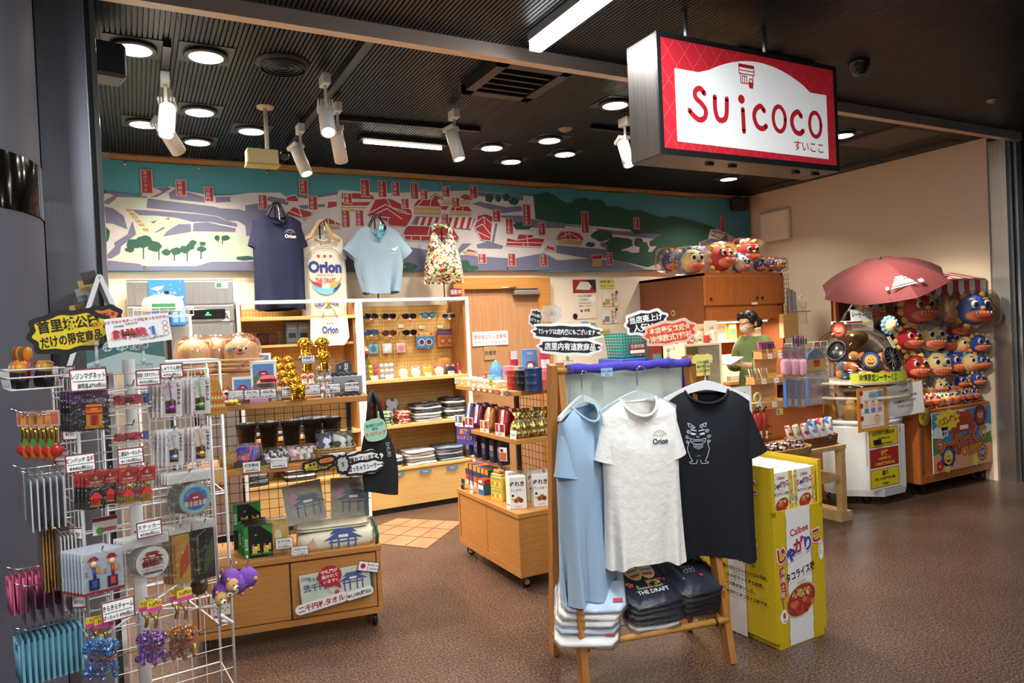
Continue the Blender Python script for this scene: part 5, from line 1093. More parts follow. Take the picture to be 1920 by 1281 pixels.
q=LCs(690,1060);b=MB();b.box(-.052,.052,-.004,0,-.025,.025,WHITE);b.line([(-.052,-.025),(.052,-.025),(.052,.025),(-.052,.025),(-.052,-.025)],.003,BLACK,-.0046);b.disc(-.028,0,.013,RED,-.0046);b.line([(-.004,-.025),(-.004,.025)],.002,BLACK,-.0046);b.text('MADE IN',.024,.009,.013,BLACK,-.005);b.text('JAPAN',.024,-.009,.015,BLACK,-.005)
solo('flag_sign',b,'small white sign with red dot reading MADE IN JAPAN','sign',LC.w(q[0],-.02,q[1]),LC.yaw,ry=.25)
# ---- cabinet top: block toy boxes, gold bills, gate towels
def u_at(x,y,v):return LC.uz(v,x,y)[0]
def toybox(b,w,d,h):
 gk,gn=K('#121714',.35),K('#2f8a3a',.35);b.box(-w/2,w/2,-d/2,d/2,0,h,gk,.002);y=-d/2-.0008
 b.add([(-w/2-.0008,-d/2,0),(-w/2-.0008,d/2,0),(-w/2-.0008,d/2,h),(-w/2-.0008,-d/2,h)],[(0,1,2,3)],gn);b.rect(-w/2,-w/2+.022,0,h,gn,y);b.text('BLOCK',-w/2+.011,h*.45,.018,WHITE,y-.0006,rot=PI/2,bold=.01);b.poly([(w/2-.055,h),(w/2,h),(w/2,h-.05)],gn,y-.0002)
 b.text('01',-.01,h*.72,.012,WHITE,y-.0006)
 for cx in(-.012,.042):
  for ix,iz,c in((0,0,'#d9b73a'),(1,0,'#d9b73a'),(0,1,'#e2c24a'),(1,1,'#e2c24a'),(2,1,'#e2c24a'),(0,2,'#d9b73a'),(1,2,'#f0ead0'),(2,2,'#d9b73a'),(0,3,'#c84a2e'),(2,3,'#d9b73a')):b.rect(cx-.018+ix*.012,cx-.0065+ix*.012,.025+iz*.011,.0355+iz*.011,K(c),y-.0008)
  b.rect(cx-.024,cx+.024,.016,.025,K('#3f9a3a'),y-.0007)
for i,(x,y,v,dz)in enumerate(((465,1000,.25,.105),(473,1000,.2,0),(480,1020,.135,0),(486,1040,.07,0))):
 b=MB();toybox(b,.135,.05,.16 if i else .13);solo('block_toy_box',b,('black block toy box behind the three staggered ones, raised at the back','green and black block toy box at the back of the staggered three','middle green and black block toy box of the staggered three','front green and black block toy box with two pixel figures')[i],'toy box',LC.w(u_at(x,y,v)+.0,v,LZ+dz),LC.yaw,'block toy boxes on the cabinet top')
solo('box_plinth',MB().box(-.07,.07,-.05,.05,0,.105,K('#1b2a1e'),.002),'dark green box under the raised block toy box','box',LC.w(u_at(465,1000,.28),.30,LZ),LC.yaw)
for k in range(3):
 t=thing('gold_bill_pack','golden banknote card in a clear bag, %s of the leaning three'%('front','middle','back')[k],'novelty banknote',LC.w(u_at(522,1010,.05)-.006*k,.045+.022*k,LZ),LC.yaw,'golden banknote cards',rx=-.16)
 b=MB();b.box(-.05,.05,0,.002,.01,.165,mat('gold_foil','#e6c25a',.35,.3,kind='noise',c2='#d0a03a',sc=90));b.disc(0,.1,.018,K('#eadcae'),-.0006,14,.024);b.text('弐千円',0,.04,.02,K('#7a5a1a'),-.0008);b.ring(-.03,.15,.01,.002,K('#7a5a1a'),-.0006);b.obj('banknote',t)
 MB().box(-.055,.055,-.003,-.002,.0,.19,FILM).obj('clear_bag',t)
price(LC,.005,533,1019,'弐千円札','¥330(税込)','price card reading two thousand yen note on the golden banknote card')
price(LC,-.002,562,1034,'二千円札タオル','¥1,100(税込)','price card at the front corner of the gate towels')
gt=mat('gate_towel','#e3dcc0',.85,bump=.2,sc=150)
t=thing('gate_towel','cream folded towel with blue gate drawing and dark green edge on the cabinet top','towel',LC.w(u_at(632,1030,.1),.14,LZ),LC.yaw)
b=MB();cushion(b,.40,.24,.085,gt,9,2,.001);b.obj('folded_towel',t);b=MB();gate(b,.03,.045,.2,-.122);b.poly([(-.16,.02),(-.1,.02),(-.12,.07)],K('#d9a68a'),-.1215);b.obj('print',t)
b=MB();b.tube([(.197,-.118,.0),(.203,-.118,.04),(.197,-.118,.08)],.009,K('#1f5a4a'),8).tube([(.197,-.11,.082),(.199,0,.086),(.197,.11,.082)],.009,K('#1f5a4a'),8);b.obj('green_edge',t)
for k in range(2):
 t=thing('bagged_gate_towel',('lower','upper')[k]+' flat bagged towel lying on the cream gate towel','towel',LC.w(u_at(622,1000,.14)+.005*k,.15,LZ+.092+.012*k),LC.yaw-.03*k,'bagged gate towels');b=MB();cushion(b,.36,.2,.011,gt,9,k,0);b.obj('folded_towel',t);b=MB();cushion(b,.38,.22,.013,FILM,9,k,.001);b.obj('clear_bag',t)
for k,(x,y,rx_,ry_,l)in enumerate(((575,950,-.35,-.12,'left one of two bagged gate towels leaning upright against the grid'),(655,950,-.3,.05,'right one of two bagged gate towels leaning upright against the grid'))):
 t=thing('bagged_gate_towel',l,'towel',LC.w(u_at(x,y,.2),.17,LZ+.118),LC.yaw,'bagged gate towels',rx=rx_,ry=ry_)
 b=MB();b.box(-.1,.1,0,.008,0,.21,mat('towel_dull','#a99f84',.8,kind='noise',c2='#8d8670',sc=9));gate(b,.02,.09,.19,-.0008,K('#3a4560'));b.poly([(-.08,.12),(-.05,.17),(-.02,.13),(-.05,.1)],K('#c08aa0'),-.0008)
 if k:b.rect(.075,.1,0,.21,K('#1f4a3c'),-.0009);b.text('2000',.03,.17,.03,BLACK,-.0012)
 b.obj('towel',t);MB().box(-.11,.11,-.006,-.005,-.005,.225,FILM).obj('clear_bag',t)
solo('red_label_box',MB().box(-.045,.045,-.03,.03,0,.12,K('#d6cfc4'),.002).rect(-.045,.045,.06,.085,RED,-.0308).rect(-.045,.045,.02,.035,RED,-.0308),'white and red small box at the left end of the cabinet top','box',LC.w(.05,.09,LZ),LC.yaw)
# ---- shelf 2
for k,x in enumerate((462,504,546,586,622)):
 t=thing('dark_cup_vase','dark tapered cup on the second shelf behind the grid, %s from the left'%NTH[k],'cup',LC.w(u_at(x,800,.33),.325,S2-.0),LC.yaw,'dark tapered cups');vm=mat('dark_cup_vase','#4a4038',.5,kind='noise',c2='#352d28',sc=7)
 MB().lathe([(.0001,0),(.038,0),(.05,.17),(.052,.17),(.052,.19),(.045,.19),(.035,.02)],vm,20).obj('cup',t);MB().lathe([(.053,.165),(.055,.178),(.053,.19)],K('#2b2522'),20).obj('rim',t)
solo('rear_ledge',MB().box(-.02,.89,.28,.40,S2-.03,S2-.001,WOOD),'narrow wooden ledge behind the second shelf carrying the dark cups','ledge',LC.o,LC.yaw)
sil=mat('silver_pattern','#b9bcc0',.3,.4,kind='dots',c2='#c9ccd0,#5a5c60,#e6e6e6,#8a8c90,#2c2e32',sc=90);pnk=mat('pink_green_pattern','#d98a86',.4,kind='dots',c2='#d98a86,#3f7a4a,#e6b0a8,#c85a5a,#dcd6d0',sc=70);bgp=mat('bingata_pattern','#3b2f8c',.5,kind='dots',c2='#3b2f9c,#c8405a,#4a3fb0,#e0762f,#2f2880',sc=55)
def bag(x,y,v,w,h,m,label,z,cat='small bag',group='bagged souvenirs on the second shelf',fr=LC,tilt=-.5,d=.02,name='clear_bag_item',ry=0):
 t=thing(name,label,cat,fr.w(fr.uz(v,x,y)[0],v,z),fr.yaw,group,rx=tilt,ry=ry)
 b=MB(T=Matrix.Rotation(PI/2,4,'X'));cushion(b,w*.85,h*.8,d*.8,m,6,int(x),.001,c=(0,h*.47,-d*.4));b.obj('contents',t);b=MB(T=Matrix.Rotation(PI/2,4,'X'));cushion(b,w,h,d,FILM,7,int(x)+2,.002,c=(0,h*.5,-d*.5));b.obj('clear_film',t);return t
for i in range(3):bag(460+i*4,860,.1+.03*i,.12,.10,bgp,'blue and red patterned hair tie bag, %s in the brown tray'%('front','middle','rear')[i],S2+.012)
b=MB();b.box(-.085,.085,-.08,.08,0,.006,K('#4a3a26'));
for q in((-.085,.085,-.08,-.075),(-.085,.085,.075,.08),(-.085,-.08,-.075,.075),(.08,.085,-.075,.075)):b.box(*q,.006,.03,K('#4a3a26'))
solo('brown_tray',b,'shallow brown tray holding the blue and red hair tie bags','tray',LC.w(u_at(465,860,.13),.13,S2),LC.yaw)
for i in range(9):bag(508+i*4.5,855,.07+.035*(i%3),.085,.09,sil,'silver patterned magnet bag, %s of the heap beside the brown tray'%NTH[i],S2,tilt=-.5-.15*(i%3),ry=.1*math.sin(i*3))
for i in range(8):bag(556+i*4.5,852,.07+.035*(i%3),.085,.09,pnk,'pink and green magnet bag, %s of the heap left of the round basket'%NTH[i],S2,tilt=-.45-.15*(i%3),ry=.12*math.sin(i*2))
rat=mat('rattan','#b9935a',.6,kind='noise',c2='#94703e',sc=60)
def basket(b,w,d,h,m,n=5,base=True):
 if base:b.box(-w/2+.008,w/2-.008,-d/2+.008,d/2-.008,0,.006,m)
 for k in range(n):
  q=1+.05*k/n;P=[(w/2*q*math.copysign(abs(math.cos(a))**.5,math.cos(a)),d/2*q*math.copysign(abs(math.sin(a))**.5,math.sin(a)),h*(k+.5)/n+.002*math.sin(24*a+k*PI))for a in[2*PI*i/40 for i in range(40)]]
  b.tube(P,h/n*.55,m,6,True)
 return b
solo('oval_basket',basket(MB(),.2,.16,.06,rat),'oval rattan basket with navy patterned pouches at the right of the second shelf','basket',LC.w(u_at(628,850,.12),.12,S2),LC.yaw)
nvp=mat('navy_swirl','#1c2740',.5,kind='dots',c2='#1c2740,#d6d8dc,#1c2740,#26324e,#1c2740',sc=34);olv=mat('olive_swirl','#5a5a3a',.5,kind='dots',c2='#5a5a3a,#cfcfc0,#3a3c2c,#5a5a3a',sc=34)
for i,(x,m)in enumerate(((608,nvp),(622,nvp),(638,olv),(650,olv))):bag(x,840,.1+.02*(i%2),.085,.13,m,('navy swirl pouch at the left of the oval basket','navy swirl pouch second in the oval basket','olive swirl pouch third in the oval basket','olive swirl pouch at the right of the oval basket')[i],S2+.02,tilt=-.3,group='pouches in the oval basket',d=.04)
solo('round_straw_pot',MB().lathe([(.0001,0),(.04,0),(.043,.075),(.038,.075),(.036,.01)],mat('straw_weave','#b5904f',.7,kind='noise',c2='#8f6c34',sc=90),18),'small straw pot at the left end of the second shelf','pot',LC.w(u_at(428,870,.08),.08,S2),LC.yaw)
for i in range(4):t=thing('wooden_keychain','long wooden tag keychain leaning out of the straw pot, %s from the left'%NTH[i],'keychain',LC.w(u_at(401+i*7,880,.0),-.008,S2-.05),LC.yaw,'wooden keychains');MB().box(-.008,.008,0,.004,0,.07,WOODL).obj('tag',t);MB().ball((0,0,-.012),.013,mat('copper_bead','#9a5a3a',.3,.6)).obj('bell',t)
price(LC,-.004,472,876,'紅型髪結','¥660(税込)','price card for the hair ties on the second shelf edge');price(LC,-.004,523,868,'各種マグネット','¥550(税込)','price card for the silver magnets on the second shelf edge');price(LC,-.004,632,858,'がま口ポーチ','¥1,650(税込)','price card in front of the oval basket',rx=-.2)
solo('green_strip',MB().box(-.075,.075,-.001,.06,0,.0015,K('#8faf4a')),'lime green paper strip under the hair tie tray','paper',LC.w(u_at(475,882,.01),.0,S2+.0005),LC.yaw)
p=LC.at(-.012,596,873);popsign('cloud_sign','small yellow and orange cloud sign on the second shelf edge',p,LC.yaw,-.1,[(0,0,.13,.04,K('#d9bf2f'),BLACK,[('首里城公園',.018,.008,BLACK),('だけの限定商品',.016,-.01,BLACK)],4),(.045,.018,.07,.022,K('#d97a35'),BLACK,[('ココだけ',.012,0,RED)],5)])
p=LC.at(-.02,675,869);popsign('cloud_sign','white double cloud sign with black outline and small lion at the shelf right end',p,LC.yaw,-.08,[(0,0,.205,.10,BLACK,WHITE,[],6),(.018,.022,.15,.05,WHITE,BLACK,[('売れています',.032,0,BLACK)],7),(.02,-.022,.18,.05,WHITE,BLACK,[('ぽっちゃりシーサー',.032,0,BLACK)],8),(-.085,.012,.05,.07,K('#b9b6ae'),BLACK,[('S',.03,0,BLACK)],9)])
# ---- shelf 3
KB=LC.uz(.2,400,700)[1]-S3;dome=ACRYL;bw2=mat('light_bowl_wood','#d0a272',.5,kind='noise',c2='#c39462',sc=10)
for k,(x,v)in enumerate(((367,.20),(408,.26),(454,.19))):
 t=thing('wooden_bowl_set',('stack of wooden bowls with clear dome and pink marks, left one','stack of wooden bowls with clear dome, half hidden between the other two','stack of wooden bowls with a bear face under its dome, right one')[k],'bowl set',LC.w(u_at(x,690,v),v,S3+KB),LC.yaw,'wooden bowl sets under domes')
 for j in range(3):MB().lathe([(.0001,0),(.095,0),(.118,.028),(.112,.028),(.09,.006),(.0001,.006)],bw2,26,(0,0,.021*j)).obj('bowl',t)
 b=MB();b.lathe([(.085,0),(.086,.04),(.07,.085),(.04,.105),(.0001,.112)],bw2,26,(0,0,.065))
 for sg in(1,-1):b.ball((sg*.05,-.02,.155),(.022,.012,.018),K('#b8423a')if k==2 else bw2)
 if k==2:
  for sg in(1,-1):b.ball((sg*.028,-.085,.12),.005,BLACK,8,6)
  b.ball((0,-.088,.112),(.01,.005,.007),K('#5a3a22'),8,6);b.tube([(-.02,-.088,.1),(0,-.089,.094),(.02,-.088,.1)],.003,RED,6);b.ball((-.05,-.07,.115),(.014,.006,.016),K('#7fa8c8'),8,6)
 b.obj('bear_lid',t);MB().lathe([(.1,0),(.1,.06),(.085,.105),(.05,.13),(.0001,.138)],dome,26,(0,0,.065)).obj('clear_dome',t)
 if k==2:
  b=MB()
  for j in range(4):b.ring(.03-.02*j,.05-.015*j,.009,.004,K('#b8423a'),-.112-.003*(3-j),8)
  b.obj('stamp',t)
solo('kraft_box',MB().box(-.21,.13,-.06,.14,0,KB-.001,K('#b98c58'),.002).text('OKINAWA BOWL',.0,KB*.5,.04,K('#6a4a2a'),-.0608),'flat kraft cardboard box under the bowl sets','box',LC.w(u_at(420,700,.15),.15,S3),LC.yaw)
t=thing('pink_toy_car','small pink toy car with pink and yellow pompoms in front of the bowls','toy car',LC.w(u_at(425,725,.05),.06,S3),LC.yaw)
pk=K('#d98a9c',.25);MB().ball((0,0,.035),(.048,.024,.02),pk).ball((.0,0,.052),(.026,.02,.018),pk).obj('body',t)
for sx in(-.026,.026):MB().lathe([(.012,-.004),(.014,0),(.012,.004)],BLACK,12,(sx,-.022,.014),'y').lathe([(.0001,-.005),(.008,-.004)],CHROME,10,(sx,-.022,.014),'y').obj('wheel',t)
MB().ball((.005,-.017,.055),(.016,.006,.008),K('#2a2a30',.2),8,6).obj('window',t)
for i in range(8):solo('pompom',MB().ball((0,0,.011),.011,K(('#d98a9c','#e3cf5a')[i>3],.9),8,6),('pink','yellow')[i>3]+' pompom on the shelf before the pink toy car','pompom',LC.w(u_at(412+i*4.2,733,.03),.035-.008*(i%2),S3),LC.yaw,'pompoms')
gr_=K('#9c2430',.5)
def gatefig(b,s,y=0):
 for k in(-.32,-.12,.12,.32):b.box(k*s-.025*s,k*s+.025*s,y-.05*s,y+.05*s,0,.42*s,gr_)
 b.add([(-.5*s,y-.16*s,.42*s),(.5*s,y-.16*s,.42*s),(.5*s,y+.16*s,.42*s),(-.5*s,y+.16*s,.42*s),(-.4*s,y,.58*s),(.4*s,y,.58*s)],[(0,1,5,4),(2,3,4,5),(1,2,5),(3,0,4),(3,2,1,0)],gr_)
 b.add([(-.36*s,y-.12*s,.6*s),(.36*s,y-.12*s,.6*s),(.36*s,y+.12*s,.6*s),(-.36*s,y+.12*s,.6*s),(-.26*s,y,.76*s),(.26*s,y,.76*s)],[(0,1,5,4),(2,3,4,5),(1,2,5),(3,0,4),(3,2,1,0)],gr_)
 b.box(-.3*s,.3*s,y-.05*s,y+.05*s,.5*s,.62*s,gr_);b.box(-.12*s,.12*s,y-.13*s,y-.12*s,.46*s,.54*s,K('#26324e'));b.box(-.5*s,.5*s,y-.2*s,y+.2*s,-.02*s,.0,K('#6d7078'));return b
def gatebox(x,y,v,w,h,z,label):
 b=MB();b.box(-w/2,w/2,-.03,.03,0,h,WHITE,.002);b.rect(-w*.4,w*.4,h*.15,h*.9,K('#5f8fc0'),-.0308);b.rect(-w*.4,w*.4,h*.15,h*.35,K('#8a9a8a'),-.0311);gate(b,0,h*.55,w*.6,-.0315,gr_);b.poly([(-w*.4,h*.3),(-w*.15,h*.4),(-w*.3,h*.55),(-w*.4,h*.5)],K('#4f7f3a'),-.0318)
 solo('gate_model_box',b,label,'box',LC.w(u_at(x,y,v),v,z),LC.yaw,'boxed gate models')
gatebox(486,670,.22,.115,.10,S3+.14,'white picture box with red gate, topmost at the back');solo('white_riser',MB().box(-.07,.07,-.035,.035,0,.14,WHITE,.002),'white riser box under the topmost gate picture box','box',LC.w(u_at(486,690,.22),.225,S3),LC.yaw)
gatebox(455,710,.11,.1,.13,S3+.0,'white picture box with red gate, left of the two in front');gatebox(494,700,.12,.125,.16,S3+.045,'white picture box with red gate, right and taller of the two in front')
solo('white_riser',MB().box(-.075,.075,-.055,.03,0,.045,WHITE,.002),'low white riser under the right gate picture box','box',LC.w(u_at(498,730,.1),.12,S3),LC.yaw)
for x,y,v,s,z,l in((467,728,.045,.085,S3+.002,'small red gate model in front of the left picture box'),(503,722,.055,.11,S3+.048,'larger red gate model in front of the right picture box')):solo('gate_model',gatefig(MB(),s),l,'model',LC.w(u_at(x,y,v),v,z),LC.yaw)
def lionfig(b,s,m,m2=None,flip=1):
 m2=m2 or m;b.ball((0,0,.36*s),(.2*s,.26*s,.28*s),m,12,8);b.ball((0,-.16*s,.68*s),(.23*s,.2*s,.22*s),m2,12,8)
 for i in range(10):a=PI*i/9;b.ball((.25*s*math.cos(a),-.06*s,.7*s+.22*s*math.sin(a)),.075*s,m,8,6)
 for sg in(1,-1):b.tube([(sg*.13*s,-.2*s,.4*s),(sg*.14*s,-.24*s,.05*s),(sg*.14*s,-.3*s,.03*s)],[.08*s,.065*s,.06*s],m,8);b.ball((sg*.2*s,.05*s,.1*s),(.1*s,.18*s,.1*s),m,8,6);b.ball((sg*.09*s,-.33*s,.76*s),.04*s,BLACK if m is not GOLD else m,6,5)
 b.ball((0,-.34*s,.66*s),(.1*s,.06*s,.06*s),m2,8,6);b.tube([(-.12*s,-.32*s,.56*s),(0,-.37*s,.53*s),(.12*s,-.32*s,.56*s)],.03*s,K('#a8322e')if m is not GOLD else m,6);b.tube([(flip*.1*s,.22*s,.25*s),(flip*.2*s,.3*s,.6*s),(flip*.12*s,.26*s,.85*s)],[.05*s,.09*s,.03*s],m,8);return b
# clear step risers
b=MB()
for k in range(4):b.box(-.06,.06,-.1+.05*k,.1,0,.035+.035*k,ACRYL)
solo('clear_step_riser',b,'clear plastic steps under the small golden lions','riser',LC.w(u_at(542,700,.15),.15,S3),LC.yaw)
proto=None
for k in range(4):
 for j in range(2):
  loc=LC.w(u_at(534+5*(3-k)-14+j*21,700,.08+.05*k),.073+.05*k,S3+.036+.035*k);l='small golden lion figure, %s one on the %s clear step'%(('left','right')[j],('lowest','second','third','top')[k])
  if proto is None:proto=solo('golden_lion_figure',lionfig(MB(),.08,GOLD),l,'figurine',loc,LC.yaw,'golden lion figurines')
  else:dup(proto,loc,label=l)
for j in range(2):dup(proto,LC.w(u_at(552+j*14,735,.025),.03,S3),label='small golden lion figure standing on the shelf before the steps, %s one'%('left','right')[j])
b=MB();b.box(-.11,.11,-.03,.09,0,.13,ACRYL);b.box(-.11,.11,.03,.09,.13,.19,ACRYL);solo('clear_riser',b,'clear plastic block under the large golden lions','riser',LC.w(u_at(588,690,.17),.16,S3),LC.yaw)
for j,(x,v,z)in enumerate(((572,.22,.191),(604,.22,.191),(575,.16,.131),(607,.16,.131))):dup(proto,LC.w(u_at(x,660,v),v,S3+z),label=('large golden lion at the back left of the clear block','large golden lion at the back right of the clear block','large golden lion at the front left of the clear block','large golden lion at the front right of the clear block')[j],scale=1.55 if j<2 else 1.35)
wsh,gsh=K('#e6ddd0',.4),mat('speckled_grey','#c9c4c4',.6,kind='noise',c2='#a9a2a4',sc=120)
b=MB();b.box(-.06,.06,-.03,.05,0,.035,ACRYL);b.box(-.06,.06,.01,.05,.035,.075,ACRYL);solo('clear_riser',b,'low clear riser under the white and orange lions','riser',LC.w(u_at(577,715,.08),.08,S3),LC.yaw)
pw=None
for k,(x,v,z)in enumerate(((570,.11,.076),(583,.11,.076),(570,.065,.036),(583,.065,.036))):
 l=('left','right')[k%2]+' white and orange lion on the '+('upper','lower')[k>1]+' low riser step'
 if pw is None:pw=solo('small_lion_figure',lionfig(MB(),.05,wsh,K('#c8623a')),l,'figurine',LC.w(u_at(x,700,v),v,S3+z),LC.yaw,'white lion figurines')
 else:dup(pw,LC.w(u_at(x,700,v),v,S3+z),label=l)
b=MB();b.box(-.06,.06,-.04,.07,0,.05,ACRYL);b.box(-.06,.06,.02,.07,.05,.1,ACRYL);solo('clear_riser',b,'clear riser under the speckled grey lions','riser',LC.w(u_at(606,715,.12),.12,S3),LC.yaw)
pg=None
for k,(x,v,z)in enumerate(((600,.165,.101),(615,.165,.101),(600,.1,.051),(616,.1,.051),(606,.05,0),(619,.05,0))):
 l='speckled grey lion figure, %s one on the %s row'%(('left','right')[k%2],('top','middle','bottom')[k//2])
 if pg is None:pg=solo('grey_lion_figure',lionfig(MB(),.06,gsh),l,'figurine',LC.w(u_at(x,700,v),v,S3+z),LC.yaw,'grey lion figurines')
 else:dup(pg,LC.w(u_at(x,700,v),v,S3+z),label=l)
stn=mat('dark_stone','#4a4c4e',.7,kind='noise',c2='#35373a',sc=60)
def stone(x,y,v,z,h,s,label):
 t=thing('stone_tablet',label,'stone ornament',LC.w(u_at(x,y,v),v,z),LC.yaw,'stone tablets');MB().prism([(-.03,.015),(.03,.015),(.026,h),(.01,h+.008),(-.024,h-.002)],-.012,.012,stn).obj('slab',t);MB().text(s,0,h-.018,.022,WHITE,-.0128,vert=True,bold=.03).obj('carving',t);b=MB()
 for i in range(7):b.ball((-.045+.015*i,-.01,.01+.004*(i%2)),(.012,.012,.011),stn,7,5)
 b.obj('rubble_base',t)
stone(648,672,.16,S3+.1,.075,'石敢','dark stone tablet with white characters on the grey stand');stone(655,720,.06,S3,.075,'石敢','dark stone tablet with white characters in front of the grey stand');stone(638,673,.17,S3+.1,.065,'石','smaller stone tablet at the left of the grey stand')
solo('grey_card_stand',MB().box(-.075,.075,-.03,.06,0,.1,K('#8f9192'),.002),'grey striped card stand behind the front stone tablet','stand',LC.w(u_at(650,700,.15),.14,S3),LC.yaw)
for x,y,a_,c_,l in((443,741,'ミニビートル','¥1,100(税込)','price card on the top shelf edge before the pink toy car'),(472,740,'守礼門S','¥1,650(税込)','price card on the top shelf edge before the smaller gate model'),(503,738,'守礼門L','¥2,200(税込)','price card on the top shelf edge before the larger gate model'),(543,733,'金獅子 小','¥1,430(税込)','price card before the small golden lions'),(586,730,'招福シーサー小','¥1,100(税込)','price card before the white and orange lions'),(624,728,'招福シーサー大','¥1,980(税込)','price card before the speckled grey lions'),(660,725,'夫婦石敢當','¥2,200(税込)','price card before the stone tablets')):
 price(LC,.033,x,y,a_,c_,l,.078,.05)
price(LC,.1,578,674,'金運獅子','¥3,300(税込)','price card stuck to the large golden lions',.07,.045)
card('pink_label',.085,.026,'pink strip with red writing on the top shelf edge','label',LC.at(.028,486,751),LC.yaw,[('Can\'t take the box',.012,RED,.005),('箱のお持ち帰り不可',.01,RED,-.007)],bg=K('#d9a6b4'))
# tote hung on the shelf end
p=LC.at(.02,700,735)
t=thing('black_tote_bag','black tote bag with a round mint sign hanging from the shelf end','bag',LC.w(.915,.02,p.z),LC.yaw);bk=mat('black_canvas','#19191b',.85,bump=.3,sc=150)
b=MB();b.surf(lambda u,v:((.035+.06*math.sin(PI*min(1,v*.62+.06)))*math.cos(2*PI*u)+.012*v,-.028*math.sin(2*PI*u)*(1-.3*v)+.006*math.sin(8*PI*u)*v,-.17-.31*v-.02*math.cos(2*PI*u)*v-.05*v**6),32,14,bk);b.obj('bag_body',t)
b=MB();b.tube([(-.05,-.02,-.2),(-.03,-.015,-.06),(-.015,0,.0),(0,.015,-.06),(.0,.02,-.2)],.011,bk,6);b.tube([(.045,-.02,-.2),(.02,-.015,-.06),(-.01,0,.003),(.02,.015,-.06)],.011,bk,6);b.obj('handle',t)
MB().text('SHURI',.055,-.3,.028,K('#bfc2c4'),-.034,rot=-PI/2+.1).obj('print',t)
p=LC.at(-.03,698,807);b=MB();b.prism(smooth_closed([(.066*math.cos(a)*(1.0),.066*math.sin(a))for a in[2*PI*k/4+PI/4 for k in range(4)]],6),0,.002,K('#a9d4ae'))
for s,z,c,sz in(('首里城公園',.026,K('#3a8f96'),.018),('限定',.006,K('#3a8f96'),.016),('エコバッグ',-.018,K('#d94a5a'),.022)):b.text(s,0,z,sz,c,-.001,bold=.03)
solo('round_mint_sign',b,'mint green rounded sign pinned to the black tote bag','sign',LC.w(.905,-.03,p.z),LC.yaw,ry=-.12)
# ================================================================ white wire spinner stand, front left
SP=Fr(-.136,2.11,14);PW=.325;PZ0,PZ1=.70,1.435
t=thing('wire_spinner_stand','white wire grid stand hung with souvenirs in the left foreground','display stand',SP.o,SP.yaw)
for nm,(a,c)in{'front':((0,0),(PW,0)),'left':((0,0),(0,PW)),'right':((PW,0),(PW,PW)),'rear':((0,PW),(PW,PW))}.items():
 b=MB();A_,C_=Vector((*a,0)),Vector((*c,0));nv,nh=6,11
 b.tube([A_+Vector((0,0,PZ0)),C_+Vector((0,0,PZ0)),C_+Vector((0,0,PZ1)),A_+Vector((0,0,PZ1))],.0042,WIRE,6,True)
 for i in range(1,nv):p=A_.lerp(C_,i/nv);b.bar(p+Vector((0,0,PZ0)),p+Vector((0,0,PZ1)),.0014,WIRE,4)
 for i in range(1,nh):z=PZ0+(PZ1-PZ0)*i/nh;b.bar(A_+Vector((0,0,z)),C_+Vector((0,0,z)),.0018,WIRE,4)
 b.obj('grid_panel',t)
c0=(PW/2,PW/2)
MB().lathe([(.017,.02),(.017,1.47)],WIRE,14,(*c0,0)).obj('pole',t);MB().lathe([(.0001,.03),(.2,.02),(.21,0)],WIRE,28,(*c0,0)).obj('base',t)
for z in(PZ0+.05,PZ1-.05):MB().bar((0,0,z),(PW,PW,z),.003,WIRE).bar((PW,0,z),(0,PW,z),.003,WIRE).obj('spoke',t)
MB().tube([(PW,0,PZ0+.03),(PW+.03,-.01,PZ0+.0),(PW+.03,.03,PZ0-.01),(PW,.05,PZ0)],.005,WIRE,6).obj('corner_bracket',t)
def hook(u,z,L=.09,side=None):
 P=[(u,0,z),(u,-L*.8,z+.002),(u,-L,z+.018)]if side is None else[(0,u,z),(-L*.8,u,z+.002),(-L,u,z+.018)]
 MB().tube(P,.002,CHROME,5).obj('hook',t_sp)
t_sp=t
def pbox(x0,y0,x1,y1,v):
 a,c=SP.uz(v,x0,y0),SP.uz(v,x1,y1);a2=SP.uz(v,(x0+x1)/2,y0)
 return(a[0]+c[0])/2,(a2[1]+SP.uz(v,(x0+x1)/2,y1)[1])/2,abs(c[0]-a[0]),abs(a2[1]-SP.uz(v,(x0+x1)/2,y1)[1])
def hang(name,cat,label,box,n,draw,v=-.085,step=.009,group=None,ry=0,dx=-.004,film=True,bg=None,hookz=True,thick=.002):
 """n like packs on one hook; the front one is drawn first"""
 u,z,w_,h_=pbox(*box,v);first=None
 for k in range(n):
  lb=label if n==1 else(label+', front one of its hook' if k==0 else label+', behind the front one')
  loc=SP.w(u+dx*k,v+step*k,z)
  if k==0 or(k==1):
   tt=thing(name,lb,cat,loc,SP.yaw,group or label+'s',ry=ry)
   b=MB();b.box(-w_/2,w_/2,0,thick,-h_/2,h_/2,K(bg))if bg else None
   draw(b,w_,h_,k);b.obj('card_insert',tt)
   if film:MB().box(-w_/2-.002,w_/2+.002,-.0065,-.0055,-h_/2-.004,h_/2+.004,FILM).obj('clear_film',tt)
   first=tt
  else:dup(first,loc,label=lb)
 if hookz:hook(u,z+h_*.44,-v+.02)
sred,sgold=K('#c8322c'),mat('bright_gold','#d6a840',.3,.8)
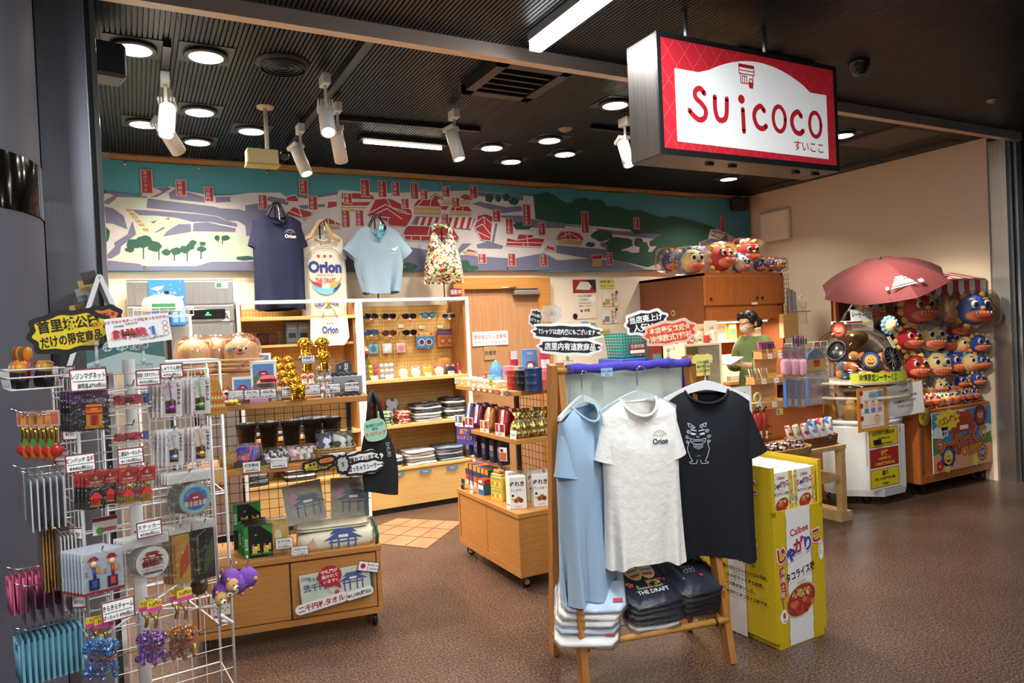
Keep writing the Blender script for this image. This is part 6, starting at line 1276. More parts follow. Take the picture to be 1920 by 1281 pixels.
def d_resin(b,w,h,k):
 b.rect(-w/2,w/2,h*.2,h/2,K('#4a1f5a'),-.0008);b.rect(-w/2,w/2,-h/2,h*.2,K('#15141c'),-.0008);b.text('首里城 御茶座',.01,h*.26,h*.09,K('#a98ab8'),-.002);b.text('琉球',0,h*.4,h*.07,K('#a98ab8'),-.002)
 x0,x1=-w*.1,w*.32;b.box(x0,x1,-.008,-.001,-h*.4,h*.16,sred)
 for q in((x0,x0+.008,-h*.42,-h*.1),(x1-.008,x1,-h*.42,-h*.1),(x0,x1,h*.1,h*.16),(x0,x1,-h*.05,-.01*h),(x0-.003,x1+.003,-h*.44,-h*.38)):b.box(q[0],q[1],-.0105,-.008,q[2],q[3],sgold)
 b.rect(x0+.012,x1-.012,-h*.36,-h*.12,K('#7a1a1a'),-.0085);b.rect(x0+.01,x1-.01,0,h*.08,K('#e0682a'),-.0085)
hang('resin_magnet_pack','magnet','purple and black bag with a red and gold gate magnet',(128,733,205,808),4,d_resin,-.1,.014,bg='#15141c',ry=.03)
def shuri(b,w,h,x=0,z=0):
 for i,(c,col)in enumerate(zip('SHURI',('#c8323c','#c8323c','#c8323c','#c04a6a','#4a6ab8'))):b.text(c,x+(i-2)*w*.17,z,h,K(col),-.004-.0002*i,bold=.09)
 b.box(x-w*.22,x+w*.0,-.006,-.0045,z-h*.2,z+h*.16,K('#3a2018'));b.text('守之首里',x-w*.11,z,h*.25,K('#d98a4a'),-.0065)
 for i in range(7):b.disc(x-w*.42+i*w*.14,z-h*.38+.3*h*(i%2)*2,h*.11,K(('#d6a83a','#4a78c0','#e8e4e0','#c86a9a')[i%4]),-.0055-.0001*i,8)
for(q,n)in(((207,722,290,766),'upper'),((207,797,290,832),'lower')):hang('letter_magnet_pack','magnet',n+' clear pack of red letter magnets reading SHURI',q,2,lambda b,w,h,k:(b.rect(-w/2,w/2,-h/2,-h*.42,WHITE,-.001),shuri(b,w*.95,h*.5,0,-h*.1)),-.06,.012)
def d_bell(col):
 def f(b,w,h,k):
  b.rect(-w/2,w/2,-h/2,h/2,K('#efe9e6'),-.0006)
  for i in range(12):b.disc(rnd.uniform(-w*.45,w*.1),rnd.uniform(-h*.48,h*.48),w*.05,K(('#e6a8b8','#e8cf6a','#a8c8e0','#e08a9a')[i%4]),-.001-.00002*i,7)
  b.rect(-w*.28,w*.2,-h*.4,-h*.05,K('#3a3036'),-.0014);b.ball((-w*.02,-.006,-h*.26),(w*.17,.008,w*.17),mat('bell_'+col,'#'+col,.25,.6),10,8);b.tube([(-w*.02,-.005,-h*.17),(-w*.05,-.005,h*.12),(-w*.12,-.005,h*.42)],.0018,K('#'+col),5)
  b.text('しゅりりん',w*.34,h*.36,w*.2,BLACK,-.002,vert=True,bold=.04);b.text('ころころ',-w*.3,h*.1,w*.12,RED,-.002,vert=True);b.box(-w*.04,w*.08,-.008,-.005,-h*.22,-h*.02,K('#7a4a26'))
 return f
for q,c,l in(((299,713,343,782),'a83a9a','white flowery bell card with a purple bell, upper left'),((356,708,396,776),'6ab86a','white flowery bell card with a green bell, upper right'),((308,806,346,873),'8fb8cc','white flowery bell card with a silver blue bell, lower left'),((357,801,397,866),'d0a03a','white flowery bell card with a gold bell, lower right')):
 hang('bell_card','bell charm',l,q,4,d_bell(c),-.09,.014,dx=-.0065,ry=.04)
for k in range(6):
 u,z=SP.uz(-.02,384+k*8.5,745);tt=thing('gold_strap','narrow red and gold wrapped strap, %s of the slanting six'%NTH[k],'strap',SP.w(u,-.02+.012*k,z),SP.yaw,'red and gold straps',ry=-.2);b=MB();b.box(-.009,.009,-.002,.003,-.052,.052,mat('strap_gold','#c99a3a',.4,.3));b.rect(-.009,-.005,-.05,.052,RED,-.0026)
 for i in range(5):b.disc(.002,-.04+.012*i,.004,K(('#c8402f','#e8dcc0')[i%2]),-.0028,7)
 b.obj('strap_pack',tt)
def d_red(col,gold):
 def f(b,w,h,k):
  b.box(-w/2,w/2,-.001,.001,h*.12,h/2,K('#d0322c'));b.text('SHURIJO',0,h*.26,w*.16,WHITE,-.002,bold=.02);b.text('CASTLE PARK',0,h*.18,w*.13,WHITE,-.002,fit=w*.8);b.poly([(-w*.1,h*.34),(w*.1,h*.34),(0,h*.44)],WHITE,-.002)
  if col:b.rect(-w/2,w/2,-h/2,h*.12,K(col),-.0005)
  s=w*.62;b.T=Matrix.Translation((0,-.004,-h*.36));gatefig(b,s*.8)if False else None;b.T=None
  for kx in(-.3,-.1,.1,.3):b.box(kx*s-.002,kx*s+.002,-.006,-.003,-h*.38,-h*.2,sgold if gold else sred)
  b.prism([(-s*.55,-h*.2),(s*.55,-h*.2),(s*.36,-h*.1),(-s*.36,-h*.1)],-.007,-.003,sred);b.prism([(-s*.3,-h*.1),(s*.3,-h*.1),(s*.18,-h*.03),(-s*.18,-h*.03)],-.007,-.003,sred);b.box(-s*.5,s*.5,-.007,-.003,-h*.42,-h*.38,sgold)
  if gold:b.tube([(0,-.004,h*.1),(.004,-.004,h*.02),(0,-.004,-h*.03)],.003,GOLD,6);b.ring(0,h*.0,w*.16,.003,GOLD,-.004)
 return f
for q,c,g,l in(((158,888,200,955),'#141216',0,'red topped black pin badge pack, first from the left'),((192,882,220,945),'#141216',0,'red topped black pin badge pack, second from the left'),((221,880,259,950),None,1,'red topped clear keychain pack, third from the left'),((257,875,293,945),None,1,'red topped clear keychain pack, fourth from the left')):
 hang('badge_pack','badge',l,q,4,d_red(c,g),-.08,.012,dx=-.006,ry=.05)
def d_round(style):
 def f(b,w,h,k):
  b.box(-w/2,w*.5,-.001,.001,h*.28,h/2,K('#e9e7e3'));b.rect(-w/2,w/2,-h/2,h*.28,FILM,0)
  R=h*.34;cx,cz=(w*.12,-h*.1)
  if style:
   b.disc(cx,cz,R,K('#b9a15a'),-.002,28);b.disc(cx,cz,R*.95,K('#8fc4d2'),-.0024,28);b.disc(cx,cz,R*.72,K('#3f7fc0'),-.0028,24);b.poly([(cx-R*.7,cz-R*.1),(cx+R*.7,cz-R*.1),(cx+R*.6,cz-R*.45),(cx-R*.6,cz-R*.45)],K('#cfcabc'),-.003);gate(b,cx,cz-.05*R,R*1.35,-.0034,sred);b.text('SHURIJO CASTLE',cx,cz+R*.82,R*.17,WHITE,-.003,fit=R*1.1);b.text('OKINAWA',cx,cz-R*.82,R*.2,WHITE,-.003)
  else:
   b.disc(cx,cz,R,K('#efece8'),-.002,28);gate(b,cx,cz+R*.25,R*1.5,-.0028,K('#8a1c1c'));b.text('首里城',cx,cz-.08*R,R*.42,K('#7a1414'),-.0034,bold=.05);b.text('SHURIJO CASTLE PARK',cx,cz-R*.45,R*.15,BLACK,-.0028,fit=R*1.4);b.text('OKINAWA',cx,cz-R*.68,R*.24,BLACK,-.0028,bold=.05)
 return f
hang('round_sticker_pack','sticker','clear pack with a round blue castle sticker',(312,884,398,972),5,d_round(1),-.1,.011,dx=-.004)
hang('round_sticker_pack','sticker','clear pack with a round white castle sticker with red letters',(228,1005,320,1090),4,d_round(0),-.1,.011,dx=-.004)
def d_strap(b,w,h,k):
 b.rect(-w/2,w/2,-h/2,h/2,K('#cfdcea'),-.0006);b.rect(-w/2,w/2,h*.32,h/2,K('#dfe6ee'),-.0008);b.rect(-w/2,w/2,-h/2,-h*.43,RED,-.001)
 for sg,c in((-.22,'#2f3f9c'),(.22,'#b8302f')):
  b.ball((w*sg,-.004,h*.2),(w*.09,.006,w*.09),K('#e6b090'),8,6);b.poly([(w*sg-w*.14,h*.28),(w*sg+w*.14,h*.28),(w*sg+w*.06,h*.38),(w*sg-w*.06,h*.38)],RED,-.004);b.tube([(w*sg,-.004,h*.1),(w*sg+.002,-.004,-h*.12)],.0035,K(c),5);b.box(w*sg-w*.12,w*sg+w*.12,-.006,-.001,-h*.38,-h*.14,K('#232a44'));b.box(w*sg-w*.06,w*sg+w*.06,-.008,-.006,-h*.32,-h*.16,K(c));b.box(w*sg+.004,w*sg+.014,-.007,-.003,h*.0,h*.12,K('#b8803a'))
  b.text('招福',w*sg-w*.17,h*.02,w*.07,RED,-.002,vert=True)
hang('doll_strap_pack','charm','pale blue card with two doll straps',(150,1030,234,1112),7,d_strap,-.1,.011,dx=-.005)
def d_book(c,c2,tcol):
 def f(b,w,h,k):
  b.box(-w/2,w/2,-.001,.001,h*.36,h/2,K('#e6e4e0'));b.rect(-w*.42,w*.42,-h/2,h*.34,K(c),-.001)
  for i in range(6):b.poly([(-w*.1+i*w*.08,-h*.42+i*h*.04),(-w*.02+i*w*.08,-h*.4+i*h*.04),(w*.02+i*w*.07,-h*.05+i*h*.05),(-w*.05+i*w*.07,-h*.1+i*h*.05)],K(c2),-.0014-.0001*i)
  b.text('SHURIJO CASTLE PARK OKINAWA',-w*.32,-h*.08,w*.15,K(tcol),-.002,rot=PI/2,sx=.75)
 return f
hang('bookmark_pack','bookmark','yellow and orange long bookmark pack',(316,985,362,1095),4,d_book('#c89a3a','#c8502a','#8a2a1a'),-.085,.011,dx=-.005)
hang('bookmark_pack','bookmark','dark green bamboo long bookmark pack',(360,975,408,1085),4,d_book('#171a12','#4a5a2a','#c8b84a'),-.07,.011,dx=-.005)
# glitter lion charms
def charm(box,col,c2,label,tagc,n=2):
 u,z,w_,h_=pbox(*box,-.08)
 for k in range(n):
  tt=thing('glitter_lion_charm',label if k==0 else label+', hanging behind','charm',SP.w(u-.018*k,-.08+.022*k,z),SP.yaw,'glitter lion charms',ry=.06*k)
  m=mat('glitter_'+col,'#'+col,.2,.5,kind='dots',c2='#%s,#%s,#%s,#%s,#%s,#e0e0f0'%(col,c2,col,c2,col),sc=260);s=w_*1.25
  b=MB(T=Matrix.Translation((0,0,-h_*.56)));lionfig(b,s*.95,m,m);b.obj('glitter_figure',tt)
  MB().ring(0,h_*.36,.012,.003,GOLD,0).tube([(0,0,h_*.3),(.003,0,h_*.2),(0,0,h_*.08)],.005,GOLD,6).obj('gold_chain',tt)
  MB().box(-w_*.3,w_*.22,-.012,-.011,h_*.42,h_*.62,K(tagc)).rect(-w_*.3,w_*.22,h_*.42,h_*.5,K('#d04a8a'),-.0124).text('NEW',0,h_*.56,.014,RED,-.0126).obj('header_tag',tt)
  MB().box(-w_*.48,w_*.48,-.05,-.049,-h_*.52,h_*.4,FILM).obj('clear_bag',tt)
 hook(u,z+h_*.5,.1)
charm((160,1165,235,1262),'2a8fc0','1a4fb8','glittering blue lion charm in a clear bag','#d8c83a');charm((262,1135,322,1235),'a04ac0','6a2f9c','glittering purple lion charm in a clear bag','#d8c83a');charm((318,1115,378,1225),'d09a2a','b8501a','glittering gold lion charm in a clear bag','#d8c83a')
# purple plush key chains at the right edge
pp=mat('purple_plush','#7a4aa8',.9,bump=.5,sc=150);tanp=mat('tan_plush','#c99a5f',.9,bump=.5,sc=150);wp_=mat('white_plush','#e6dccb',.9)
def shiba(x,y,rz,label,first=[]):
 u,z=SP.uz(-.03,x,y);loc=SP.w(u,-.03,z)
 if first:return dup(first[0],loc,SP.yaw+rz,label)
 tt=thing('plush_keychain',label,'plush toy',loc,SP.yaw+rz,'purple plush keychains');first.append(tt)
 MB().ball((0,0,0),(.03,.026,.03),pp,14,10).obj('body',tt)
 h=MB();h.ball((-.016,-.02,-.01),(.02,.016,.019),tanp,12,8);h.ball((-.02,-.034,-.016),(.009,.008,.008),wp_,8,6);h.ball((-.021,-.042,-.014),.003,BLACK,6,5)
 for sg in(1,-1):h.ball((-.016+sg*.012,-.018,.008),(.005,.004,.007),tanp,6,5);h.ball((-.018+sg*.008,-.034,-.007),.0022,BLACK,6,5)
 h.obj('face',tt);f=MB()
 for sx,sz in((-.02,-.027),(.012,-.028),(.027,.0)):f.ball((sx,-.008,sz),.007,tanp,7,5)
 f.obj('paw',tt);MB().tube([(0,0,.03),(.004,0,.05),(0,0,.065)],.002,CHROME,5).obj('ball_chain',tt)
for x,y,r,l in((418,1110,.2,'purple plush dog keychain lowest of the bunch'),(444,1095,-.3,'purple plush dog keychain in the middle of the bunch'),(464,1083,-.8,'purple plush dog keychain at the right of the bunch'),(432,1086,.5,'purple plush dog keychain at the top of the bunch')):shiba(x,y,r,l)
solo('brown_plush_keychain',MB().ball((0,0,0),(.024,.02,.026),K('#5a4636',.9),12,8).ball((0,-.014,.022),(.018,.014,.016),K('#6a5240',.9),10,8).ball((0,-.028,.018),(.007,.005,.005),wp_,6,5),'small dark brown plush beside the purple dog plushes','plush toy',SP.at(-.02,374,1098),SP.yaw)
b=MB();b.box(-.05,.05,0,.003,-.055,.055,K('#e2ded4'));b.rect(-.045,.045,.0,.05,K('#cfd6c0'),-.001)
for i in range(6):b.disc(-.03+.012*i,-.03+.01*(i%2),.005,K(('#c8a04a','#6a9a4a')[i%2]),-.001,7)
b.line([(-.05,-.055),(.05,-.055),(.05,.055),(-.05,.055),(-.05,-.055)],.003,RED,-.0012)
solo('white_picture_card',b,'white picture card with red edge taped behind the purple plush dogs','card',LC.w(.13,-.002,LC.uz(0,435,1130)[1]),LC.yaw)
# price cards of the stand
for x,y,a_,c_,l,w_ in((166,712,'レジンマグネット','御茶座 ¥750(税込)','price card for the resin gate magnets at the upper left of the stand',.08),(278,708,'首里城 文字マグネット','¥550(税込)','price card for the letter magnets on the top wire',.058),(322,695,'しゅりりん根付','¥700(税込)','price card for the bell cards on the top wire',.058),(151,868,'ピンバッチ 各種','¥440(税込)','price card for the pin badges',.064),(245,855,'二重橋キーホルダー','¥110(税込)','price card above the red topped keychains',.06),(280,992,'ステッカー','¥550(税込)','price card for the round stickers',.06),(222,1143,'きらきらチャーム','ぽっちゃり ¥990(税込)','price card for the glitter lion charms',.074)):
 price(SP,-.115 if x<300 else-.06,x,y,a_,c_,l,w_,w_*.68)
b=MB();b.box(-.028,.028,0,.002,-.022,.022,K('#e2ddd6'));b.rect(-.028,.028,.012,.022,K('#7d2436'),-.0008);b.disc(-.012,-.012,.009,K('#4a9a3a'),-.0008);b.text('¥880',.01,-.01,.014,RED,-.0012,bold=.03);solo('price_card',b,'price card with a green fruit picture reading 880 yen','price card',SP.at(-.02,197,985),SP.yaw)
# signs clipped on top
p=SP.at(.0,132,622);popsign('cloud_sign','large yellow cloud sign with black brush writing on the stand top',p,SP.yaw,-.14,[(0,0,.155,.082,K('#ddc41f'),BLACK,[('首里城公園',.033,.02,BLACK),('だけの限定商品',.03,-.018,BLACK)],2)])
p=SP.at(.02,190,598);popsign('cloud_sign','orange cloud sign with black writing overlapping the yellow one',p,SP.yaw,-.14,[(0,0,.078,.045,K('#dd7226'),BLACK,[('ココだけでしか',.0125,.009,BLACK),('買えない!',.0135,-.01,BLACK)],12)])
clip(SP.w(.05,.0,PZ1+.002),SP.yaw,'clear clip on the stand under the yellow cloud sign',.06)
u,z,w_,h_=pbox(197,592,321,645,-.02)
b=MB();b.box(-w_/2,w_/2,0,.002,-h_/2,h_/2,WHITE);b.text('首里城ならではのモチーフが詰まったマグネットです!',0,h_*.36,.009,RED,-.001,bold=.02);shuri(b,w_*.85,h_*.36,-.012,-.005)
for i,s in enumerate(('琉球舞踊','首里城正殿','守礼門と龍樋','国頭の獅子')):b.text(s,-w_*.3+w_*.2*i,(h_*.2,h_*.25,-h_*.36,-h_*.33)[i],.006,BLACK,-.001)
for i in range(3):b.ring(w_*.42,h_*.14-.014*i,.007,.001,RED,-.0012,12)
solo('letter_magnet_sign',b,'white rectangular sign explaining the red letter magnets','sign',SP.w(u,-.02,z),SP.yaw,ry=-.1)
clip(SP.w(SP.uz(0,270,690)[0],.0,PZ1+.002),SP.yaw,'clear clip on the stand under the white letter magnet sign',.045)
# ---- left side of the stand: hooks reaching left
SL=SP.yaw+PI/2
def side(name,cat,label,x,y,w_,h_,n,draw,v,d0=.03,step=.012,bg='#cfd3d6',film=True,thick=.003):
 """packs hung one behind the other on a hook that points left; v = distance along the side panel"""
 z=(SP.at(v,x,y)).z;first=None
 for k in range(n):
  u=-d0-step*k
  loc=SP.w(u,v,z);kk=n-1-k;lb=label+', '+('outermost' if kk==0 else NTH[kk]if kk<14 else 'later')+' on its hook'
  if first is None:
   tt=thing(name,lb,cat,loc,SP.yaw-PI/2,label+'s');b=MB();b.box(-w_/2,w_/2,-thick/2,thick/2,-h_/2,h_/2,K(bg)if isinstance(bg,str)else bg);draw(b,w_,h_)if draw else None;b.obj('card_insert',tt)
   if film:MB().box(-w_/2-.002,w_/2+.002,-thick/2-.003,-thick/2-.002,-h_/2,h_/2+.02,FILM).obj('clear_film',tt)
   first=tt
  else:dup(first,loc,label=lb)
 hook(v,z+h_/2+.005,d0+step*n,'l')
def d_foot(b,w,h):b.rect(-w*.4,w*.4,-h*.4,h*.45,K('#dfe0e2'),-.002);b.prism([(-w*.15,-h*.35),(w*.1,-h*.35),(w*.12,h*.3),(-w*.1,h*.3)],-.004,-.002,K('#c99a7a'))
def d_lines(b,w,h):
 for i in range(6):b.rect(-w*.4+i*w*.14,-w*.34+i*w*.14,-h*.4,h*.3,K('#7a8aa0'),-.002)
 b.disc(w*.2,h*.34,w*.13,K('#2f3f6a'),-.0024)
def d_knit(c):
 def f(b,w,h):
  for i in range(5):b.tube([(-w*.4+i*w*.2,-.002,-h*.48),(-w*.4+i*w*.2,-.004,h*.4)],.006,K(c,.9),6)
  b.disc(w*.3,h*.36,.012,K('#c8304a'),-.012,10)
 return f
side('socks_pack','socks','clear pack with a tan patterned sock',60,925,.085,.12,3,d_foot,.20,.06,.02)
side('chopstick_pack','chopsticks','clear pack of striped chopsticks',92,940,.08,.13,6,d_lines,.09,.03,.014)
side('gold_pack','bookmark','tall golden brown packet',82,1045,.07,.17,9,None,.12,.02,.007,'#b8863a')
side('green_pack','bookmark','tall green and white packet',115,1055,.06,.14,5,lambda b,w,h:b.poly([(-w*.3,-h*.5),(w*.3,-h*.5),(w*.2,h*.2),(-w*.2,h*.1)],K('#5a7a4a'),-.002),.05,.015,.008,'#d5d9d2')
side('pink_knit_pack','knit pouch','pink knitted pouch in a bag',35,1110,.07,.1,8,d_knit('#d8688c'),.17,.04,.014,'#d8688c')
side('plum_pack','knit pouch','plum coloured flat packet',90,1125,.08,.08,6,None,.12,.02,.02,'#6a4a6a')
side('blue_knit_pack','knit pouch','light blue knitted pouch in a bag',108,1215,.1,.115,11,d_knit('#6fb0c4'),.08,.012,.0125,'#6fb0c4',thick=.006)
def fruit(b,i):
 if i%2:b.ball((0,0,-.03),(.012,.01,.02),K('#d9702a',.3),10,8);b.poly([(-.01,-.012),(.01,-.012),(.004,.008),(-.004,.008)],K('#4a9a3a'),-.008)
 else:b.ball((0,0,-.028),(.017,.01,.017),K('#c8372a',.3),10,8);b.ball((.006,0,-.008),(.006,.004,.004),K('#3a8a3a'),6,5)
 b.tube([(0,0,-.008),(.002,0,.02),(0,0,.035)],.004,GOLD,6);b.box(-.012,.012,-.001,.001,.035,.075,K('#d9b0a0'));b.rect(-.01,.008,.04,.07,K(('#d06a4a','#e0a03a')[i%2]),-.0016)
for i in range(9):
 x=32+8.6*i;v=.22-.022*i;p=SP.at(v,x,825+4*(i%2));z=p.z;u=-.09+.006*i
 b=MB();fruit(b,i);solo('fruit_keychain',b,'orange or red fruit keychain on gold chain, %s of the row on the left hooks'%NTH[i],'keychain',SP.w(u,v,z),SP.yaw-.7,'fruit keychains')
for i in range(3):hook(.05+.07*i,SP.at(.1,70,778).z,.12,'l')
# small wire basket with black and orange mascots, fruit pens above
pb=SP.at(.12,58,728);t2=thing('wire_basket','small white wire basket on the left side of the stand filled with little dolls','basket',SP.w(-.075,.12,pb.z),SP.yaw-PI/2)
b=MB()
for z,q in((0,.9),(.03,.97),(.05,1)):b.tube([(-.08*q,-.06*q,z),(.08*q,-.06*q,z),(.08*q,.06*q,z),(-.08*q,.06*q,z)],.0022,WIRE,5,True)
for i in range(9):x=-.08+.02*i;b.tube([(x,-.06,.05),(x*.9,-.054,0),(x*.9,.054,0),(x,.06,.05)],.0014,WIRE,4)
b.obj('wire_body',t2)
for i in range(8):
 c,r_=i%4,i//4;loc=SP.w(-.075+(-.03+.055*r_),.12+(-.055+.036*c),pb.z+.003);tt=thing('little_doll','little black and orange doll standing in the wire basket, %s of eight'%NTH[i],'doll',loc,SP.yaw-.6,'little dolls in the basket')
 MB().lathe([(.0001,0),(.014,0),(.016,.02),(.01,.038),(.0001,.04)],K('#17161a',.4),12).obj('body',tt);MB().ball((0,0,.05),.015,K(('#d9a03a','#e6d9b8')[i%2],.4),10,8).obj('head',tt);MB().ball((0,.003,.058),(.015,.015,.009),K('#d98a2a'),10,6).obj('hat',tt)
for i in range(6):
 p=SP.at(.16-.01*i,20+8.5*i,690);solo('fruit_pen',MB().tube([(0,0,-.03),(0,0,.02)],.0045,K(('#d9602a','#d9b83a','#c8405a')[i%3],.3),8).ball((0,0,.036),(.012,.006,.02),K(('#3a8a4a','#c8372a','#d98a2a')[i%3],.3),9,7),'fruit topped pen standing at the left of the dolls, %s of six'%NTH[i],'pen',SP.w(-.10+.004*i,.19-.012*i,p.z),SP.yaw-.5,'fruit topped pens')
hook(.2,SP.at(.16,40,722).z,.13,'l')
for i,(x,y)in enumerate(((35,868),(70,873),(104,888),(88,700),(116,815),(126,1003),(145,1127))):
 v=.2-.02*i;card('side_price_card',.04,.032,'small price card with dark rim on the left wires, %s counted from the top'%NTH[(2,3,4,0,1,5,6)[i]],'price card',SP.w(-.012,v if i<3 else .04,SP.at(.05,x,y).z),SP.yaw-.75,[('¥550',.012,BLACK,0)],'#7d2436')
# ---- second wire rack with folded sign behind the stand
BP=Fr(-.12,3.05,5)
t=thing('postcard_rack','white wire rack with an A-shaped folded board on top behind the stand','display rack',BP.o,BP.yaw)
pz=lambda x,y,v=0:BP.uz(v,x,y)
b=MB()
for x in(.0,.42):
 for v in(0,.3):b.bar((x,v,0),(x,v,pz(200,690)[1]),.006,WIRE)
zt=pz(200,690)[1]
for z in(.1,.5,.9,zt):b.tube([(0,0,z),(.42,0,z),(.42,.3,z),(0,.3,z)],.004,WIRE,5,True)
for i in range(1,9):b.bar((.0525*i,0,.1),(.0525*i,0,zt),.0015,WIRE,4)
for i in range(1,14):b.bar((0,0,.1+i*.09),(.42,0,.1+i*.09),.0015,WIRE,4)
b.obj('wire_frame',t)
solo('rack_shelf_board',MB().box(0,.42,0,.3,zt,zt+.012,K('#c9ccc8'),.002),'pale board lying on the wire rack behind the stand','board',BP.o,BP.yaw)
ax,az_=pz(186,515);bl,_=pz(128,690);br,_=pz(262,690)
t=thing('folding_board','A-shaped white edged folding board standing on the rack, pockets of cards on its left leaf','display board',BP.w(ax,.1,zt+.013),BP.yaw);H=az_-zt-.013
for nm,dx in(('l',bl-ax),('r',br-ax)):
 b=MB();b.beam((0,0,H),(dx,0,0),.2,.012,K('#dfe1df'),up=(-H,0,dx));b.beam((dx*.02,-.104,H*.98),(dx*.98,-.104,0),.01,.016,WHITE,up=(-H,0,dx));b.obj('leaf',t)
b=MB()
for i in range(9):k=.1+.09*i;x,z=(bl-ax)*k-.014,H*(1-k);b.beam((x,-.09,z),(x-.012,-.09,z+.045),.05,.003,K(('#4a4038','#b89a5a','#8a8f98')[i%3]),up=(0,1,0))
b.obj('card_pocket',t)
MB().box((br-ax)*.25,(br-ax)*.8,-.112,-.11,.03,H*.35,mat('teal_label','#3a6f6a',.5)).text('ちゅら',(br-ax)*.52,H*.2,.05,K('#b9cfc8'),-.1125).obj('label',t)
solo('teal_picture_board',MB().box(-.13,.13,0,.004,0,.14,K('#3c6a66')).poly([(-.13,.0),(.13,.0),(.13,.05),(.0,.08),(-.13,.04)],K('#a9bdb8'),-.001).text('おきなわ',.0,.1,.04,K('#cfe0da'),-.0015),'dark teal picture board leaning on the rack under the folded board','board',BP.w(pz(238,690)[0],-.02,zt-.02),BP.yaw,rx=-.1)
p=AF.at(-.2,305,560);t=thing('lidded_wire_tray','white lidded container with green label in a wire tray before the steel machine','container',(p.x,p.y,p.z-.09))
b=MB();b.lathe([(.12,0),(.13,.05),(.115,.09),(.05,.115),(.0001,.12)],mat('milky_plastic','#dcdcd6',.3),24,sy=.7);b.obj('lid',t);MB().box(-.07,.07,-.118,-.112,.01,.05,K('#3f8a5f')).obj('label',t)
b=MB()
for z in(-.03,.02):b.tube([(-.18,-.13,z),(.18,-.13,z),(.18,.13,z),(-.18,.13,z)],.003,WIRE,5,True)
for i in range(8):b.bar((-.18+.051*i,-.13,-.03),(-.18+.051*i,-.13,.02),.0016,WIRE,4)
b.obj('wire_tray',t);b=MB()
for x in(-.17,.17):b.bar((x,.1,-.03),(x,.1,-(p.z-.09)),.008,WIRE)
b.obj('stand_leg',t)
p0,p1=AF.at(-.035,312,545),AF.at(-.035,312,668);solo('black_post',MB().box(-.014,.014,-.014,.014,0,p0.z,K('#131315',.35),.002).box(-.1,.1,-.1,.03,0,.012,K('#131315')),'slim black post standing in front of the blue poster','post',(p0.x,p0.y,0))
# ================================================================ wheeled cabinet in the middle with snack shelves
MF=Fr(1.9,4.462,-90) # its aisle side: u runs towards the camera, v into the cabinet
ML,MW,MZ,M2,M3=.868,.47,.45,.875,1.155
t=thing('wheeled_snack_cabinet','honey wood cabinet on casters with two snack shelves between aisle and clothes rack','display cabinet',MF.o,MF.yaw)
MB().box(0,ML,.02,MW,.075,MZ-.03,WOOD,.002).box(-.006,ML+.006,-.006,MW+.006,MZ-.03,MZ,WOOD,.003).box(0,ML,0,.02,.075,.12,WOOD).box(ML-.02,ML,0,.02,.12,MZ-.03,WOOD).box(0,.02,0,.02,.12,MZ-.03,WOOD).obj('carcass',t)
for x0,x1 in((.022,.432),(.437,ML-.022)):MB().box(x0,x1,.004,.02,.122,MZ-.035,WOOD,.002).obj('door',t)
for u in(.06,ML-.05):
 for v in(.06,MW-.06):caster(u,v,t)
for z in(M2,M3):MB().box(.02,ML+.0,.01,MW+.06,z-.028,z,WOOD,.003).obj('shelf',t)
for u in(.06,ML-.1):MB().box(u-.012,u+.012,MW-.03,MW,MZ,M3-.03,pm).obj('post',t)
b=MB()
for i in range(16):b.bar((.06+i*.046,MW-.035,MZ+.02),(.06+i*.046,MW-.035,M3-.04),.0016,WIREB,4)
for i in range(13):b.bar((.06,MW-.035,MZ+.04+i*.05),(.76,MW-.035,MZ+.04+i*.05),.0016,WIREB,4)
b.obj('wire_grid',t)
def on(z,x,y,vv=None): # a point on a level surface of the cabinet, seen at its front foot
 if z>=M3-.01 or vv:vv=vv or .05;return MF.uz(vv,x,y)[0],vv
 u,v=MF.uv(z,x,y);return max(.04,min(u,ML-.04)),min(max(v,.03),MW-.1)
def mbox(name,label,cat,x,y,z,w_,d_,h_,c,draw=None,group=None,rz=0,seen='side',**k):
 """box standing with its printed face towards the aisle (side) or towards the shop front (front)"""
 u,v=on(z,x,y,k.get('v'));b=MB();b.box(-w_/2,w_/2,0,d_,0,h_,K(c)if isinstance(c,str)else c,.002)
 if draw:draw(b,w_,d_,h_)
 return solo(name,b,label,cat,MF.w(u,v,z),(MF.yaw if seen=='side' else 0)+rz,group)
def bands(*cs):
 def f(b,w,d,h):
  n=len(cs)
  for i,c in enumerate(cs):
   if c:b.rect(-w*.46,w*.46,h*i/n+.002,h*(i+1)/n-.002,K(c),-.0008)
 return f
def txt(s,c,sz=.3,z=.6,more=None):
 def f(b,w,d,h):
  b.text(s,0,h*z,h*sz,K(c),-.0012,fit=w*.88,bold=.02)
  if more:more(b,w,d,h)
 return f
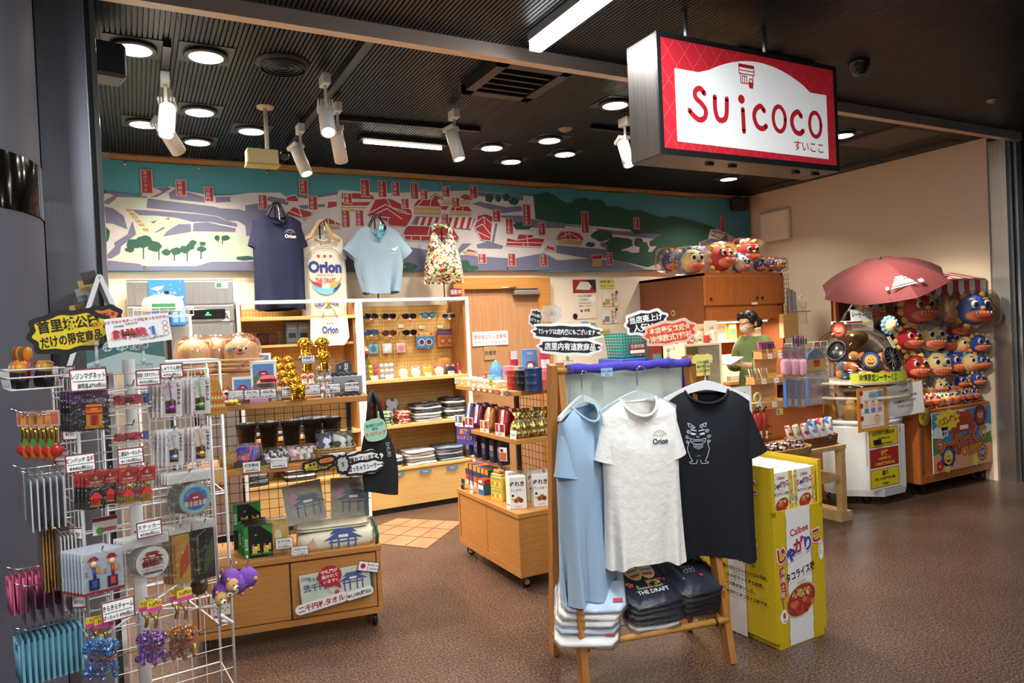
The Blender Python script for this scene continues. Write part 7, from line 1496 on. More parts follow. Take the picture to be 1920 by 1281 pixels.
# cabinet top
def nure(b,w,d,h):
 b.text('ぬれき',-w*.05,h*.78,h*.17,BLACK,-.0012,bold=.03,fit=w*.85);b.text('アンダギー',-w*.05,h*.58,h*.1,BLACK,-.0012,fit=w*.8)
 for i in range(3):b.disc(-w*.12+w*.14*i,h*.26+h*.05*(i%2),h*.075,K(('#8a4a26','#a5602f','#6f3a1e')[i]),-.0012-.0002*i,10)
 b.disc(-w*.32,h*.42,h*.04,BLACK,-.0014,10);b.disc(-w*.32,h*.3,h*.035,K('#d9b03a'),-.0014,10);b.text('NURE',0,h*.08,h*.08,K('#8a8a86'),-.0012)
 b.T=Matrix.Rotation(PI/2,4,'Z');b.text('NURE ANDAGI',d/2,h*.5,h*.11,K('#5a5a56'),-w/2-.0012,rot=PI/2,fit=h*.85);b.T=None
for i,(x,y)in enumerate(((968,960),(1003,957),(972,918),(1000,914),(1022,911))):
 u,v=on(MZ,x,y);b=MB();b.box(-.05,.05,0,.06,0,.19,WHITE,.002);nure(b,.1,.06,.19)
 solo('andagi_box',b,'white brush-lettered snack box, %s'%('front corner of the cabinet top','front row right beside the rack leg','behind the front corner box','middle of the rear row','right end of the rear row')[i],'snack box',MF.w((.765,.80,.63,.66,.69)[i],(.06,.2,.12,.24,.35)[i],MZ),-.35 if i<2 else-.2,'white snack boxes on the cabinet top')
for k in range(2):mbox('yellow_cookie_box','yellow cookie box with flower print, %s of two'%('lower','upper')[k],'snack box',932,945,MZ+.075*k,.11,.09,.073,'#e6c63a',lambda b,w,d,h:[b.disc(-w*.3+w*.2*i,h*.4,h*.16,K(('#d98a3a','#e8e2c8')[i%2]),-.001-.0001*i,8)for i in range(4)]and b.rect(-w*.46,w*.46,h*.78,h*.9,K('#7fb0b8'),-.001),'yellow cookie boxes',.25,v=.05)
mbox('cookie_bag','clear bag of round biscuits on the yellow cookie boxes','biscuits',932,945,MZ+.151,.1,.07,.01,'#d9c79a',None,None,.25,v=.06)
b=MB();[b.ball((-.03+.02*(i%4),.02+.025*(i//4),.012),.014,K('#c9924f'),8,6)for i in range(8)];u,v=on(MZ,930,945,.06);solo('biscuits',b,'golden round biscuits heaped over the yellow boxes','biscuits',MF.w(u,v,MZ+.16),MF.yaw,None)
mbox('blue_gift_box','blue box with red top and white label at the cabinet front edge','snack box',903,938,MZ,.07,.08,.07,'#2f6fb0',lambda b,w,d,h:b.rect(-w*.4,w*.4,h*.5,h*.9,WHITE,-.001),None,.1,v=.04);mbox('red_bean_pack','red topped pack on the blue box','snack box',903,938,MZ+.071,.085,.08,.03,'#b8402f',lambda b,w,d,h:b.rect(-w*.3,w*.2,h*.2,h*.8,WHITE,-.001),None,.15,v=.04)
for i in range(6):
 mbox('tall_snack_box','tall red and blue snack box, %s from the far end of the cabinet top'%NTH[i],'snack box',876+7.5*i,898+5*i,MZ,.05,.1,.15,('#c8402f','#2f5fa8','#d8632a','#3a78b8','#b8302f','#3f6f4a')[i],bands('#e6dcd0',None,'#2a3a6a','#d9a03a'),'tall snack boxes on the cabinet top',v=.1)
for i in range(5):
 mbox('dark_snack_box','dark blue hanging snack box behind the tall ones, %s from the far end'%NTH[i],'snack box',878+15*i,868+4*i,.66,.055,.06,.15,('#2b3a5c','#3a2a5a','#23304a','#4a2f4a','#2a2f44')[i],bands('#1c2438','#5a6a9a','#d0d2da','#1f2a44'),'dark snack boxes on the grid',v=.1)
u_,v_=on(MZ,905,900);solo('box_riser',MB().box(0,.72,0,.09,.2,.205,ACRYL).box(0,.004,0,.09,0,.2,ACRYL).box(.716,.72,0,.09,0,.2,ACRYL),'clear riser carrying the dark blue snack boxes','riser',MF.w(.02,.09,MZ),MF.yaw)
mbox('pink_price_board','pink and purple price board on the middle grid','sign',945,905,MZ,.07,.004,.19,'#c23a6a',lambda b,w,d,h:(b.rect(-w/2,w/2,h*.6,h,K('#3a3a7a'),-.0006),b.text('¥1,550',0,h*.35,h*.2,WHITE,-.0012,fit=w*.9)),v=.16)
for q in((868,905,.05,.07,'#17201a','black brush written card at the far end of the cabinet top','揚げたて'),(885,917,.04,.05,'#dfe3e6','white price card at the far end of the cabinet top','¥540'),(955,962,.045,.05,'#efeee9','white price card before the corner snack box','¥680')):
 card('price_card',q[2],q[3],q[5],'price card',MF.w(on(MZ,q[0],q[1]+15,.012)[0],.012,MZ+q[3]/2),MF.yaw,[(q[6],.016,WHITE if q[4]=='#17201a' else BLACK,0)],bg=K(q[4]),rx=-.1)
# second shelf: sweet potato snack bags and wrapped candy
for i,(x,y,c)in enumerate(((872,797,'#2f3f7a'),(890,803,'#7a2a5a'),(912,809,'#c07a3a'),(938,816,'#a8243a'),(951,812,'#7a1c2c'))):
 for k in range(3 if i<4 else 1):
  u,v=on(M2,x,y);tt=thing('snack_bag',('dark blue','magenta','orange','red','dark red')[i]+' snack bag with white strip, %s of its row'%('front','second','third')[k],'snack bag',MF.w(u-.0,v+.02+.05*k,M2),MF.yaw+.25,'coloured snack bags',rx=-.2)
  b=MB(T=Matrix.Rotation(PI/2,4,'X'));cushion(b,.09,.15,.035,mat('bag_'+c[1:],c,.3),5,i,.003,c=(0,.075,-.0175));b.obj('bag',tt);MB(T=Matrix.Rotation(-.0,4,'Y')).box(-.012,.012,-.022,-.019,.03,.15,WHITE).text('黒糖',0,.1,.016,K('#8a2a3a'),-.0225,vert=True).obj('paper_strip',tt)
for i,(x,y)in enumerate(((862,796),(879,804),(899,812),(920,820))):
 u,v=on(M2,x,y);b=MB();b.box(-.045,.045,0,.003,0,.075,K('#e4e0dc'));b.rect(-.04,.04,.025,.07,K(('#5a6a9a','#a83a4a','#b8703a','#b0303a')[i]),-.0008);b.rect(-.015,.0,.028,.068,K('#e8ddd0'),-.001);b.rect(.012,.022,.028,.068,K('#5a2a3a'),-.001);b.text('¥540',0,.012,.014,BLACK,-.001);solo('picture_price_card',b,('first','second','third','fourth')[i]+' picture price card before the coloured snack bags from the far end','price card',MF.w(u,.015,M2),MF.yaw+.2)
cg=mat('gold_green_candy','#a8a23a',.25,.4,kind='dots',c2='#a8a23a,#d9d26a,#6a6a2a,#e8e4b0,#8a5a3a',sc=70)
for i in range(7):
 x,y=(962,985,1005,1022,972,995,1016)[i],(826,824,822,820,815,813,811)[i];u,v=on(M2,x,y);tt=thing('candy_bag','gold and green bag of wrapped sweets, %s from the left on the second shelf'%NTH[i],'sweets',MF.w(u-.03,v+.04*(i>3)+.03,M2),-.3+.2*math.sin(i),'gold green sweet bags')
 b=MB();b.lathe([(.0001,0),(.04,.005),(.048,.04),(.04,.085),(.012,.115),(.03,.15),(.001,.14)],cg,14);b.obj('bag',tt);MB().lathe([(.014,.11),(.014,.12)],GOLD,10).obj('tie',tt)
card('price_card',.05,.05,'white price card before the gold and green sweets','price card',MF.w(on(M2,950,836)[0],.012,M2+.026),MF.yaw+.3,[('¥432',.016,BLACK,0)],rx=-.1)
b=MB();b.box(-.075,.075,0,.003,-.06,.055,K('#4a3f9a'));b.text('黒糖',-.015,.025,.035,K('#e08a3a'),-.0012,bold=.04);b.text('ちんすこう',-.01,-.015,.026,K('#e08a3a'),-.0012,bold=.03);b.disc(.05,.0,.018,K('#1c1a24'),-.001,14,.032)
q=MF.uz(-.02,871,817);solo('purple_sign',b,'purple sign with orange writing hung below the second shelf far end','sign',MF.w(q[0],-.012,q[1]),MF.yaw+.5)
q=MF.uz(-.01,944,852);solo('food_photo_card',MB().box(-.028,.028,0,.002,-.04,.04,K('#e9e4dc')).rect(-.024,.024,-.035,.01,K('#c8642f'),-.0008).rect(-.02,.0,.015,.03,BLACK,-.0008),'small food photo card hanging under the second shelf','card',MF.w(q[0],-.012,q[1]),MF.yaw+.4)
# top shelf
for i in range(12):
 r,c=i//4,i%4;u,v=on(M3,860+12*c,718+3.2*c-4*r);mbx=(('#d9b98a','#e4d6b8','#c8d4dc')[r]);b=MB();b.box(-.025,.025,0,.04,0,.045,K(mbx),.002);b.rect(-.022,.022,.003,.03,K(('#5f8fc0','#c89a4a','#d8d2c4')[(r+c)%3]),-.0008);b.rect(-.015,.015,.008,.022,WHITE,-.0012);solo('sweets_box',b,'tiny sweets box, row %s from the aisle edge, %s from the far end'%(NTH[r],NTH[c]),'sweets box',MF.w(u,.03+.055*r,M3),MF.yaw,'tiny sweets boxes')
for i in range(8):
 r,c=i//4,i%4;u,v=on(M3,893+12*c,727+3*c);b=MB();b.box(-.03,.03,0,.05,0,.04,K('#e2cfa8'),.002);b.rect(-.026,.026,.024,.038,K('#d9a58a'),-.0008);b.rect(-.01,.016,.004,.02,WHITE,-.001);solo('cake_box',b,'cream cake box in the %s row by the yellow tag, %s from the far end'%(('front','second')[r],NTH[c]),'cake box',MF.w(u,.04+.07*r,M3+.0),MF.yaw,'cream cake boxes')
for i,x in enumerate((888,898,909,920)):card('price_card',.032,.036,'small price card hung at the top shelf edge, %s from the far end'%NTH[i],'price card',MF.w(MF.uz(0,x,727+2.5*i)[0],-.004,M3-.0),MF.yaw,[('¥324',.012,BLACK,0)],bg=K('#e6e9ec'))
card('price_card',.045,.05,'yellow handwritten price tag among the cream cake boxes','price card',MF.w(MF.uz(0,921,716)[0],-.003,M3+.04),MF.yaw,[('¥430',.016,BLACK,.008),('税込',.012,RED,-.012)],bg=K('#d8c83a'))
for i,(x,c)in enumerate(((942,'#d8342c'),(946,'#e6e6e2'),(952,'#2f4f7a'))):card('edge_badge',.026,.03,('red and white badge on the front of the top shelf edge','white badge on the front of the top shelf edge','dark badge on the front of the top shelf edge')[i],'badge',MF.w(MF.uz(0,x-8+4*i,738)[0],-.004,M3-.014),MF.yaw,[('人気',.012,K('#e8e0d0')if i!=1 else BLACK,0)],bg=K(c))
def drum(x,y,c,label,s=1):
 u,v=on(M3,x,y);R,H_=.044*s,.115*s;tt=thing('drum_tin',label,'tin',MF.w(u,v+R,M3),0,'drum shaped tins');m=K(c,.3)
 MB().lathe([(.0001,0),(R,0),(R*1.03,.004),(R,.008),(R,H_*.3),(R*1.04,H_*.33),(R,H_*.36),(R,H_*.64),(R*1.04,H_*.67),(R,H_*.7),(R,H_-.008),(R*1.03,H_-.004),(R,H_)],m,24).obj('body',tt);MB().lathe([(R*.94,H_-.002),(.0001,H_-.004)],m,24).lathe([(R,H_),(R*.94,H_-.002)],m,24).obj('lid',tt);return tt
drum(953,735,'#b03a2c','red drum shaped tin on the top shelf');drum(969,736,'#1a1c22','black drum shaped tin between the red and the blue one',1.02);drum(987,737,'#1f2f55','navy blue drum shaped tin, largest of the three',1.15)
u,v=on(M3,925,706,.12);tt=thing('blue_dome_toy','translucent blue dome toy on its pale blue box','toy',MF.w(u,.14,M3),0)
MB().box(-.045,.045,-.04,.04,0,.075,K('#6aa9d0'),.003).rect(-.035,.035,.015,.06,K('#9cc8e0'),-.0408).obj('box',tt);MB().lathe([(.045,.076),(.046,.09),(.038,.12),(.02,.145),(.008,.165),(.0001,.168)],mat('blue_translucent','#5fb0e6',.15,alpha=.6),20).obj('dome',tt)
mbox('small_red_box','small red box with white writing beside the blue dome','box',908,706,M3+.03,.045,.04,.05,'#c0302c',txt('さんぴん','#f0e6e0'),v=.12);mbox('pale_box','pale box under the small red box','box',908,708,M3,.05,.05,.029,'#d9cbb0',v=.12)
mbox('pink_box','pink box right of the blue dome toy','box',949,713,M3+.02,.07,.05,.11,'#d98a9c',txt('塩','#8a3a4a',.2),v=.15);mbox('picture_tin','blue and pink picture box behind the drum tins','box',968,708,M3+.03,.07,.04,.1,'#5a86b8',bands('#d98aa0','#7ab0d8','#d9a04a'),v=.17)
for i,(x,y,c,w_,h_,l,dr)in enumerate(((966,690,'#c22f34',.05,.17,'tall red and white folded box at the left of the picture boxes',bands('#e6e2de','#b82a30','#e6dcd8')),(988,690,'#5d9ad8',.10,.18,'tall blue picture box with a red castle drawing',lambda b,w,d,h:(gate(b,0,h*.45,w*.8,-.0015,gr_),b.rect(-w*.46,w*.46,0,h*.2,K('#7aa85a'),-.001),b.text('琉球',0,h*.85,h*.1,WHITE,-.0015))),(1008,690,'#c9405a',.06,.175,'tall pink and white box right of the blue picture box',bands('#d6556a','#eadfe0','#c23a50')))):
 u,v=on(M3,x,700,.26);b=MB();b.box(-w_/2,w_/2,0,.03,0,h_,K(c),.002);dr(b,w_,.03,h_);solo('picture_box',b,l,'box',MF.w(u,.26+.03*i,M3+.05),-.25,'tall picture boxes',rx=-.08)
solo('box_riser',MB().box(-.16,.16,-.03,.1,0,.05,ACRYL),'clear riser under the tall picture boxes','riser',MF.w(on(M3,988,700,.27)[0],.28,M3),-.25)
u,v=on(M3,1022,722,.2);tt=thing('clear_candy_case','clear case with red packs at the right of the top shelf','case',MF.w(u,.2,M3),-.2);MB().box(-.09,.09,-.05,.05,0,.11,ACRYL).obj('case',tt);MB().box(-.07,.0,-.03,.03,.002,.06,K('#c0383a')).obj('red_pack',tt);MB().box(.01,.08,-.03,.03,.002,.045,K('#d9b0a8')).obj('pale_pack',tt)
card('price_card',.03,.04,'white price card hanging on the clear case','price card',MF.w(on(M3,1011,690,.2)[0],.14,M3+.13),-.2,[('¥648',.01,BLACK,0)])
p=MF.at(.25,1005,597);popsign('cloud_sign','small black spiky cloud sign behind the double cloud sign',p,0,.3,[(0,0,.075,.09,popb,K('#c9c9c6'),[('お土産に',.02,.018,popw),('どうぞ!',.02,-.015,popw)],31)])
p=MF.at(.3,1034,588);solo('clear_sign',MB().prism(cloud(14,.14,.1,.05,4),0,.003,mat('milky_clear','#d9d6cf',.3,alpha=.35)).text('ご案内',0,0,.03,K('#9a968c'),-.001),'milky see-through sign behind the small black cloud sign','sign',p,0)
solo('sign_rod',MB().bar((0,0,0),(0,0,MF.at(.3,1030,590).z-M3),.003,CHROME),'thin chrome rod holding the small signs above the top shelf','rod',MF.w(MF.uz(.305,1030,650)[0],.305,M3))
# ================================================================ office corner behind the rack
CF=Fr(4.905,5.22);CW=1.11
cz0,cz1=1.66,1.985
t=thing('wall_cabinet_unit','tall cherry wood cabinet unit with four small doors at the back right','cabinet',CF.o)
dkw=mat('cherry_dark','#8a4a26',.45,kind='woodz',c2='#74401f')
MB().box(0,.03,0,.975,0,cz1,dkw).box(CW-.03,CW,0,.975,0,cz1,dkw).box(0,CW,.0,.975,cz1-.025,cz1+.004,WOODR).box(.03,CW-.03,.0,.95,cz0,cz0+.025,WOODR).box(.03,CW-.03,.5,.52,.1,cz0,WOODR).box(.03,CW-.03,.0,.5,cz0-.14,cz0,WOODR).obj('carcass',t)
dxs=[CF.uz(0,x,540)[0]for x in(1319,1325,1375,1420,1467)]
dd=[(.002,.045),(.05,dxs[2]-.003),(dxs[2]+.002,dxs[3]-.003),(dxs[3]+.002,CW-.003)]
for i,(a,c)in enumerate(dd):
 o=MB().box(a,c,-.018,0,cz0+.005,cz1-.028,WOODR,.003).obj('door',t)
 if i:x={1:dxs[2]-.33,2:dxs[3]-.04,3:dxs[3]+.04}[i];MB().ball((x,-.03,cz0+.07),.014,K('#1a1512',.3),10,8).obj('knob',o)
MB().box(.03,CW-.03,.0,.5,.82,.85,WOODR).obj('counter_board',t)
solo('small_door_label',MB().box(-.04,.04,0,.002,-.012,.012,WHITE),'tiny white strip under the cabinet doors','label',CF.at(-.02,1415,569))
for i,(x,y)in enumerate(((1282,585),(1295,588),(1306,584))):solo('round_sticker',MB().lathe([(.03,0),(.0001,0)],K('#c9c08a'),18,axis='y').lathe([(.018,-.001),(.0001,-.001)],K('#4a4a30'),14,axis='y'),'round pale sticker with dark centre on the brown cabinet side, %s from the left'%NTH[i],'sticker',Vector((4.9,5.9-.12*i,CF.at(0,x,y).z)),-PI/2,'round stickers')
# plush toys in bags on top of the cabinet
def plush(name,label,loc,rz,s,col,mane,belly,cat='plush toy',group='guardian lion plush toys',bag_=False,rx=0,lod=1):
 """round guardian lion plush: big grinning mouth, curly mane"""
 tt=thing(name,label,cat,loc,rz,group,rx=rx);bm,mm,pk_=mat('plush_'+col,'#'+col,.85,bump=.3,sc=80),mat('plush_'+mane,'#'+mane,.85,bump=.3,sc=80),mat('plush_'+belly,'#'+belly,.8)
 MB().ball((0,0,0),(s,s*.85,s*.92),bm,18,12).obj('head',tt)
 b=MB()
 for i in range(11):a=-.5*PI+2*PI*(i+.5)/11;b.ball((s*.98*math.cos(a),s*.18,s*.92*math.sin(a)),(s*.24,s*.22,s*.24),mm,8,6)
 for sg in(1,-1):b.ball((sg*s*.62,s*.05,s*.82),(s*.2,s*.16,s*.26),mm,8,6)
 b.obj('mane',tt)
 b=MB();b.ball((0,-s*.5,-s*.34),(s*.8,s*.5,s*.42),pk_,14,10);b.obj('muzzle',tt)
 b=MB();m_=K('#e0683a',.7)
 b.ball((0,-s*.8,-s*.36),(s*.6,s*.26,s*.24),m_,12,8)
 for i in range(5):b.ball(((i-2)*s*.22,-s*.95,-s*.2),(s*.06,s*.05,s*.07),K('#f2ece0'),6,5)
 b.obj('mouth',tt)
 for sg in(1,-1):MB().ball((sg*s*.37,-s*.7,s*.3),(s*.23,s*.12,s*.25),WHITE,10,8).ball((sg*s*.35,-s*.79,s*.28),(s*.155,s*.07,s*.175),BLACK,8,6).obj('eye',tt)
 for sg in(1,-1):MB().ball((sg*s*.4,-s*.6,s*.62),(s*.22,s*.1,s*.06),mm,8,6).obj('brow',tt)
 MB().ball((0,-s*.9,s*.08),(s*.17,s*.13,s*.12),mm if lod else bm,8,6).obj('nose',tt)
 if bag_:b=MB(T=Matrix.Rotation(PI/2,4,'X'));cushion(b,s*2.5,s*2.4,s*2.1,FILM,4,int(s*100),.004,c=(0,0,-s*1.1));b.obj('clear_bag',tt)
 return tt
R_,Y_,B_=('c0222e','e8d06a','f08a6a'),('f0cf86','6f9cc4','f0987a'),('2a489c','e0a452','ec824e')
for x,y,s,c,l,dy in((1246,490,.115,B_,'bagged blue lion plush at the left end of the cabinet top',.55),(1297,490,.13,Y_,'bagged yellow lion plush on the cabinet top beside the blue one',.25),(1350,486,.14,R_,'bagged red plush seen from behind on the cabinet top',.2),(1388,494,.095,('d8d4cc','3a5f9c','e8a07a'),'bagged pale plush with blue face under the upper red one',.12),(1403,472,.12,R_,'bagged red lion plush lying on top of the pale one',.18),(1425,497,.07,B_,'small bagged lion plush third from the right end of the cabinet top',.1),(1445,497,.07,B_,'small bagged blue lion plush second from the right end',.1),(1462,497,.065,('e8a86a','3f63a8','e07a5a'),'small bagged orange lion plush at the right end of the cabinet top',.1)):
 u,z=CF.uz(dy,x,y);plush('bagged_plush',l,CF.w(max(u,.1),dy,max(z,cz1+s)),rnd.uniform(-.5,.2),s,*c,group='bagged plush toys on the cabinet',bag_=True,rx=rnd.uniform(-.2,.3))
# white shelf rack, wooden shelf, goods behind the counter
WS=Fr(4.42,4.75);wx=lambda x,v=0,y=680:WS.uz(v,x,y)[0];wz=lambda y,v=0,x=1320:WS.uz(v,x,y)[1]
t=thing('white_shelf_unit','cream white shelf unit with glass pane to the left of the person','shelf unit',WS.o);xa,xb=wx(1284),wx(1354)
zt=wz(644);crm=mat('cream_enamel','#e6dfc2',.4)
MB().box(xa,xb,0,.3,zt-.02,zt,crm).box(xb-.025,xb,0,.3,0,zt-.02,crm).box(xa,xa+.02,0,.3,0,zt-.02,crm).box(xa,xb,0,.3,wz(728),wz(724),crm).box(xa,xb,.28,.3,0,zt,mat('shelf_back','#b9ad92',.5)).obj('frame',t);MB().box(xa+.16,xb-.03,.0,.004,wz(722),zt-.03,mat('smoked_pane','#c8cfc4',.1,.3,alpha=.25)).obj('glass_pane',t)
for i in range(9):solo('medicine_box',MB().box(-.025,.025,0,.04,0,.07+.02*(i%3),K(('#e8e2cc','#e2d2a8','#c8483a','#dcd6c8')[i%4]),.002).rect(-.02,.02,.02,.04,K(('#b8402f','#6a8a5a','#e8e2d8')[i%3]),-.0008),'small pale box on the white shelf unit, %s from the left'%NTH[i],'box',WS.w(xa+.04+.048*i,.05+.03*(i%2),zt),0,'small boxes on the white shelf')
for i,(x,y0,y1,c,l)in enumerate(((1330,602,640,'#e9e0cf','white paper sheet standing behind the small boxes'),(1318,608,640,'#d8c9a0','folded card standing behind the small boxes'))):
 a,c_=WS.uz(.22,x-13,y0),WS.uz(.22,x+13,y1);card('paper_sheet',abs(c_[0]-a[0]),a[1]-zt-.002,l,'paper',WS.w((a[0]+c_[0])/2,.2+.04*i,zt+.002+(a[1]-zt-.002)/2),0,[('入荷',.03,RED,.03)],bg=K(c))
BS=Fr(0,5.45);bx=lambda x,y=620:BS.uz(0,x,y)[0];zs=BS.uz(0,1378,636)[1]
solo('counter_shelf',MB().box(bx(1346),bx(1452),0,.26,zs-.03,zs,WOODL),'pale wooden shelf board behind the person','shelf',(0,5.45,0))
for x,w_,h_,c,c2,l in((1358,.17,.24,'#e3c27a','#c8502f','tall cream and red bag of snacks on the wooden shelf'),(1381,.11,.17,'#d8b83a','#3a5f3a','yellow and green snack bag beside the tall cream bag'),(1428,.10,.16,'#e2dca0','#8a8a6a','pale green box behind the person'),):
 b=MB();b.box(-w_/2,w_/2,0,.06,0,h_,K(c),.006);b.rect(-w_*.4,w_*.4,h_*.25,h_*.6,K(c2),-.001);b.rect(-w_*.4,w_*.4,h_*.7,h_*.9,K('#efe8d4'),-.001);solo('snack_pouch',b,l,'snack bag',(bx(x),5.5,zs))
a,c_=BS.uz(-.02,1437,598),BS.uz(-.02,1457,642)
card('wall_calendar',abs(c_[0]-a[0]),a[1]-c_[1],'yellowish wall calendar sheet right of the person','calendar',(bx(1447),5.44,(a[1]+c_[1])/2),0,[('4月',.04,K('#4a4a30'),.08)]+[('1 2 3 4 5',.018,K('#5a5a40'),.04-.03*i)for i in range(4)],bg=K('#dcd38a'))
t=thing('goods_box','open shelf box with small packs behind the tablet','box',(bx(1372,700),5.3,BS.uz(-.15,1372,722)[1]))
MB().box(-.19,.19,0,.2,0,.03,WOODL).box(-.19,.19,.19,.2,0,.3,mat('pale_card_board','#cfc496',.6)).obj('tray',t)
for i in range(7):solo('tiny_pack',MB().box(-.018,.018,0,.03,0,.06,K(('#9ab0c0','#d8d2b8','#b8c0c8')[i%3]),.004),'tiny pack standing in the shelf box behind the tablet, %s from the left'%NTH[i],'pack',(bx(1372,700)-.14+.045*i,5.34,t.location.z+.031),0,'tiny packs behind the tablet')
b=MB();b.box(4.25,5.0,4.62,4.74,0,.86,mat('counter_cream','#d8cba8',.5));b.box(4.22,5.05,4.5,4.76,.86,.89,mat('counter_top','#e0d8c0',.4));solo('sales_counter',b,'cream sales counter in front of the person','counter',(0,0,0))
# teal basket on blue tray at the back wall
TB=Fr(0,5.35);tx=lambda x,y=640:TB.uz(0,x,y)[0];tz=lambda y,x=1185:TB.uz(0,x,y)[1]
x0,x1=tx(1163),tx(1214);zb_=tz(672)
solo('white_drawer_box',MB().box(x0,x1,0,.35,0,zb_-.075,K('#e0dcd2'),.005).rect(x0+.02,x1-.02,zb_-.25,zb_-.1,K('#ece8e0'),-.001),'white box under the blue tray at the back wall','box',(0,5.35,0))
solo('blue_tray',MB().box(x0-.01,x1+.01,-.01,.36,zb_-.075,zb_+.0,K('#3a55b0',.4),.01),'blue plastic tray on the white box','tray',(0,5.35,0))
tl=mat('teal_plastic','#1f7f80',.4);b=MB();wd=x1-x0;xm=(x0+x1)/2
for k in range(9):z=.012+.028*k;q=.88+.12*k/8;b.tube([(-wd/2*q,-.14*q,z),(wd/2*q,-.14*q,z),(wd/2*q,.14*q,z),(-wd/2*q,.14*q,z)],.007,tl,4,True)
for i in range(10):
 for sy in(-1,1):x=-wd/2*.85+wd*.85*i/9;b.bar((x,sy*.123,.005),(x*1.13,sy*.14,.24),.006,tl,4)
b.box(-wd*.42,wd*.42,-.12,.12,0,.01,tl);t=solo('teal_shopping_basket',b,'teal plastic shopping basket standing on the blue tray','basket',(xm+.03,5.5,zb_))
card('basket_notice',.18,.1,'dark red and white notice in front of the teal basket','notice',(xm+.04,5.355,zb_+.09),0,[('営業時間',.04,WHITE,.02)],bg=K('#7a2a34'),extra=lambda b:b.rect(-.085,.085,-.045,-.015,WHITE,-.0008))
card('red_picture_frame',.17,.15,'leaning red framed picture right of the basket','picture',(tx(1222,668),5.28,tz(668)+.01),.2,[],bg=K('#8a2c2a'),rx=-.2,extra=lambda b:b.rect(-.06,.06,-.05,.0,K('#4a8a86'),-.001))
solo('picture_ledge',MB().box(-.14,.3,-.1,.05,-.02,0,K('#c9c3b5')).box(-.13,-.09,-.05,.0,-(tz(668)-.085)-.0,-.02,K('#c9c3b5')),'pale ledge carrying the red framed picture','ledge',(tx(1222,668),5.3,tz(668)-.067))
# things hung at the right end of the cabinet
HX=Vector((6.12,5.1,0));HF=Fr(0,5.15);hp=lambda x,y:HF.at(0,x,y)
b=MB();a,c_=hp(1466,515),hp(1476,628)
for i in range(4):b.bar((a.x+.03*i,5.15,c_.z),(a.x+.03*i,5.15,a.z),.002,WIREB,4)
for i in range(14):z=c_.z+(a.z-c_.z)*i/13;b.bar((a.x,5.15,z),(a.x+.1,5.15,z),.002,WIREB,4)
b.bar((a.x,5.15,(a.z+c_.z)/2),(a.x,5.22,(a.z+c_.z)/2),.004,WIREB);solo('wire_grid_panel',b,'narrow black wire grid at the right end of the cabinet','wire grid',(0,0,0))
p=hp(1484,572);b=MB();b.surf(lambda u,v:(-.06+.12*u+.02*v,-.02*math.sin(u*9),.18-.42*v-.05*u*(1-v)),10,6,K('#8d8a88',.8));b.surf(lambda u,v:(-.05+.1*u,.015,.16-.36*v),4,4,K('#a09c98',.8));solo('grey_folded_apron',b,'grey folded cloth hanging at the cabinet end','cloth',p)
p=hp(1479,610);b=MB();b.box(-.11,.11,-.03,.03,-.13,.12,mat('kraft_paper','#b8935a',.7),.004);b.bar((-.05,-.03,.12),(-.06,-.02,.24),.006,mat('kraft_paper'));solo('kraft_paper_bag',b,'brown paper bag hanging below the grey cloth','bag',p)
p=hp(1498,575);hw=thing('clear_bag_on_hanger','white plastic hanger with clear bag on the right wall','hanger',p,-.4);MB().tube([(-.11,0,-.05),(0,0,.02),(.13,0,-.05),(-.11,0,-.05)],.008,hangw,8).obj('arm',hw);MB().tube([(0,0,.02),(0,0,.09),(.03,0,.12),(.05,.02,.1)],.004,hangw,6).obj('hook',hw);MB().box(-.1,.08,-.01,.01,-.18,.04,FILM).obj('clear_bag',hw)
# ================================================================ person
def P_(x,y,Y):d=ray(x,y);return CO+d*(Y/d.y)
PY=4.93;top=P_(1408,584,PY);fx=top.x;
person=thing('person','woman in a green tunic and face mask looking down at a tablet behind the counter','person',(fx,PY,0),0)
skin=mat('skin','#d9a98a',.55);hair=mat('black_hair','#0e0c0d',.45);grnm=mat('green_tunic','#66784a',.85,bump=.2,sc=30);dkt=mat('dark_trousers','#1c2024',.8)
HT=top.z
def skinned(name,verts,edges,radii,m,parent,sub=2,loc=None):
 me=bpy.data.meshes.new(name);me.from_pydata(verts,edges,[]);me.materials.append(m)
 o=bpy.data.objects.new(name,me);COL.objects.link(o);o.parent=parent
 md=o.modifiers.new('skin','SKIN');md.use_smooth_shade=True
 for v,r in zip(me.skin_vertices[0].data,radii):v.radius=r if isinstance(r,tuple)else(r,r);v.use_root=False
 me.skin_vertices[0].data[0].use_root=True
 s_=o.modifiers.new('sub','SUBSURF');s_.levels=s_.render_levels=sub;return o
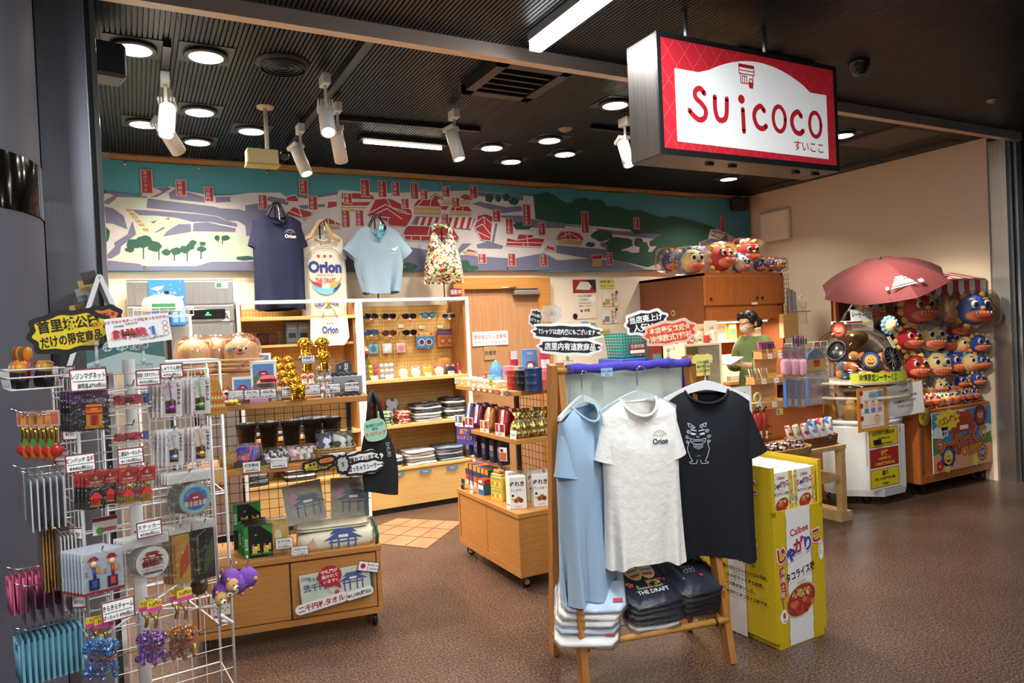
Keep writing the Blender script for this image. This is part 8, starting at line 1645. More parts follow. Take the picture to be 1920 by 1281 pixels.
# she faces -X (left), head bowed; joints in metres
V=[(0,0,.86),(.01,0,1.02),(.02,0,1.18),(.02,0,1.3),(-.01,0,1.37),(-.03,0,1.42)];R=[(.14,.11),(.13,.1),(.14,.105),(.12,.085),.05,.05];E=[(0,1),(1,2),(2,3),(3,4),(4,5)]
def add(p,r,frm_):V.append(p);R.append(r);E.append((frm_,len(V)-1));return len(V)-1
h1=add((-.06,0,1.455),(.06,.062),5);h2=add((-.055,0,1.51),(.078,.082),h1);h3=add((-.035,0,1.555),(.06,.066),h2);ch=add((-.115,0,1.415),(.03,.035),h1)
nose=add((-.137,0,1.485),.012,h2)
for sy in(1,-1):
 sh=add((.02,sy*.15,1.3),.05,3);el=add((.0,sy*.2,1.06),.04,sh);wr=add((-.22,sy*.09,1.1),.026,el);pm_=add((-.275,sy*.06,1.115),(.03,.016),wr)
 for k in range(4):
  y=sy*.06+(-.025+.0165*k);f1=add((-.325-.004*(k in(1,2)),y,1.125),.0085,pm_);f2=add((-.352-.006*(k in(1,2)),y,1.11),.0075,f1)
 t1=add((-.29,sy*.06-sy*.03,1.135),.0095,pm_);add((-.325,sy*.06-sy*.04,1.145),.008,t1)
 hp_=add((.0,sy*.08,.84),.085,0);kn=add((-.01,sy*.085,.47),.058,hp_);an_=add((.01,sy*.085,.09),.038,kn);add((-.1,sy*.085,.035),(.035,.03),an_)
sc_=HT/1.60
V=[(x*sc_,y*sc_,z*sc_)for x,y,z in V]
body=skinned('body',V,E,R,skin,person)
# tunic: one skinned surface over torso and sleeves
V2=[(0,0,.72),(.005,0,.86),(.012,0,1.02),(.02,0,1.18),(.02,0,1.29),(.0,0,1.355)];R2=[(.19,.15),(.175,.14),(.16,.125),(.165,.125),(.14,.1),(.066,.062)];E2=[(i,i+1)for i in range(5)]
for sy in(1,-1):
 V2+=[(.02,sy*.155,1.295),(.0,sy*.21,1.06),(-.17,sy*.115,1.092)];R2+=[.085,.078,.058];n=len(V2);E2+=[(4,n-3),(n-3,n-2),(n-2,n-1)]
skinned('tunic',[(x*sc_,y*sc_,z*sc_)for x,y,z in V2],E2,R2,grnm,person)
V3=[(0,0,.8)];R3=[(.15,.12)];E3=[]
for sy in(1,-1):V3+=[(.0,sy*.085,.78),(-.01,sy*.085,.45),(.01,sy*.085,.1)];R3+=[.1,.075,.065];n=len(V3);E3+=[(0,n-3),(n-3,n-2),(n-2,n-1)]
skinned('trousers',[(x*sc_,y*sc_,z*sc_)for x,y,z in V3],E3,R3,dkt,person)
b=MB(T=Matrix.Scale(sc_,4));b.ball((-.03,0,1.537),(.09,.09,.08),hair,18,12);b.ball((-.0,0,1.5),(.066,.084,.075),hair,16,10);b.ball((.082,0,1.49),(.05,.052,.05),hair,14,10);b.ball((.05,0,1.515),(.045,.05,.04),hair,12,8)
for sy in(1,-1):b.ball((-.095,sy*.03,1.568),(.042,.045,.026),hair,12,8);b.tube([(-.11,sy*.055,1.56),(-.09,sy*.083,1.53),(-.05,sy*.09,1.5)],.013,hair,8)
b.obj('hair',person)
b=MB(T=Matrix.Scale(sc_,4))
b.ball((-.098,0,1.437),(.036,.044,.04),mat('face_mask','#c9ccc6',.7),14,10);
for sy in(1,-1):b.tube([(-.1,sy*.05,1.45),(-.05,sy*.078,1.465),(-.03,sy*.08,1.475)],.002,mat('face_mask'),5)
b.obj('face_mask',person)
b=MB(T=Matrix.Scale(sc_,4))
for sy in(1,-1):
 b.ball((-.03,sy*.082,1.48),(.016,.009,.026),skin,10,8);b.ball((-.122,sy*.032,1.495),(.008,.012,.004),BLACK,8,6);b.ball((-.118,sy*.034,1.513),(.006,.016,.003),hair,8,5)
b.obj('face_detail',person)
for sy in(1,-1):MB(T=Matrix.Scale(sc_,4)).ball((-.045,sy*.085,.035),(.115,.048,.036),K('#17171a',.4),12,8).obj('shoe',person)
t=thing('tablet','pale tablet held in both hands of the woman','tablet',(fx-.33*sc_,PY,1.142*sc_),0,rx=0,ry=-.35)
MB().box(-.09,.09,-.12,.12,-.004,.004,K('#aebcc0',.3),.003).obj('body',t);MB().box(-.082,.082,-.112,.112,.004,.0048,mat('tablet_screen','#9fb6bc',.2)).obj('screen',t)
t=thing('black_shoulder_bag','small black bag hanging at the waist of the woman','bag',(fx-.12,PY-.19,.86));MB().box(-.09,.09,-.05,.03,-.1,.08,K('#141416',.5),.02).obj('pouch',t);MB().tube([(-.06,0,.08),(.05,.02,.3),(.12,.16,.46)],.008,K('#141416')).obj('strap',t)

t=thing('counter_tube_light','slim lit tube under the wall cabinets above the counter','tube light',(5.45,5.3,cz0-.14));MB().box(-.4,.4,-.03,.03,-.02,0,crm).obj('housing',t);MB().box(-.38,.38,-.02,.02,-.032,-.02,mat('tube_glow')).obj('tube',t)
light('counter_tube_lamp','AREA',(5.45,5.3,cz0-.19),16,shape='RECTANGLE',size=.7,size_y=.04)
# ================================================================ pine table, counter box and tiered trays at the right
TF=Fr(0,3.95);TX=lambda x,y=700,v=0:TF.uz(v,x,y)[0];TZ=lambda x,y,v=0:TF.uz(v,x,y)[1]
t=thing('pine_side_table','low unpainted pine table with baskets behind the yellow snack stand','table',(3.75,3.46,0))
TH=.56;MB().box(0,.83,0,.46,TH-.03,TH,mat('raw_pine','#d8b47a',.55,kind='noise',c2='#c9a064',sc=12)).obj('tabletop',t)
for x in(.03,.8):
 for y in(.03,.43):MB().box(x-.025,x+.025,y-.025,y+.025,0,TH-.03,mat('raw_pine')).obj('leg',t)
MB().box(.03,.8,.01,.03,.3,.34,mat('raw_pine')).box(.78,.82,.03,.43,.3,.34,mat('raw_pine')).obj('stretcher',t);MB().box(.74,.86,-.01,.47,0,.07,mat('raw_pine')).obj('foot_block',t)
x0,x1=TX(1404),TX(1541);BZ=TZ(1440,766)
solo('brown_counter_box',MB().box(x0,x1,0,.3,0,BZ,WOODR,.003),'brown wooden box carrying the tiered trays behind the pine table','box',(0,3.95,0))
p=atz(1490,858,TH);b=MB();basket(b,.42,.24,.06,rat);solo('candy_tray',b,'shallow rattan tray heaped with foil wrapped sweets on the pine table','tray',(p.x,p.y+.12,TH));fo=mat('foil_sweet','#b9b2ae',.2,.6,kind='dots',c2='#c9c6c4,#7a2a30,#b8aaa4,#3a2422,#dcd8d4',sc=60)
for i in range(34):
 tt=solo('wrapped_sweet',cushion(MB(),.075,.03,.02,fo,3,i,.002),'foil wrapped sweet heaped in the rattan tray','sweet',(p.x+rnd.uniform(-.16,.16),p.y+.12+rnd.uniform(-.07,.07),TH+.02+.02*(i%3)),rnd.uniform(0,3),'foil sweets in the rattan tray',rx=rnd.uniform(-.4,.4))if i<6 else dup(tt,(p.x+rnd.uniform(-.17,.17),p.y+.12+rnd.uniform(-.08,.08),TH+.02+.016*(i%4)),rnd.uniform(0,3),rx=rnd.uniform(-.5,.5))
q=atz(1553,838,TH);brs=mat('brown_wicker','#8a4f2c',.6,kind='noise',c2='#6a3a1e',sc=60);b=MB();basket(b,.42,.17,.075,brs);solo('brown_basket',b,'reddish brown basket of rolled handkerchiefs on the pine table','basket',(q.x-.03,q.y+.12,TH))
card('price_tag',.045,.05,'small dark price tag on the brown basket rim','price tag',(q.x+.05,q.y+.02,TH+.06),.1,[('¥550',.015,WHITE,0)],bg=K('#5a5450'),rx=-.1)
HC=[('#d8d2c0','#b8402f'),('#e2ddd0','#c8a43a'),('#d8cf8a','#8a6a3a'),('#e4e0d8','#c8384a'),('#dcd69a','#5a7ab0'),('#c8dcea','#2f5fa8'),('#a8c8e0','#c83a4a'),('#e6e2da','#c23246'),('#e2a0aa','#b8283c'),('#e6e2da','#2f62b0'),('#d0d8e4','#3a6ab8')]
for i,(c,c2)in enumerate(HC):
 a=-.2+.4*i/10;o=(q.x-.03+a,q.y+.12-.03*(i%2),TH+.03);big=i>4;h=.16 if big else .14;r=.026 if big else .02
 b=MB();b.lathe([(.0001,0),(r,.004),(r,h-.01),(r*.8,h),(.0001,h-.004)],mat('cloth_'+c[1:]+c2[1:],c,.7,kind='dots',c2='%s,%s,%s'%(c,c,c2),sc=48),14,sx=1.15);b.box(-r*.8,r*.8,-r*1.05,-r*.95,h*.15,h*.4,WHITE)
 solo('rolled_handkerchief',b,'rolled handkerchief in the brown basket, %s from the left'%NTH[i],'handkerchief',o,.1*math.sin(i),'rolled handkerchiefs',rx=-.18,ry=.2*(i-5)/6)
# umbrellas standing in a black wire basket
u=atz(1427,836,TH);t=thing('umbrella_basket','black wire basket of folded umbrellas beside the rattan tray','basket',(u.x+.02,u.y+.1,TH));b=MB()
for z in(0,.07,.13):b.tube([(-.13,-.07,z),(.13,-.07,z),(.13,.07,z),(-.13,.07,z)],.0025,WIREB,5,True)
for i in range(9):b.bar((-.13+.0325*i,-.07,0),(-.13+.0325*i,-.07,.13),.0016,WIREB,4);b.bar((-.13+.0325*i,.07,0),(-.13+.0325*i,.07,.13),.0016,WIREB,4)
b.obj('wire_body',t);b=MB();b.box(-.12,-.06,-.076,-.074,.04,.09,WHITE);b.obj('price_tag',t)
for i,c in enumerate(('#17181a','#17181a','#1d1e20','#a8302c','#b0352f','#9a2a28')):
 tt=thing('folded_umbrella',('black folded umbrella, first from the left in the wire basket','black folded umbrella, second from the left in the wire basket','black folded umbrella beside the red ones','red folded umbrella beside the black ones','red folded umbrella in the middle of the red three','dark red folded umbrella at the right')[i],'umbrella',(u.x-.08+.04*i,u.y+.1-.015*(i%2),TH+.005),0,'folded umbrellas',ry=.03*(i-2))
 MB().lathe([(.0001,0),(.018,.01),(.026,.1),(.02,.2),(.008,.225)],K(c,.7),12).obj('canopy',tt);MB().tube([(0,0,.22),(0,0,.26),(.012,0,.275),(.024,0,.262)],.006,K('#141416',.4),8).obj('handle',tt);MB().box(-.012,.012,-.03,-.028,.03,.09,WHITE).obj('label',tt)
# stepped wooden trays
trays=[]
for k,(xa,xb,yb,v)in enumerate(((1402,1471,766,.02),(1415,1471,719,.1),(1429,1476,672,.18))):
 xl,xr=TX(xa,yb,v),TX(xb,yb,v);z=TZ((xa+xb)/2,yb,v);z=BZ+.002 if k==0 else z;trays.append((xl,xr,z,v));w_=xr-xl
 b=MB();b.box(0,w_,0,.1,0,.008,WOODL);b.box(0,w_,0,.008,.008,.045,WOODL);b.box(0,.008,.008,.1,.008,.06,WOODL);b.box(w_-.008,w_,.008,.1,.008,.06,WOODL);b.box(0,w_,.092,.1,.008,.07,WOODL);b.box(.02,w_-.02,.1,.11,-(z-BZ),.06,WOODL)
 solo('wooden_tray',b,('lowest','middle','uppermost')[k]+' of three stepped wooden trays of stationery','tray',(xl,3.95+v,z),0,'stepped wooden trays')
 if k==2:
  for i in range(5):solo('stick_box',MB().box(-.016,.016,0,.02,0,.13,K(('#c85a8a','#3a4a8a','#8a3a4a','#2f2a5a','#4a3a7a')[i]),.002).rect(-.014,.014,.03,.07,K(('#e0a83a','#d8602a','#d9b04a','#c8503a','#d9a03a')[i]),-.0008).rect(-.014,.014,.11,.128,K('#c83a36'),-.0008),'tall narrow picture box in the uppermost tray, %s from the left'%NTH[i],'stick box',(xl+.03+.036*i,3.95+v+.03,z+.009),0,'narrow boxes in the top tray',rx=-.1)
 elif k==1:
  for i in range(9):solo('pen',MB().tube([(0,0,0),(0,0,.11),(0,0,.118)],[.005,.005,.002],K(('#e8e4da','#d8703a','#5a8ac0','#d8b83a','#4a9a6a')[i%5],.3),8),'pen in the middle tray, %s from the left'%NTH[i],'pen',(xl+.03+.024*i,3.95+v+.05,z+.01),0,'pens in the middle tray',rx=-.35,ry=.1*math.sin(i))
 else:
  for i in range(8):solo('eraser_pack',cushion(MB(),.055,.06,.018,K(('#e2dcc8','#8fb0d0','#d8b46a','#6a8ac0')[i%4],.3),5,i,.001),'small flat pack in the lowest tray, %s of eight'%NTH[i],'small pack',(xl+.05+.055*(i%4),3.95+v+.035+.04*(i//4),z+.011+.012*(i//4)),.3*math.sin(i),'small packs in the lowest tray',rx=-.15)
  b=MB();b.tube([(.035*math.cos(a),0,.035*math.sin(a))for a in[2*PI*j/18 for j in range(18)]],.009,K('#c9b98a',.3),8,True);solo('tape_roll',b,'roll of tape standing in the lowest tray','tape',(xl+.2,3.95+v+.085,z+.075))
 for i in range(2):card('price_card',.05,.04,('left','right')[i]+' price card on the '+('lowest','middle','uppermost')[k]+' wooden tray','price card',(xl+w_*(.3+.42*i),3.948+v-.001,z+.02),0,[('¥440',.014,BLACK,0)],rx=-.15)
# wire panel with hanging packs
HP=Fr(0,3.9);hx=lambda x,y,v=0:HP.uz(v,x,y)
a,c_=hx(1471,645,.08),hx(1556,768,.08)
b=MB()
for i in range(7):b.bar((a[0]+(c_[0]-a[0])*i/6,0,BZ-.05),(a[0]+(c_[0]-a[0])*i/6,0,a[1]),.002,WIRE,4)
for i in range(12):z=BZ-.03+(a[1]-BZ+.03)*i/11;b.bar((a[0],0,z),(c_[0],0,z),.002,WIRE,4)
solo('hanging_wire_panel',b,'white wire panel hung with packs to the right of the tiered trays','wire panel',(0,3.98,0))
def hpack(name,cat,label,box,n,col,draw,v=-.02,dx=.02,group=None,film=True):
 (xa,ya,xb,yb)=box;pa,pb_=hx(xa,ya,v),hx(xb,yb,v);w_,h_=abs(pb_[0]-pa[0]),abs(pa[1]-pb_[1])
 for k in range(n):
  tt=thing(name,label+('' if n==1 else ', %s from the front'%NTH[k]),cat,((pa[0]+pb_[0])/2+dx*k*.4,3.9+v+.022*k,(pa[1]+pb_[1])/2),0,group or label+'s');b=MB();draw(b,w_,h_,col);b.obj('contents',tt)
  if film:MB().box(-w_/2,w_/2,-.012,-.011,-h_/2,h_/2+.02,FILM).obj('clear_film',tt)
def soft(b,w,h,c):b.T=Matrix.Rotation(PI/2,4,'X');cushion(b,w*.9,h*.62,.03,mat('towel_'+c[1:],c,.9,bump=.4,sc=120),5,3,.001,c=(0,-h*.15,-.01));b.T=None;b.rect(-w*.3,w*.3,h*.2,h*.48,K('#c88ab0'),-.004)
for i,x in enumerate((1466,1481,1496)):hpack('pink_towel_pack','towel','pink towel in a clear pack, %s on the upper hooks'%('left one','middle one','right one')[i],(x,657,x+16,706),2,'#d8a0b8',soft)
for i,x in enumerate((1472,1484,1497)):hpack('blue_tube_pack','pack','tall blue and white pack, %s on the lower hooks'%('left one','middle one','right one')[i],(x,714,x+13,763),2,'#3f80c8',lambda b,w,h,c:(b.box(-w/2,w/2,-.006,.006,-h/2,h/2,K(c,.3)),b.rect(-w*.3,w*.3,-h*.45,-h*.2,WHITE,-.0068),b.line([(0,-.1*h),(0,.4*h)],.008,K('#a8cdea'),-.007)))
hpack('sheet_towel_pack','towel pack','wide blue pack reading shower towel in white',(1514,711,1554,756),2,'#5a7fb8',lambda b,w,h,c:(b.box(-w/2,w/2,-.01,.01,-h/2,h/2,K(c,.3)),b.text('シャワータオル',0,h*.22,h*.17,WHITE,-.0108,fit=w*.85,bold=.04),b.disc(0,-h*.02,h*.14,K('#2f4f9a'),-.0106),b.rect(w*.1,w*.48,h*.34,h*.48,K('#3a8a4a'),-.0108),b.rect(-w*.48,w*.48,-h*.48,-h*.25,K('#a8c4e0'),-.0107)))
hpack('round_pouch_pack','pouch','round topped yellow and blue picture pouch beside the pink towels',(1511,656,1547,697),1,'#e2c64a',lambda b,w,h,c:(b.prism([(-w/2,-h/2),(w/2,-h/2),(w/2,0)]+[(w/2*math.cos(a),h/2*math.sin(a))for a in[PI*k/12 for k in range(1,12)]]+[(-w/2,0)],-.01,.01,K('#3f86b8')),b.rect(-w/2,w/2,-h*.4,h*.08,K(c),-.0108),b.poly([(-w*.2,-h*.1),(w*.2,-h*.1),(w*.12,h*.04),(-w*.12,h*.04)],RED,-.0112),b.rect(-w*.16,w*.16,-h*.25,-h*.1,K('#c8503a'),-.0112)))
for i in range(6):c=('#2f6fa8','#d8702a','#3a5a9a','#c85a3a','#2f7fb8','#d9903a')[i];x=1488+4.6*i;q_=hx(x,640,.03);solo('card_pack',MB().box(-.015,.015,0,.004,-.045,.045,K(c)).rect(-.013,.013,-.02,.02,K('#22334a'),-.0008),'bright blue or orange slim card pack at the panel top, %s from the left'%NTH[i],'card pack',(q_[0],3.93,q_[1]),.2,'slim card packs on the panel top')
card('blue_yellow_card',.07,.05,'blue and yellow price card hanging below the lowest tray','price card',(TX(1461,772),3.945,TZ(1461,772)),0,[('NEW',.02,WHITE,0,-.015)],bg=K('#d9cf5a'),extra=lambda b:b.disc(-.015,0,.018,K('#3a7fc0'),-.0008))
# ================================================================ lottery dome machine
GC=Vector((5.27,3.88,0));wh=mat('machine_white','#dcdedf',.35)
t=thing('lottery_machine','white lottery machine with a big clear dome of prizes at the right','lottery machine',GC)
GX=Fr(GC.x,GC.y-.33);gx=lambda x,y:GX.uz(0,x,y)
gz=gx(1640,800)[1]
oc=lambda r,z:[(r*math.cos(PI/8+PI/4*i),r*math.sin(PI/8+PI/4*i),z)for i in range(8)]
b=MB();V=oc(.35,.07)+oc(.36,.12)+oc(.36,gz-.02)+oc(.33,gz);b.add(V,[(8*k+i,8*k+(i+1)%8,8*k+8+(i+1)%8,8*k+8+i)for k in range(3)for i in range(8)]+[tuple(range(24,32)),tuple(range(7,-1,-1))],wh)
for i in range(14):b.box(-.14+.016*i,-.132+.016*i,-.336,-.33,gz-.075,gz-.03,K('#9a9da0'))
b.obj('base',t);MB().box(-.27,-.18,-.352,-.34,gz-.14,gz-.10,BLACK,.004).obj('slot',t)
for a in(.8,2.4,4.0,5.5):MB().lathe([(.035,-.015),(.035,.015)],BLACK,14,(.25*math.cos(a),.25*math.sin(a),.035),'x').box(.25*math.cos(a)-.02,.25*math.cos(a)+.02,.25*math.sin(a)-.02,.25*math.sin(a)+.02,.05,.08,BLACK).obj('caster',t)
z1,z2,z3=GX.uz(.33,1640,738)[1],GX.uz(.33,1630,712)[1],GX.uz(.33,1640,604)[1]
MB().lathe([(.3,gz),(.315,gz+.05),(.315,z1)],ACRYL,36).lathe([(.33,gz),(.345,gz+.005),(.345,gz+.03),(.33,gz+.035)],wh,36).obj('clear_drum',t)
H=z3-z2;MB().lathe([(.32,z1),(.405,z1+.01),(.41,z2),(.396,z2+.02)]+[(.386*math.cos(a),z2+.03+(H-.03)*math.sin(a))for a in[PI/2*k/9 for k in range(10)]],mat('dome_acrylic','#ffffff',.04,1,alpha=.07),44).obj('clear_dome',t);MB().lathe([(.403,z1+.005),(.415,z1+.012),(.415,z1+.022),(.405,z1+.03)],mat('dome_rim','#d9cdb8',.3,alpha=.6),44).lathe([(.405,z2),(.415,z2+.008),(.4,z2+.02)],mat('dome_rim'),44).obj('rim',t)
def dpt(x,y):
 d=ray(x,y);o=CO-GC-Vector((0,0,z2));k=.396/H;A=d.x**2+d.y**2+(d.z*k)**2;B=o.x*d.x+o.y*d.y+o.z*d.z*k*k;C_=o.x**2+o.y**2+(o.z*k)**2-.396**2;s=B*B-A*C_
 q=(-B-math.sqrt(max(s,0)))/A;p=CO+d*q-GC;n=Vector((p.x,p.y,(p.z-z2)*k*k)).normalized();return p,n
for x,y,w_,h_,l in((1569,659,.078,.09,'hand_hole'),(1671,673,.085,.095,'vent_hole')):
 p,n=dpt(x,y);o=MB(T=Matrix.Translation(p+n*.008)@n.to_track_quat('Z','Y').to_matrix().to_4x4());o.lathe([(.0001,.004),(w_*.9,.0),(w_,-.01)],K('#141416',.25),28,sy=h_/w_);o.lathe([(w_*.86,.005),(w_*.95,.014),(w_*1.06,.004),(w_*1.04,-.01)],K('#222224',.35),28,sy=h_/w_)
 if 'vent' in l:
  for i in range(6):a=PI*i/6;o.bar((w_*.8*math.cos(a),h_*.8*math.sin(a),.008),(-w_*.8*math.cos(a),-h_*.8*math.sin(a),.008),.005,K('#3a3a3e'),4)
 o.obj(l,t)
oc_=K('#e8985a',.8)
for i in range(19):
 a=rnd.uniform(0,6.28);r=.28*math.sqrt(rnd.random());solo('prize_ball',MB().ball((0,0,0),(.045,.045,.04),(oc_,K('#d8783f',.8),K('#6a86a8',.8),K('#e0b06a',.8))[i%4],10,8),'soft orange or grey prize lying inside the clear dome','prize',GC+Vector((r*math.cos(a),r*math.sin(a),z2+.05+.08*(i%3))),0,'prizes in the dome')if i<4 else None
 if i>=4:dup([o for o in COL.objects if o.name.startswith('prize_ball')][i%4],GC+Vector((r*math.cos(a),r*math.sin(a),z2+.05+.075*(i%3))))
solo('prize_bed',MB().lathe([(.0001,z2+.012),(.34,z2+.012),(.34,z2),(.0001,z2)],mat('clear_disc','#d8d0c4',.2,alpha=.4),30),'see-through disc carrying the prizes inside the dome','disc',GC)
solo('red_prize_sack',cushion(MB(),.3,.2,.09,K('#c83a36',.7),3,2,.006),'red crumpled cloth lying at the bottom of the clear drum','cloth',GC+Vector((-.05,-.08,gz+.006)))
for i in range(5):a=1.2*i;solo('drum_prize',MB().lathe([(.0001,0),(.06,.01),(.05,.12),(.02,.2),(.0001,.21)],K(('#c8a05a','#d8cfb8','#b8843a')[i%3],.6),12),'pale brown prize standing inside the clear drum, %s of five'%NTH[i],'prize',GC+Vector((.19*math.cos(a),.19*math.sin(a),gz+.006)),0,'prizes in the drum')
def lface(b,x,z,s,c,mane,y=-.001):
 b.poly([(x+s*(1+.12*(k%2))*math.cos(2*PI*k/20),z+s*(1+.12*(k%2))*math.sin(2*PI*k/20))for k in range(20)],K('#1c1614'),y);b.disc(x,z,s*.93,K(mane),y-.0003,16);b.disc(x,z-.03*s,s*.68,K(c),y-.0006,16)
 for sg in(1,-1):b.disc(x+sg*s*.26,z+.12*s,s*.17,WHITE,y-.0009,10);b.disc(x+sg*s*.24,z+.1*s,s*.09,BLACK,y-.0012,8)
 b.poly([(x-.42*s,z-.12*s),(x+.42*s,z-.12*s),(x+.25*s,z-.48*s),(x-.25*s,z-.48*s)],K('#a8281e'),y-.0009);b.rect(x-.3*s,x+.3*s,z-.22*s,z-.13*s,WHITE,y-.0012);b.disc(x,z-.02*s,s*.12,K('#e0a03a'),y-.0013,8)
for x,y,c,m_,l in((1573,620,'#d86a3a','#8a2420','red lion sticker on the upper left of the dome'),(1632,676,'#e8c03a','#3a5aa8','yellow lion sticker in the middle of the dome'),(1698,668,'#d8542f','#9a2a22','red lion sticker at the right of the dome')):
 p,n=dpt(x,y);b=MB();lface(b,0,0,.07,c,m_);solo('lion_sticker',b,l,'sticker',GC+p+n*.006,math.atan2(n.x,-n.y))
yt=K('#c9cf3a')
b=MB();R_2=.419;TZ2=GX.uz(-.1,1668,708)[1]
b.surf(lambda u,v:(R_2*math.sin(-1.0+1.15*u),-R_2*math.cos(-1.0+1.15*u),TZ2+(v-.5)*.075),16,1,yt);b.text('沖縄限定シーサーくじ',0,0,.06,BLACK,bold=.03,fit=.3,fn=lambda x,z:(R_2*1.004*math.sin(-.5+x/R_2),-R_2*1.004*math.cos(-.5+x/R_2),TZ2+z));solo('yellow_tape',b,'yellow tape with black writing around the dome rim','tape',GC)
p,n=dpt(1663,648);card('dome_notice',.21,.1,'white notice card stuck on the upper right of the dome','notice',GC+p+n*.05,.5,[('お一人様',.018,RED,.025),('注意事項',.014,BLACK,-.0),('係員まで',.012,BLACK,-.025)],rx=-.45)
p,n=dpt(1675,690);card('dome_strip',.16,.02,'thin white strip below the round vent of the dome','strip',GC+p+n*.012,.5,[('手を入れてください',.013,BLACK,0)],rx=-.25)
q=GX.uz(.3,1616,601);card('lottery_sign',.26,.17,'white sign with yellow price figures standing on top of the dome','sign',(GX.o.x+q[0],GX.o.y+.3,q[1]),-.05,[('シーサーくじ',.05,BLACK,.045),('1回 1,000円',.055,K('#c8a820'),-.03)],rx=-.15,ry=.08,extra=lambda b:(b.line([(-.13,-.085),(.13,-.085),(.13,.085),(-.13,.085),(-.13,-.085)],.006,K('#8fc0c8'),-.0006),b.rect(-.04,.04,.075,.085,K('#d88aa0'),-.001)),bold=.03)
solo('sign_plinth',MB().box(-.11,.11,-.07,.07,0,.025,WHITE,.002).rect(-.1,.1,.006,.02,RED,-.071),'flat white and red plinth on the dome top under the lottery sign','plinth',GC+Vector((-.06,0,z3-.005)))
q0,q1=GX.uz(-.02,1606,730),GX.uz(-.02,1665,803)
def steps(b):
 w_,h_=abs(q1[0]-q0[0]),abs(q0[1]-q1[1]);b.rect(-w_*.38,w_*.38,-h_*.42,h_*.44,K('#efe9dc'),-.0008)
 for i in range(3):z=h_*(.3-.29*i);b.disc(-w_*.36,z+h_*.09,w_*.06,RED,-.0012,10);b.rect(-w_*.1,w_*.36,z-h_*.05,z+h_*.1,K(('#8fb8d8','#d8e2e6','#f0dccc')[i]),-.001);b.rect(-w_*.34,w_*.2,z-h_*.1,z-h_*.08,K('#d8a0a0'),-.001)
 for i in range(3):x=-w_*.2+w_*.22*i;z=h_*.03;b.disc(x,z+.02,w_*.08,K('#e8b898'),-.0014,10);b.disc(x,z+.03,w_*.07,K('#4a2a1c'),-.0013,10);b.rect(x-w_*.07,x+w_*.07,z-.035,z-.003,K(('#4a86c8','#4a86c8','#d87a9a')[i]),-.0015)
 b.poly([(-.05,h_*.33),(.03,h_*.36),(.06,h_*.3),(-.03,h_*.27)],K('#7a98b0'),-.0013);b.disc(.05,-h_*.26,w_*.1,K('#e8b898'),-.0014,10);b.disc(.05,-h_*.245,w_*.1,K('#5a2f1e'),-.0013,10)
card('orange_instruction_sheet',abs(q1[0]-q0[0]),abs(q0[1]-q1[1]),'orange framed sheet with three picture steps hung on the lottery machine','instruction sheet',(GX.o.x+(q0[0]+q1[0])/2,GX.o.y-.02,(q0[1]+q1[1])/2),0,bg=K('#d99a3a'),extra=steps)
q0,q1=GX.uz(-.02,1666,722),GX.uz(-.02,1724,776)
card('white_notice',abs(q1[0]-q0[0]),abs(q0[1]-q1[1]),'white notice with blue edge and black writing right of the orange sheet','notice',(GX.o.x+(q0[0]+q1[0])/2,GX.o.y-.024,(q0[1]+q1[1])/2),-.2,[('※ご注意',.022,BLACK,.07),('ご希望の種類・色が品切れ',.022,BLACK,.03),('する場合がございます。',.022,BLACK,-.01),('ご了承ください。',.022,BLACK,-.05)],K('#7aa8d0'),bold=.02,ry=-.08,obw=.005)
q0,q1=GX.uz(-.0,1622,804),GX.uz(-.0,1690,908);w_,h_=abs(q1[0]-q0[0])*.92,abs(q0[1]-q1[1])
def lucky(b):
 for i,(c,tc,L_)in enumerate((('#d8c81f','#3a2a10',('LUCKY DRAW','¥1,000 per try','Everybody a winner!')),('#a81f24','#e8c83a',('抽奖','1,000日元/一次','参与者中奖率达到100%')),('#d8c81f','#5a1a14',('뽑기','1회 1,000엔(부가세 포함)','꽝없음!!')))):
  z=h_*(.325-.325*i);b.rect(-w_*.46,w_*.46,z-h_*.15,z+h_*.15,K('#a8281e'),-.0006);b.rect(-w_*.44,w_*.44,z-h_*.14,z+h_*.14,K(c),-.001)
  for j,s in enumerate(L_):b.text(s,0,z+h_*(.075-.085*j),h_*(.085 if j==0 else .05),K(tc),-.0018,fit=w_*.82,bold=.04)
card('lucky_draw_board',w_,h_,'white board with yellow, red and yellow lucky draw panels on the machine front','sign',(GX.o.x+(q0[0]+q1[0])/2,GX.o.y-.008,(q0[1]+q1[1])/2),0,extra=lucky)
solo('red_yellow_sign',MB().box(-.09,.09,0,.004,0,.36,K('#d8c81f')).rect(-.085,.085,.2,.355,K('#a81f24'),-.0006).text('抽奖',0,.3,.05,K('#e8c83a'),-.0012).text('뽑기',0,.12,.05,K('#5a1a14'),-.0012),'red and yellow sign half hidden behind the pine table leg','sign',(4.62,4.02,.2),0,rx=-.05)
# open red umbrella over the dome
U0=Fr(0,3.85).at(0,1650,486);ER=Euler((.36,-.1,-.9));t=thing('open_red_umbrella','open dark red umbrella with white castle print over the lottery dome','umbrella',U0,ER.z,rx=ER.x,ry=ER.y)
um=mat('umbrella_red','#4c1115',.85,bump=.15,sc=6);R=.51;NB=8
def uz_(r,a,mid):return(r*math.cos(a),r*math.sin(a),-.19*(r/R)**1.7-.03*(r/R)**5)
def gore(i):
 def f(u,v):
  a=2*PI*(i+u)/NB+PI/8;ca=math.cos(PI/NB)/math.cos(2*PI*(u-.5)/NB);r=R*v*(1-.06*math.sin(PI*u)*v)*(.55*ca+.45);p=uz_(R*v,a,0)[2];return(r*math.cos(a),r*math.sin(a),p-.012*math.sin(PI*u)*v)
 return f
b=MB()
for i in range(NB):b.surf(gore(i),6,8,um)
b.obj('canopy',t)
